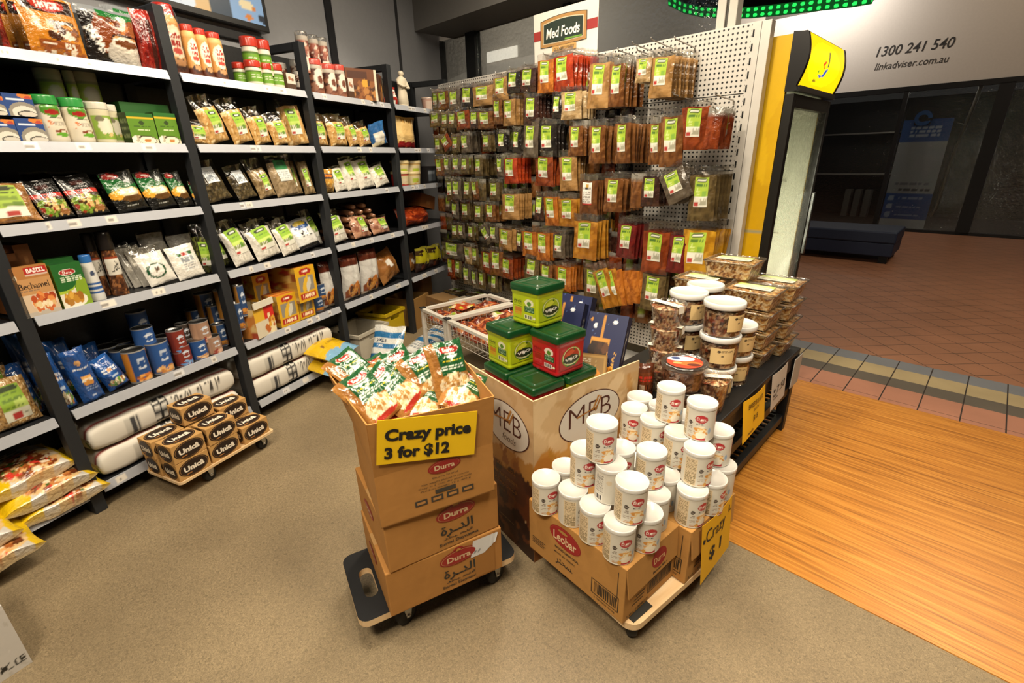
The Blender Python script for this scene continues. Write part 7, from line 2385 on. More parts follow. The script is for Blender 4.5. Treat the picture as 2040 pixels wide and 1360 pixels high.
def nut_heap(mb, W, D, z0, z1, cols, base, seed, round_=False, taper=1.0):
    """a heap of nuts with a lumpy surface; the nuts show as lumps of their own colours"""
    r = np.random.RandomState(seed)
    cs = [lin(c) for c in cols]

    def lump(P):
        # cellular lumps
        q = np.floor(P / 0.011 + 0.35 * np.sin(P[..., ::-1] * 160))
        k = (q[..., 0] * 7.13 + q[..., 1] * 3.71 + q[..., 2] * 5.27)
        idx = (np.abs(np.sin(k * 12.9898) * 43758.5453) % 1)
        col = np.array(cs)[(idx * len(cs)).astype(int)]
        f_ = P / 0.011 - q - 0.5
        bump = 0.0025 * (1 - np.clip(np.linalg.norm(f_, axis=-1), 0, 1))
        return col, bump
    nu, nv, nz = 44, 34, 14
    if round_:
        th = np.linspace(0, 2 * PI, 73)
        z = np.linspace(z0, z1, nz)
        Rr = W / 2
        P = np.array([[(Rr * (taper + (1 - taper) * (zz - z0) / (z1 - z0)) * math.cos(t), Rr * (taper + (1 - taper) * (zz - z0) / (z1 - z0)) * math.sin(t), zz) for t in th] for zz in z])
        c, b = lump(P)
        mb.grid(P, c, M['nuts'])
        rr = np.linspace(0.999, 0.001, 16)
        P = np.array([[(Rr * q * math.cos(t), Rr * q * math.sin(t), z1 + 0.006 * (1 - q * q)) for t in th] for q in rr])
        c, b = lump(P)
        P[..., 2] += b * 2
        mb.grid(P, c, M['nuts'])
        return
    tp = lambda z: taper + (1 - taper) * (z - z0) / (z1 - z0)
    u = np.linspace(-0.5, 0.5, nu)
    v = np.linspace(-0.5, 0.5, nv)
    z = np.linspace(z0, z1, nz)
    for (au, fx) in ((u, lambda a, zz: (a * W * tp(zz), -D / 2 * tp(zz), zz)), (v, lambda a, zz: (W / 2 * tp(zz), a * D * tp(zz), zz)), (-u, lambda a, zz: (a * W * tp(zz), D / 2 * tp(zz), zz)), (-v, lambda a, zz: (-W / 2 * tp(zz), a * D * tp(zz), zz))):
        P = np.array([[fx(a, zz) for a in au] for zz in z])
        c, b = lump(P)
        mb.grid(P, c, M['nuts'])
    U, V = np.meshgrid(u, v)
    P = np.stack([U * W, V * D, z1 + 0.008 * (1 - (2 * U) ** 2) * (1 - (2 * V) ** 2)], -1)
    c, b = lump(P)
    P[..., 2] += b * 2
    mb.grid(P, c, M['nuts'])


def mk_nut_box():
    W, D, H = 0.25, 0.20, 0.094
    o = MB()
    nut_heap(o, W * 0.93, D * 0.93, 0.003, H * 0.80, NUTC, 'b07838', 3, taper=0.86)
    o = o.build('nut_box')
    mb = MB()
    ring = lambda k, z: [(-W / 2 * k, -D / 2 * k, z), (W / 2 * k, -D / 2 * k, z), (W / 2 * k, D / 2 * k, z), (-W / 2 * k, D / 2 * k, z)]
    V = ring(0.84, 0.0) + ring(0.97, H - 0.012)
    mb.add(V, [(0, 1, 5, 4), (1, 2, 6, 5), (2, 3, 7, 6), (3, 0, 4, 7), (3, 2, 1, 0)], 'e8e4dc', M['tubclear'])
    mb.build('clear_tub', o)
    mb = MB()
    pts = [(-W / 2, -D / 2, H - 0.01), (W / 2, -D / 2, H - 0.01), (W / 2, D / 2, H - 0.01), (-W / 2, D / 2, H - 0.01)]
    mb.tube(pts, 0.0045, 'e0dcd2', M['frost'], 6, True)
    V = ring(0.98, H - 0.010) + ring(0.95, H) + ring(0.85, H) + ring(0.83, H - 0.004)
    F = [(a + k * 4, (a + 1) % 4 + k * 4, (a + 1) % 4 + (k + 1) * 4, a + (k + 1) * 4) for k in range(3) for a in range(4)] + [(12, 13, 14, 15)]
    mb.add(V, F, 'e0dcd2', M['tubclear'])
    lid = mb.build('lid', o)
    a = Art(30, 20, 'c9c7b8').rect(0, 0.55, 1, 1, '9fb05c').ell(0.5, 0.75, 0.4, 0.15, 'c8cf9a').dash(0.1, 0.1, 0.9, 0.45, '9a9a84', 3)
    MB().face((-W * 0.34, -D * 0.24, H - 0.0032), (W * 0.68, 0, 0), (0, D * 0.48, 0), a, M['paper'], 28, 18).build('label', lid)
    return o


LV = 0.0975
for k in range(4):
    w = ['bottom', 'second', 'third', 'top'][k]
    inst('nutbox', mk_nut_box, STO @ T(-0.757, 2.437, TZ + 0.0005 + LV * k, rnd.uniform(-0.02, 0.02)), w + ' clear nut box of the front stack by the table edge', 'nut box', 'clear boxes of mixed nuts')
    inst('nutbox', mk_nut_box, STO @ T(-0.727, 2.668, TZ + 0.0005 + LV * k, rnd.uniform(-0.02, 0.02)), w + ' clear nut box of the far right stack near the fridge', 'nut box', 'clear boxes of mixed nuts')
    inst('nutbox', mk_nut_box, STO @ T(-1.035, 2.49, TZ + 0.0005 + LV * k, rnd.uniform(-0.02, 0.02)), w + ' clear nut box of the left stack under the single one', 'nut box', 'clear boxes of mixed nuts')
inst('nutbox', mk_nut_box, STO @ T(-0.92, 2.58, TZ + 0.0005 + LV * 4, 0.03), 'single clear nut box on top, highest of all', 'nut box', 'clear boxes of mixed nuts')


def mk_nut_tub():
    r, h = 0.081, 0.142
    mb = MB()
    nut_heap(mb, r * 1.9, 0, 0.004, h * 0.72, DNUT, '6a4020', 5, True, 0.92)
    o = mb.build('nut_tub')
    MB().lathe([(0.001, 0.001), (r * 0.91, 0.001), (r * 0.92, 0.004), (r * 0.985, h - 0.02)], 48, 'e6e2da', M['tubclear'], False, False).build('clear_tub', o)
    z = h - 0.024
    MB().lathe([(r, z), (r * 1.03, z + 0.003), (r * 1.03, h - 0.004), (r * 0.99, h), (r * 0.93, h), (r * 0.91, h - 0.004), (0.001, h - 0.003)], 56, 'c9c8c3', M['plastic'], True, False).build('lid', o)
    a = Art(60, 40, 'c9ad78').ell(0.35, 0.78, 0.06, 0.08, '3a2c1c').dash(0.45, 0.7, 0.9, 0.86, '4a3820', 2).ell(0.5, 0.5, 0.05, 0.06, '4a3820').dash(0.3, 0.3, 0.85, 0.42, '3a2c1c', 2, 3).dash(0.06, 0.08, 0.25, 0.13, '4a3820', 1)
    th = np.linspace(-0.62, 0.62, 40)
    z = np.linspace(0.028, 0.098, 26)
    P = np.array([[(r * (0.935 + 0.07 * zz / h) * 1.01 * math.sin(t), -r * (0.935 + 0.07 * zz / h) * 1.01 * math.cos(t), zz) for t in th] for zz in z])
    uu, vv = np.meshgrid(np.linspace(0.01, 0.99, 40), np.linspace(0.01, 0.99, 26))
    MB().grid(P, a.at(uu, vv), M['paper']).build('label', o)
    return o


ST = [(-0.715, 1.965, 3, 'nearest stack', [0.55, 0.25, 0.9]), (-0.895, 2.015, 3, 'stack behind the ribboned cups', [0.8, 0.7, 0.8]), (-0.895, 2.185, 3, 'rear stack', [0.6, 0.6, 0.6]), (-0.712, 2.145, 2, 'stack of two beside the clear nut boxes', [0.35, 0.75])]
for x, y, n, w, rz in ST:
    for k in range(n):
        yaw = math.atan2(-(STO @ Vector((x, y, 0))).x, (STO @ Vector((x, y, 0))).y) - math.atan2(SB[1], SB[0])
        inst('nuttub', mk_nut_tub, STO @ T(x, y, TZ + 0.0005 + 0.1425 * k, yaw + rz[k]), 'white-lidded nut tub, ' + (['bottom', 'middle', 'top'] if n == 3 else ['lower', 'upper'])[k] + ' of the ' + w, 'tub', 'white-lidded tubs of nuts')


def mk_cup_tub():
    r, h = 0.073, 0.118
    mb = MB()
    nut_heap(mb, r * 1.92, 0, 0.004, h * 0.86, DNUT + ['b98a54', 'd8c09a'], '6a4020', 7, True, 0.74)
    o = mb.build('nut_cup')
    MB().lathe([(0.001, 0.001), (r * 0.74, 0.001), (r * 0.76, 0.004), (r, h - 0.006), (r * 1.04, h - 0.006), (r * 1.04, h)], 44, 'e6e2da', M['tubclear'], False, False).build('clear_cup', o)
    mb = MB()
    mb.disc(on_plane(None, 0, 0, h - 0.001, (1, 0, 0), (0, 1, 0)), 0, 0, r * 1.03, r * 1.03, 'e0dcd4', M['tubclear'], 40)
    mb.build('lid', o)
    a = Art(40, 16, 'd8d2c2').stripes(0.2, 0.8, 2, '8a9ab0', 0.1, 0.6).dash(0.5, 0.2, 0.95, 0.8, '6a6458', 2)
    mb = MB()
    mb.face((-r * 1.0, -0.03, h + 0.0008), (r * 2.0, 0, 0), (0, 0.034, 0), a, M['paper'], 30, 10)
    th = np.linspace(0, 1, 8)
    P = np.array([[(r * (1.045 - 0.0 * t) * q, -0.03 + 0.034 * s, h + 0.0008 - 0.03 * t) for s in np.linspace(0, 1, 4)] for t in th for q in [1]])
    mb.grid(P, 'd8d2c2', M['paper'])
    mb.build('label_strip', o)
    return o


def yaw_at(x, y):
    p = STO @ Vector((x, y, 0))
    return math.atan2(-p.x, p.y) - math.atan2(SB[1], SB[0])


for k in range(4):
    inst('nutcup', mk_cup_tub, STO @ T(-0.905, 1.855, TZ + 0.0005 + 0.096 * k, yaw_at(-0.9, 1.83) + 0.25 - 0.3 * k, 0.03 * (k == 3), 0, [1, 1, 1, 1][k]), ['lowest', 'second', 'third', 'topmost'][k] + ' nested clear nut cup of the left stack on the table', 'nut cup', 'clear cups of nuts')
inst('nutcup', mk_cup_tub, STO @ T(-0.660, 1.805, TZ + 0.0005, yaw_at(-0.66, 1.8) + 0.2) @ Matrix.Diagonal((0.9, 0.9, 1.35, 1)), 'clear nut cup with cream strip standing alone before the white-lidded tubs', 'nut cup', 'clear cups of nuts')


def mk_flat_tub():
    r, h = 0.088, 0.108
    mb = MB()
    nut_heap(mb, r * 1.86, 0, 0.004, h * 0.72, ['6a3c28', '8a5c44', '4a2418', 'a87c60'], '6a4020', 9, True, 0.9)
    o = mb.build('date_tub')
    MB().lathe([(0.001, 0.001), (r * 0.9, 0.001), (r * 0.92, 0.004), (r * 0.99, h - 0.02)], 48, 'e6e2da', M['tubclear'], False, False).build('clear_tub', o)
    z = h - 0.02
    lid = MB().lathe([(r, z), (r * 1.03, z + 0.002), (r * 1.03, h - 0.003), (r * 1.0, h), (r * 0.92, h), (r * 0.9, h - 0.005), (0.001, h - 0.005)], 52, '5f5f5e', M['frost'], True, False).build('lid', o)
    mb = MB()
    f_ = lambda k: on_plane(None, 0, 0, h - 0.0042 + 0.0006 * k, (1, 0, 0), (0, 1, 0))
    mb.disc(f_(0), 0, 0, r * 0.80, r * 0.74, 'a8381c', M['paper'], 36)
    mb.disc(f_(1), -0.01, 0.03, r * 0.62, r * 0.30, 'b8c0cc', M['paper'], 30)
    mb.disc(f_(2), -0.03, 0.035, r * 0.2, r * 0.16, '3a4a78', M['paper'], 20)
    mb.disc(f_(1), 0.02, -0.02, r * 0.5, r * 0.26, 'c8642c', M['paper'], 30)
    mb.disc(f_(2), 0.03, -0.03, r * 0.3, r * 0.14, '5a2414', M['paper'], 20)
    mb.disc(f_(2), -0.03, -0.015, r * 0.2, r * 0.12, 'd8a060', M['paper'], 20)
    mb.build('sticker', lid)
    return o


for k in range(2):
    inst('flattub', mk_flat_tub, STO @ T(-0.755, 1.745 - 0.012, TZ + 0.0005 + 0.109 * k, yaw_at(-0.75, 1.72) + 0.2), ['lower', 'upper'][k] + ' clear tub with grey lid and red sticker at the table front', 'tub', 'grey-lidded tubs')
a = Art(40, 50, '4a2412').rect(0.1, 0.1, 0.9, 0.75, '5c2c14').dash(0.15, 0.5, 0.8, 0.7, 'a8281c', 2).rect(0.15, 0.12, 0.4, 0.42, 'a89078').blobs(0.4, 0.1, 0.9, 0.4, ['7a4428', '2a120a'], 10, 0.08, 3)
o = pouch('coffee_pack', 0.085, 0.15, 0.06, a, '3a1c0e', 3, gusset=0.55, nu=24, nv=30)
o.matrix_world = STO @ T(-0.925, 1.735, TZ + 0.0005, yaw_at(-0.92, 1.7) + 0.3)
tag(o, 'small brown coffee pack at the left front of the black table', 'bag')

# ================================================================== white wire baskets
KB = fl(840, 612, 0.5)
KC = fl(976, 673, 0.5)
kd = (KC - KB) / np.linalg.norm(KC - KB)
KF = frame((KB[0], KB[1], 0), math.atan2(kd[1], kd[0]))
WH = 'cfcac0'


def basket(name, x0, x1, D, z0, z1, label, grp):
    e = empty(name, label, 'basket', KF @ T(x0, 0, 0), grp)
    W = x1 - x0
    mb = MB()
    for a, b in (((0, 0, z1), (W, 0, z1)), ((0, D, z1), (W, D, z1)), ((0, 0, z1), (0, D, z1)), ((W, 0, z1), (W, D, z1))):
        d = (Vector(b) - Vector(a))
        mb.box(min(a[0], b[0]) - 0.016, max(a[0], b[0]) + 0.016, min(a[1], b[1]) - 0.016, max(a[1], b[1]) + 0.016, z1 - 0.02, z1, WH, M['plastic'])
    mb.build('rim', e)
    mb = MB()
    n = int(W / 0.045)
    for i in range(n + 1):
        x = W * i / n
        mb.tube([(x, 0, z1 - 0.01), (x, 0.012, z0), (x, D - 0.012, z0), (x, D, z1 - 0.01)], 0.0022, WH, M['plastic'], 5)
    m = int(D / 0.05)
    for i in range(m + 1):
        y = D * i / m
        mb.tube([(0, y, z1 - 0.01), (0.006, y, z0), (W - 0.006, y, z0), (W, y, z1 - 0.01)], 0.0022, WH, M['plastic'], 5)
    for z in (z0 + 0.04, z0 + 0.085):
        mb.tube([(0, 0.006, z), (W, 0.006, z), (W, D - 0.006, z), (0, D - 0.006, z)], 0.0022, WH, M['plastic'], 5, True)
    mb.build('wire_mesh', e)
    for x in (0.0, W):
        for y in (0.0, D):
            MB().box(x - 0.014, x + 0.014, y - 0.014, y + 0.014, 0, z1 - 0.021, WH, M['plastic'], 0.003).build('leg', e)
    MB().box(-0.018, 0.018, -0.022, 0.018, z1 + 0.0005, z1 + 0.007, '1a1a1a', M['rubber']).build('clip', e)
    return e


basket('wire_basket', 0.02, 0.335, 0.58, 0.35, 0.5, 'white wire basket on legs, left one of two beside the tub pyramid', 'white wire baskets')
basket('wire_basket', 0.37, 0.90, 0.58, 0.35, 0.5, 'white wire basket on legs, right one of two, half behind the tub pyramid', 'white wire baskets')


def mk_red_lump(seed):
    def f_():
        a = mottled('6a2412', ['8a3418', '4a160c', 'a85028', '5c1c10', 'b87848'], 70, 0.09, seed, 40, 50)
        if seed == 2:
            a.rect(0.2, 0.3, 0.8, 0.7, 'c8b89c').rect(0.3, 0.45, 0.7, 0.65, '8a9c2c')
        return pouch('sweet_pack', 0.17, 0.20, 0.09, a, '5c1c10', seed, nu=26, nv=32, crease=0.01, clear=0.12)
    return f_


r_ = random.Random(9)
k = 0
for ix in range(6):
    for iy in range(4):
        x = 0.10 + 0.145 * ix
        if 0.29 < x < 0.42:
            x += 0.02
        y = 0.09 + 0.13 * iy
        sd = 2 if (ix + iy * 3) % 7 == 1 else (1 if (ix + iy) % 2 else 3)
        inst('redlump%d' % sd, mk_red_lump(sd), KF @ T(x, y - 0.06, 0.405 + 0.02 * r_.random(), r_.uniform(-0.3, 0.3), 0.15) @ LAY, 'glossy red-brown sweet pack, %s row, %s along in the wire baskets' % (ORD[iy], ORD[ix]), 'sweet pack', 'sweet packs in the wire baskets')
a = mottled('a8401c', ['c8b890', '9c3018', 'b8b030'], 20, 0.12, 4)
o = pouch('snack_pack', 0.16, 0.14, 0.04, a, '8c3418', 4)
o.matrix_world = KF @ T(0.10, 0.22, 0.465, 0.2, 0.1) @ LAY
tag(o, 'orange and yellow snack pack flat in the left wire basket', 'snack pack')

# ================================================================== pegboard stand with spice packets
PC, PR0, PR1 = 2.95, -3.80, -1.05
pg = empty('pegboard_stand', 'long white perforated pegboard stand hung with spice packets', 'pegboard', STO)
nb = 3
bw = (PR1 - 0.06 - PR0) / nb
for b in range(nb):
    x0 = PR0 + bw * b
    for k, (z0, z1) in enumerate([(0.20, 0.585), (0.59, 0.995), (1.0, 1.405), (1.41, 1.80), (1.805, 2.125)]):
        MB().box(x0 + 0.022, x0 + bw - 0.022, PC, PC + 0.012, z0, z1, 'bdb9b2', M['peg']).build('panel', pg)
for b in range(nb + 1):
    x = PR0 + bw * b
    mb = MB().box(x - 0.022, x + 0.022, PC - 0.004, PC + 0.05, 0.0, 2.13, 'c3bfb8', M['shelf_metal'])
    mb.build('post', pg)
    mb = MB()
    for k in range(32):
        z = 0.08 + 0.064 * k
        mb.box(x - 0.017, x - 0.009, PC - 0.0055, PC - 0.0035, z, z + 0.034, '0c0c0c', M['dark'])
    o = mb.build('slot_row', pg)
    o['kind'] = 'stuff'
MB().box(PR1 - 0.035, PR1 + 0.012, PC - 0.006, PC + 0.05, 0.0, 2.13, 'c6c2bb', M['shelf_metal'], 0.002).build('end_cover', pg)
MB().box(PR0, PR1, PC - 0.13, PC + 0.05, 0.02, 0.12, 'a8a59f', M['shelf_metal'], 0.004).build('base', pg)
MB().box(PR0, PR1 - 0.03, PC + 0.013, PC + 0.03, 2.126, 2.136, 'c6c2bb', M['shelf_metal']).build('top_rail', pg)
MB().box(PR0 + 0.02, PR1 - 0.03, PC + 0.03, PC + 0.045, 0.2, 2.12, '8a8782', M['shelf_metal']).build('back_panel', pg)

SPICE = dict(olive=('534428', ['615233', '40341e']), tan=('936e3f', ['a37e4f', '7e5c32']), brown=('6b4320', ['7b512b', '563216']), black=('1e1915', ['29221d', '14100e']), maroon=('361f18', ['442b21', '26140f']),
             orange=('9e5b1d', ['af6b29', '864813']), red=('912d11', ['a23d1a', '77200c']), crimson=('561313', ['641a17', '410c0c']), mustard=('9d681d', ['ad792a', '855313']), gold=('a47515', ['b48724', '895d0f']),
             cream=('a48a62', ['b59e79', '8e734b']), grey=('50463a', ['5e5447', '3e362c']), rust=('722f11', ['843d1b', '5c230b']), whitelab=('60391a', ['6f4625', '4e2b12']))
SP_LAB = Art(22, 34, 'cfcdbf').rect(0, 0.34, 1, 1, '93ad2c').rect(0.03, 0.02, 0.33, 0.17, 'a3302a').ell(0.5, 0.90, 0.42, 0.08, '2c3a1c').dash(0.25, 0.87, 0.75, 0.93, 'd8d8c8', 1)
SP_LAB.dash(0.12, 0.70, 0.88, 0.78, '3f6418', 1).dash(0.1, 0.4, 0.45, 0.62, 'b9c878', 3).rect(0.55, 0.36, 0.9, 0.56, '6f962c').dash(0.4, 0.06, 0.95, 0.3, '9a9884', 3)
SP_WHITE = Art(22, 34, 'd2cfc8').rect(0, 0, 1, 0.06, 'a3302a').ell(0.5, 0.85, 0.2, 0.06, 'b08a3c').dash(0.15, 0.68, 0.85, 0.78, '2a2824', 1).dash(0.12, 0.12, 0.88, 0.6, '7c7870', 6)


def mk_spice(c, lab=True, seed=0):
    def f_():
        base, cols = SPICE[c]
        w, h, t = 0.11, 0.19, 0.026
        L = SP_WHITE if c == 'whitelab' else SP_LAB
        o = pouch('spice_packet', w, h, t, mottled(base, cols, 60, 0.07, seed, 20, 30), base, seed, clear=0.17, nu=11, nv=19, belly=0.4, crease=0.0035, label=(L, -0.05, 0.53, 0.52, 0.27) if lab else None, header=base)
        return o
    return f_


NP = [0]
PACKS = []


def hook(row, x0, x1, y0, y1, col, n=4, tilt=0.0, cf=2.72, gap=0.033, rz=0.0, plain=False):
    """a peg whose front packet spans x0..x1, y0..y1 in the picture, n packets deep"""
    P = pl((x0 + x1) / 2, (y0 + y1) / 2, cf * SC, SC)
    a = pl(x0, (y0 + y1) / 2, cf * SC, SC) @ SB
    b = pl(x1, (y0 + y1) / 2, cf * SC, SC) @ SB
    zt = pl((x0 + x1) / 2, y0, cf * SC, SC)[2]
    zb = pl((x0 + x1) / 2, y1, cf * SC, SC)[2]
    PACKS.append(dict(row=row, x=P @ SB, w=(b - a), z0=zb, z1=zt, c=cf, col=col, n=n, tilt=tilt, gap=gap, rz=rz, plain=plain))


# right-hand, nearer part
for a in [(1, 1302, 1346, 98, 183, 'tan', 6), (1, 1275, 1302, 108, 158, 'cream', 3), (1, 1182, 1222, 108, 203, 'tan', 4), (1, 1224, 1252, 112, 200, 'brown', 4), (1, 1108, 1147, 98, 172, 'red', 6), (1, 1081, 1110, 108, 176, 'orange', 3), (1, 1043, 1075, 128, 178, 'maroon', 4), (1, 1017, 1042, 136, 180, 'black', 2), (1, 988, 1015, 146, 195, 'tan', 2),
          (1, 950, 984, 164, 205, 'tan', 5), (1, 924, 948, 166, 211, 'black', 2), (1, 900, 920, 174, 214, 'grey', 2), (1, 879, 899, 176, 213, 'brown', 2), (1, 866, 879, 178, 214, 'olive', 2),
          (2, 1127, 1163, 172, 230, 'cream', 3), (2, 1108, 1126, 182, 230, 'black', 2), (2, 1050, 1076, 182, 242, 'maroon', 4), (2, 1006, 1031, 188, 243, 'tan', 3), (2, 989, 1006, 190, 241, 'brown', 1), (2, 960, 985, 216, 252, 'brown', 3), (2, 942, 960, 216, 252, 'maroon', 2), (2, 915, 940, 214, 252, 'rust', 3), (2, 900, 915, 220, 251, 'olive', 1), (2, 884, 899, 222, 251, 'olive', 2), (2, 862, 883, 220, 249, 'olive', 2),
          (2, 1364, 1412, 196, 286, 'rust', 2), (2, 1414, 1440, 214, 287, 'rust', 5), (2, 1322, 1364, 212, 318, 'brown', 2), (2, 1297, 1324, 230, 316, 'brown', 2),
          (3, 1232, 1262, 230, 314, 'brown', 4), (3, 1182, 1210, 236, 315, 'brown', 3), (3, 1141, 1166, 240, 302, 'brown', 3), (3, 1080, 1112, 235, 304, 'black', 4), (3, 1050, 1079, 236, 304, 'grey', 2), (3, 1028, 1044, 252, 300, 'black', 1), (3, 996, 1012, 258, 297, 'black', 2), (3, 964, 982, 262, 297, 'olive', 2), (3, 924, 940, 262, 299, 'grey', 4), (3, 905, 922, 266, 299, 'olive', 2), (3, 870, 884, 268, 302, 'olive', 2),
          (4, 1380, 1426, 330, 426, 'olive', 4), (4, 1284, 1318, 340, 402, 'maroon', 3), (4, 1263, 1284, 345, 406, 'brown', 2), (4, 1214, 1246, 342, 412, 'brown', 4), (4, 1118, 1150, 298, 370, 'tan', 4), (4, 1072, 1106, 300, 362, 'rust', 3), (4, 1010, 1036, 305, 358, 'red', 5), (4, 994, 1009, 307, 347, 'grey', 1), (4, 950, 966, 308, 345, 'olive', 3), (4, 924, 940, 308, 342, 'olive', 2), (4, 906, 923, 308, 342, 'grey', 2), (4, 890, 904, 308, 342, 'grey', 1), (4, 874, 888, 310, 345, 'brown', 2),
          (5, 1160, 1193, 346, 418, 'whitelab', 4), (5, 1366, 1424, 438, 538, 'gold', 4), (5, 1340, 1376, 452, 532, 'crimson', 2), (5, 1288, 1334, 442, 532, 'rust', 3), (5, 1238, 1272, 432, 504, 'crimson', 3), (5, 1118, 1152, 384, 443, 'mustard', 3), (5, 1090, 1114, 380, 441, 'orange', 2), (5, 1074, 1090, 380, 431, 'maroon', 1), (5, 1007, 1035, 376, 429, 'tan', 6), (5, 980, 1000, 356, 394, 'olive', 2), (5, 961, 973, 356, 394, 'olive', 1), (5, 945, 959, 354, 392, 'brown', 1), (5, 930, 945, 354, 392, 'olive', 2), (5, 908, 924, 352, 392, 'grey', 2), (5, 894, 907, 352, 394, 'olive', 2),
          (6, 1150, 1194, 424, 504, 'mustard', 5), (6, 1108, 1130, 456, 506, 'grey', 3), (6, 1076, 1100, 452, 510, 'orange', 3), (6, 1048, 1073, 450, 503, 'orange', 1), (6, 1033, 1047, 454, 494, 'maroon', 1), (6, 1000, 1024, 448, 492, 'tan', 3), (6, 975, 992, 400, 436, 'brown', 3), (6, 951, 966, 402, 436, 'olive', 2), (6, 922, 940, 398, 432, 'olive', 3), (6, 905, 920, 398, 431, 'grey', 1),
          (7, 980, 996, 444, 478, 'grey', 2), (7, 937, 950, 444, 474, 'olive', 2), (7, 918, 931, 442, 470, 'grey', 1), (7, 905, 917, 442, 470, 'olive', 1),
          (8, 1114, 1140, 520, 572, 'orange', 4), (8, 1082, 1106, 518, 560, 'brown', 3), (8, 1052, 1078, 506, 552, 'olive', 3), (8, 1005, 1028, 506, 548, 'rust', 4), (8, 984, 1006, 490, 540, 'brown', 1), (8, 966, 984, 492, 538, 'rust', 1), (8, 945, 957, 486, 522, 'olive', 1), (8, 930, 944, 484, 520, 'cream', 2), (8, 890, 925, 476, 512, 'grey', 4),
          (9, 1168, 1200, 520, 592, 'olive', 1), (9, 1285, 1328, 532, 608, 'olive', 2), (9, 984, 996, 540, 576, 'olive', 2), (9, 957, 970, 535, 570, 'olive', 1), (9, 944, 956, 532, 568, 'grey', 1), (9, 928, 942, 525, 560, 'grey', 2), (9, 913, 925, 512, 546, 'olive', 1), (9, 897, 912, 508, 545, 'rust', 2)]:
    hook(*a)
# tilted or fanned ones
hook(4, 1312, 1356, 330, 396, 'grey', 3, tilt=-0.45, cf=2.68)
hook(3, 880, 896, 268, 296, 'rust', 1, tilt=-0.5)
hook(7, 957, 972, 446, 482, 'grey', 3, tilt=-0.6)
for k in range(6):
    hook(9, 1178 + 17 * k, 1206 + 17 * k, 520 + 1 * k, 600 - 2 * k, 'mustard' if k < 2 else 'orange', 1, tilt=-0.42 + 0.09 * k, cf=2.68 + 0.012 * k, plain=k > 1)
PACKS.sort(key=lambda q: (q['row'], q['x']))
rows = {}
for q in PACKS:
    rows.setdefault(q['row'], []).append(q)
RN = ['', 'top', 'second', 'third', 'fourth', 'fifth', 'sixth', 'seventh', 'eighth', 'lowest']
r_ = random.Random(21)
todo = []
for row, L in sorted(rows.items()):
    for i, q in enumerate(L):
        for k in range(q['n'] + (2 if q['w'] > 0.085 and q['n'] > 2 else 0)):
            c = q['c'] - 0.03 + q['gap'] * k
            if c < 2.925:
                todo.append((q['w'] * (1.4 if k == 0 else 1.0), row, i, k, q, c))
        z = q['z1'] - 0.012
        if len([1 for t_ in todo if t_[3] == 0]) <= 90:
            MB().tube([(q['x'], PC - 0.001, z - 0.004), (q['x'], PC - 0.01, z), (q['x'], q['c'] - 0.06, z + 0.004), (q['x'], q['c'] - 0.07, z + 0.016)], 0.0022, 'a8a6a2', M['metal'], 5).build('hook', pg)
todo.sort(key=lambda t_: -t_[0])
CN = {'whitelab': 'brown white-labelled', 'crimson': 'dark red', 'rust': 'rust red', 'gold': 'golden'}


def pack_m(q, k, c):
    h, w = (q['z1'] - q['z0']) * 1.14, q['w'] * 1.12
    return STO @ T(q['x'] + r_.uniform(-0.006, 0.006) + 0.003 * k, c, q['z1'], q['rz'] + r_.uniform(-0.10, 0.14) + (0.06 if k else 0), r_.uniform(-0.04, 0.06), q['tilt'] + r_.uniform(-0.05, 0.05)) @ Matrix.Translation((0, 0, -h)) @ Matrix.Diagonal((w / 0.11, 1.0, h / 0.19, 1))


rest = []
for n_, (_, row, i, k, q, c) in enumerate(todo):
    m = pack_m(q, k, c)
    if n_ >= 300:
        rest.append((m, q['col']))
        continue
    lab = k == 0 and not q['plain']
    nth = ORD[i] if i < 20 else 'number %d' % (i + 1)
    inst('sp_%s_%d' % (q['col'], lab), mk_spice(q['col'], lab, len(PROTO)), m, '%s spice packet, %s from the front, %s peg from left, %s peg row' % (CN.get(q['col'], q['col']), ORD[k], nth, RN[row]), 'spice packet', 'spice packets on the pegboard')
# filler packets added between the named ones, coloured dark for the shaded gaps
for z1 in [2.02, 1.86, 1.70, 1.53, 1.37, 1.20, 1.03, 0.87, 0.71, 0.56]:
    for ix in range(24):
        x = -3.74 + 0.108 * ix
        if (x > -1.75 and z1 > 1.1) or x > -1.3 or r_.random() < 0.12:
            continue
        col = r_.choice(['olive', 'grey', 'brown', 'maroon', 'black', 'olive', 'grey', 'tan', 'brown', 'rust'] if x < -1.9 else ['brown', 'maroon', 'olive', 'tan', 'black', 'rust'])
        for k in range(2):
            rest.append((STO @ T(x + r_.uniform(-0.012, 0.012), 2.83 + 0.05 * k, z1 + r_.uniform(-0.015, 0.015), r_.uniform(-0.1, 0.2), 0, r_.uniform(-0.06, 0.06)) @ Matrix.Translation((0, 0, -0.15)) @ Matrix.Diagonal((0.82, 1, 0.8, 1)), col))
mb = MB()
u, v = np.meshgrid(np.linspace(-1, 1, 7), np.linspace(0, 1, 9))
th = 0.012 * np.clip(1 - np.abs(u) ** 3, 0, 1) * np.sin(PI * np.clip(v, 0, 1)) ** 0.6
for m, col in rest:
    A4 = np.array(m)
    base, cols = SPICE[col]
    C = np.array([lin(r_.choice([base] + cols)) for _ in range(63)])
    C[v.ravel() > 0.84] = lin('77736a')
    if r_.random() < 0.45:
        lm = ((np.abs(u) < 0.55) & (v > 0.28) & (v < 0.8)).ravel()
        C[lm] = lin('8aa032')
        C[lm & (v < 0.45).ravel()] = lin('bdbbaa')
    for sg in (-1, 1):
        P = np.stack([u * 0.055, sg * th, v * 0.19], -1).reshape(-1, 3)
        W4 = P @ A4[:3, :3].T + A4[:3, 3]
        mb.grid(W4.reshape(9, 7, 3), C, M['film'], flip=sg > 0)
o = mb.build('spice_packets')
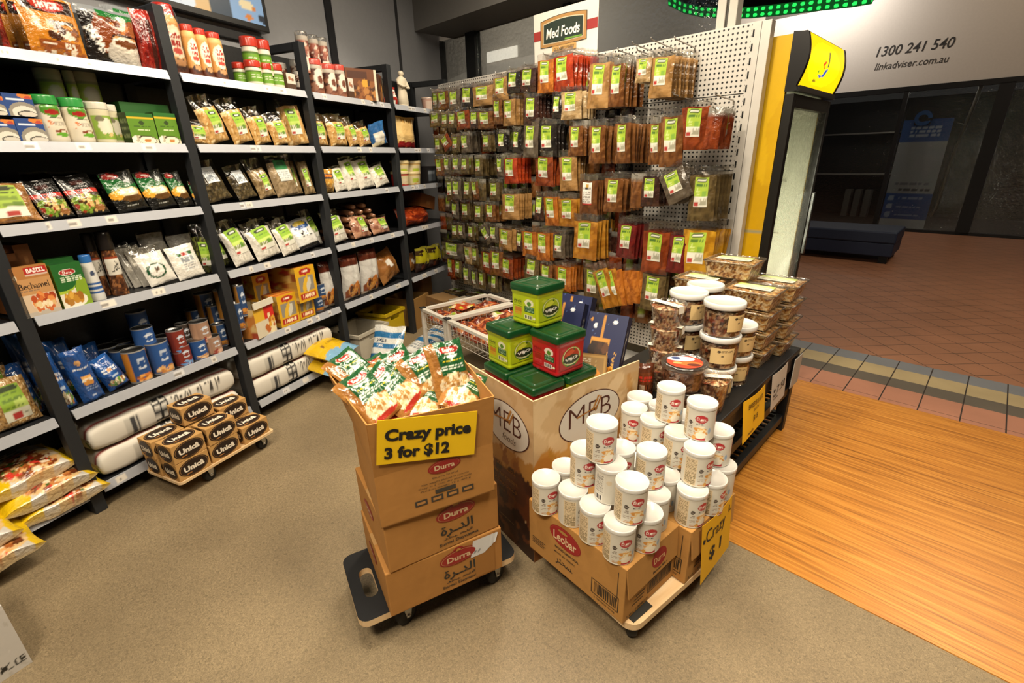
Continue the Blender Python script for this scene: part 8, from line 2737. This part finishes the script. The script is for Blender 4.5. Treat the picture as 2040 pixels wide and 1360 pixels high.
tag(o, 'crowd of small dull spice packets hanging deep between the front ones', 'spice packets')
o['kind'] = 'stuff'
# bare pegs standing out at the upper right
for (xb, yb, xf, yf) in [(1385, 95, 1315, 70), (1303, 103, 1258, 65), (1340, 96, 1318, 88), (1275, 115, 1206, 88), (1312, 115, 1280, 96), (1462, 200, 1393, 184), (1380, 198, 1306, 180), (1322, 222, 1278, 196)]:
    P = pl(xb, yb, PC * SC, SC)
    x, z = P @ SB, P[2]
    MB().tube([(x, PC - 0.001, z - 0.02), (x, PC - 0.006, z), (x, PC - 0.24, z + 0.012), (x, PC - 0.25, z + 0.024)], 0.0036, 'c8c6c2', M['metal'], 6).build('hook', pg)

# brand card above the pegboard
cd = empty('brand_card', 'white brand card reading Med Foods standing above the pegboard', 'sign', STO)
x0, x1, z0, z1 = -2.70, -2.135, 2.14, 2.455
sheet((x0 + 0.01, 2.985, z0), (x1, 2.985, z0), (x1, 2.985, z1), (x0, 2.985, z1), 0.004, 'cbc6be', 'card', cd, 'paper')
fn = lambda k: on_plane(None, (x0 + x1) / 2 - 0.01, 2.9835 - 0.0006 * k, 2.318)
p = MB()
p.bar2(fn(0), -0.268, -0.030, 0.29, 0.028, '8a2420')


def lozenge(w, h, bow, n=10):
    top = [(-w + 2 * w * i / n, h + bow * (1 - (2 * i / n - 1) ** 2)) for i in range(n + 1)]
    bot = [(w - 2 * w * i / n, -h - 0.25 * bow * (1 - (2 * i / n - 1) ** 2)) for i in range(n + 1)]
    return top + bot


for k, (w_, h_, b_, c) in enumerate([(0.205, 0.082, 0.018, '2a2620'), (0.2, 0.078, 0.018, '9c7440'), (0.178, 0.062, 0.016, 'b9ab90'), (0.172, 0.057, 0.015, '16261c')]):
    v = lozenge(w_, h_, b_)
    p.flat(v, [tuple(range(len(v)))[::-1]], c, M['paper'], fn(1 + k))
p.text('Med Foods', fn(6), 0.0, -0.002, 0.062, 'e0dcd2', M['paper'], 0.02, 0.295, 0, 0.12)
p.bar2(fn(6), 0.02, -0.058, 0.165, -0.048, '5f8a2c')
p.bar2(fn(6), -0.09, -0.125, 0.12, -0.085, 'b08a50')
p.text('GOURMET FINEST', fn(7), 0.015, -0.105, 0.018, '3a2a18', M['paper'], 0.01, 0.18)
p.build('logo_print', cd)

# stock on the floor under the left of the pegboard
for k, (x, y, w, d, h, c, lab) in enumerate([(-3.60, 2.66, 0.28, 0.2, 0.28, '8a6a44', 'brown carton with packets on it, below the left end of the pegboard'), (-3.28, 2.67, 0.26, 0.18, 0.30, 'a39c90', 'pale printed carton below the pegboard, right of the brown one')]):
    a = Art(30, 30, c).rect(0.2, 0.2, 0.8, 0.6, '4a463f' if k else '7a5a38').dash(0.25, 0.7, 0.8, 0.85, '6a6258', 2)
    o = carton('cardboard_box', w, d, h, a, c, 'b5ab9a' if k else '94744c', 24, 24)
    o.matrix_world = STO @ T(x, y, 0, -0.05)
    tag(o, lab, 'box')
    for j in range(2):
        inst('sp_olive_1', None, STO @ T(x - 0.06 + 0.12 * j, y + 0.09, h + 0.018, 0.3 * j, 0) @ Matrix.Rotation(-PI / 2, 4, 'X'), 'loose spice packet lying on the %s, %s' % (['brown floor carton', 'pale floor carton'][k], ['left one', 'right one'][j]), 'spice packet')

# ================================================================== yellow drinks fridge
FC0, FC1, FR0, FR1 = 3.01, 3.74, -1.62, -0.945
fr_ = empty('drinks_fridge', 'tall yellow glass-door drinks fridge with a lit yellow top sign', 'fridge', STO)
sd = Art(90, 200, 'c99f0c').blobs(0, 0, 1, 1, ['d1a812', 'c0950a'], 30, 0.2, 3, 2)
sd.rect(0.0, 0.485, 1, 0.495, '8a8a70').ell(0.55, 0.40, 0.30, 0.11, '1f62a0').ell(0.46, 0.40, 0.28, 0.10, 'c8c4b4').ell(0.40, 0.40, 0.26, 0.09, 'c99f0c').ell(0.78, 0.34, 0.14, 0.05, 'd88c10').ell(0.66, 0.27, 0.2, 0.04, '2a4c78').ell(0.8, 0.26, 0.14, 0.035, 'a8ac30').ell(0.7, 0.52, 0.05, 0.03, '2f8a34')
for k in range(8):
    sd.ell(0.55 + 0.05 * k, 0.27 - 0.004 * k, 0.012, 0.006, 'd8d0a0')
z1 = 2.06
mb = MB()
mb.box(FR0, FR1, FC0, FC0 + 0.03, 0.12, z1, 'c99f0c', M['plastic'])
mb.face((FR0, FC0 - 0.0006, 0.12), (FR1 - FR0, 0, 0), (0, 0, z1 - 0.12), sd, M['plastic'], 70, 140)
mb.build('side_panel', fr_)
MB().box(FR0, FR1, FC1 - 0.03, FC1, 0.12, z1, 'c99f0c', M['plastic']).build('side_panel', fr_)
MB().box(FR0, FR0 + 0.03, FC0 + 0.03, FC1 - 0.03, 0.12, z1, 'c9cabc', M['plastic']).build('rear_panel', fr_)
MB().box(FR0, FR1, FC0 + 0.03, FC1 - 0.03, 1.80, z1, '9c9a8c', M['plastic']).build('top_panel', fr_)
MB().box(FR0, FR1, FC0 + 0.03, FC1 - 0.03, 0.12, 0.25, '9c9a8c', M['plastic']).build('floor_panel', fr_)
MB().box(FR0, FR1, FC0, FC1, 0.0, 0.119, '141414', M['dark']).build('plinth', fr_)
MB().box(FR0 + 0.031, FR1 - 0.004, FC0 + 0.0305, FC0 + 0.036, 0.25, 1.80, 'd2d3c2', M['plastic']).build('liner', fr_)
MB().box(FR0 + 0.031, FR1 - 0.004, FC1 - 0.036, FC1 - 0.0305, 0.25, 1.80, 'd2d3c2', M['plastic']).build('liner', fr_)
for z in (0.62, 0.98, 1.32):
    mb = MB()
    for k in range(9):
        x = FR0 + 0.06 + 0.055 * k
        mb.tube([(x, FC0 + 0.04, z), (x, FC1 - 0.04, z)], 0.003, 'c8c8bc', M['metal'], 5)
    for y in (FC0 + 0.05, FC1 - 0.05):
        mb.tube([(FR0 + 0.04, y, z - 0.004), (FR1 - 0.11, y, z - 0.004)], 0.004, 'c8c8bc', M['metal'], 5)
    mb.build('wire_shelf', fr_)
MB().tube([(FR1 - 0.03, FC0 + 0.15, 0.3), (FR1 - 0.03, FC0 + 0.15, 1.52)], 0.017, 'f4f6d8', M['tube'], 10).build('lamp_tube', fr_)
l_ = bpy.data.lights.new('fridge_lamp', 'AREA')
l_.shape, l_.size, l_.size_y, l_.energy, l_.color = 'RECTANGLE', 0.05, 1.3, 9, (1, 0.99, 0.76)
lo = bpy.data.objects.new('fridge_lamp', l_)
COL.objects.link(lo)
lo.matrix_world = STO @ (Matrix.Translation((FR1 - 0.06, FC0 + 0.19, 0.9)) @ Vector((-0.5, 0.86, 0)).to_track_quat('-Z', 'Z').to_matrix().to_4x4())
dr = empty('door', None, None)
dr.parent = fr_
bk = '15130f'
for x0, x1, y0, y1, za, zb in [(-0.943, -0.897, FC0, FC0 + 0.045, 0.13, 1.785), (-0.943, -0.897, FC1 - 0.045, FC1, 0.13, 1.785), (-0.943, -0.897, FC0 + 0.045, FC1 - 0.045, 0.13, 0.21), (-0.943, -0.897, FC0 + 0.045, FC1 - 0.045, 1.72, 1.785)]:
    MB().box(x0, x1, y0, y1, za, zb, bk, M['dark'], 0.003).build('door_frame', dr)
MB().box(-0.909, -0.904, FC0 + 0.045, FC1 - 0.045, 0.21, 1.72, 'e8ecdc', M['tubclear']).build('glass_pane', dr)
MB().box(-0.895, -0.875, FC1 - 0.045, FC1 - 0.02, 0.85, 1.25, '1a1a18', M['plastic'], 0.004).build('handle', dr)
# canopy with bowed lit sign
n = 12
prof = [(-0.897 + 0.036 * math.sin(PI * (0.15 + 0.85 * (1 - i / n))) , 1.82 + 0.24 * i / n) for i in range(n + 1)]
mb = MB()
P = np.array([[(x, y, z) for x, z in [(-1.0, 1.795)] + [(-0.905 + 0.02, 1.795)] + prof + [(-1.0, 2.068)]] for y in (FC0 - 0.012, FC0 + 0.012)])
for ya, yb in ((FC0 - 0.014, FC0 + 0.016), (FC1 - 0.016, FC1 + 0.014)):
    out = [(-0.944, 1.795), (-0.885, 1.795)] + prof + [(-0.944, 2.068)]
    V = [(x + (0.004 if 1 < i < len(out) - 1 else 0), ya, z) for i, (x, z) in enumerate(out)] + [(x + (0.004 if 1 < i < len(out) - 1 else 0), yb, z) for i, (x, z) in enumerate(out)]
    k = len(out)
    mb.add(V, [tuple(range(k)), tuple(range(2 * k - 1, k - 1, -1))] + [((i + 1) % k, i, k + i, k + (i + 1) % k) for i in range(k)], '141210', M['plastic'])
mb.box(-0.944, -0.88, FC0 + 0.016, FC1 - 0.016, 1.795, 1.822, '141210', M['plastic'])
mb.box(-0.944, -0.89, FC0 + 0.016, FC1 - 0.016, 2.056, 2.068, '141210', M['plastic'])
cn = mb.build('canopy', fr_)
sa = Art(80, 60, 'e3b908').ell(0.45, 0.5, 0.42, 0.42, 'f2cc0a').ell(0.45, 0.5, 0.3, 0.32, 'f8d80c')
sa.ell(0.44, 0.50, 0.035, 0.07, 'c03018').ell(0.46, 0.49, 0.018, 0.04, 'f8d80c').rect(0.52, 0.48, 0.545, 0.78, '4a4c30').ell(0.50, 0.36, 0.03, 0.10, '2c4c9c', -0.4).ell(0.40, 0.28, 0.05, 0.025, '2c4c9c').ell(0.33, 0.36, 0.02, 0.035, '4c8a24').ell(0.32, 0.16, 0.04, 0.025, '7a6a18')
ys_ = np.linspace(FC0 + 0.016, FC1 - 0.016, 60)
zz = np.linspace(0, 1, 40)
G = np.array([[(np.interp(t, np.linspace(0, 1, n + 1), [q[0] for q in prof]), y, np.interp(t, np.linspace(0, 1, n + 1), [q[1] for q in prof])) for y in ys_] for t in zz])
uu, vv = np.meshgrid(np.linspace(0.005, 0.995, 60), np.linspace(0.005, 0.995, 40))
MB().grid(G, sa.at(uu, vv), M['lightbox']).build('lit_sign', cn)
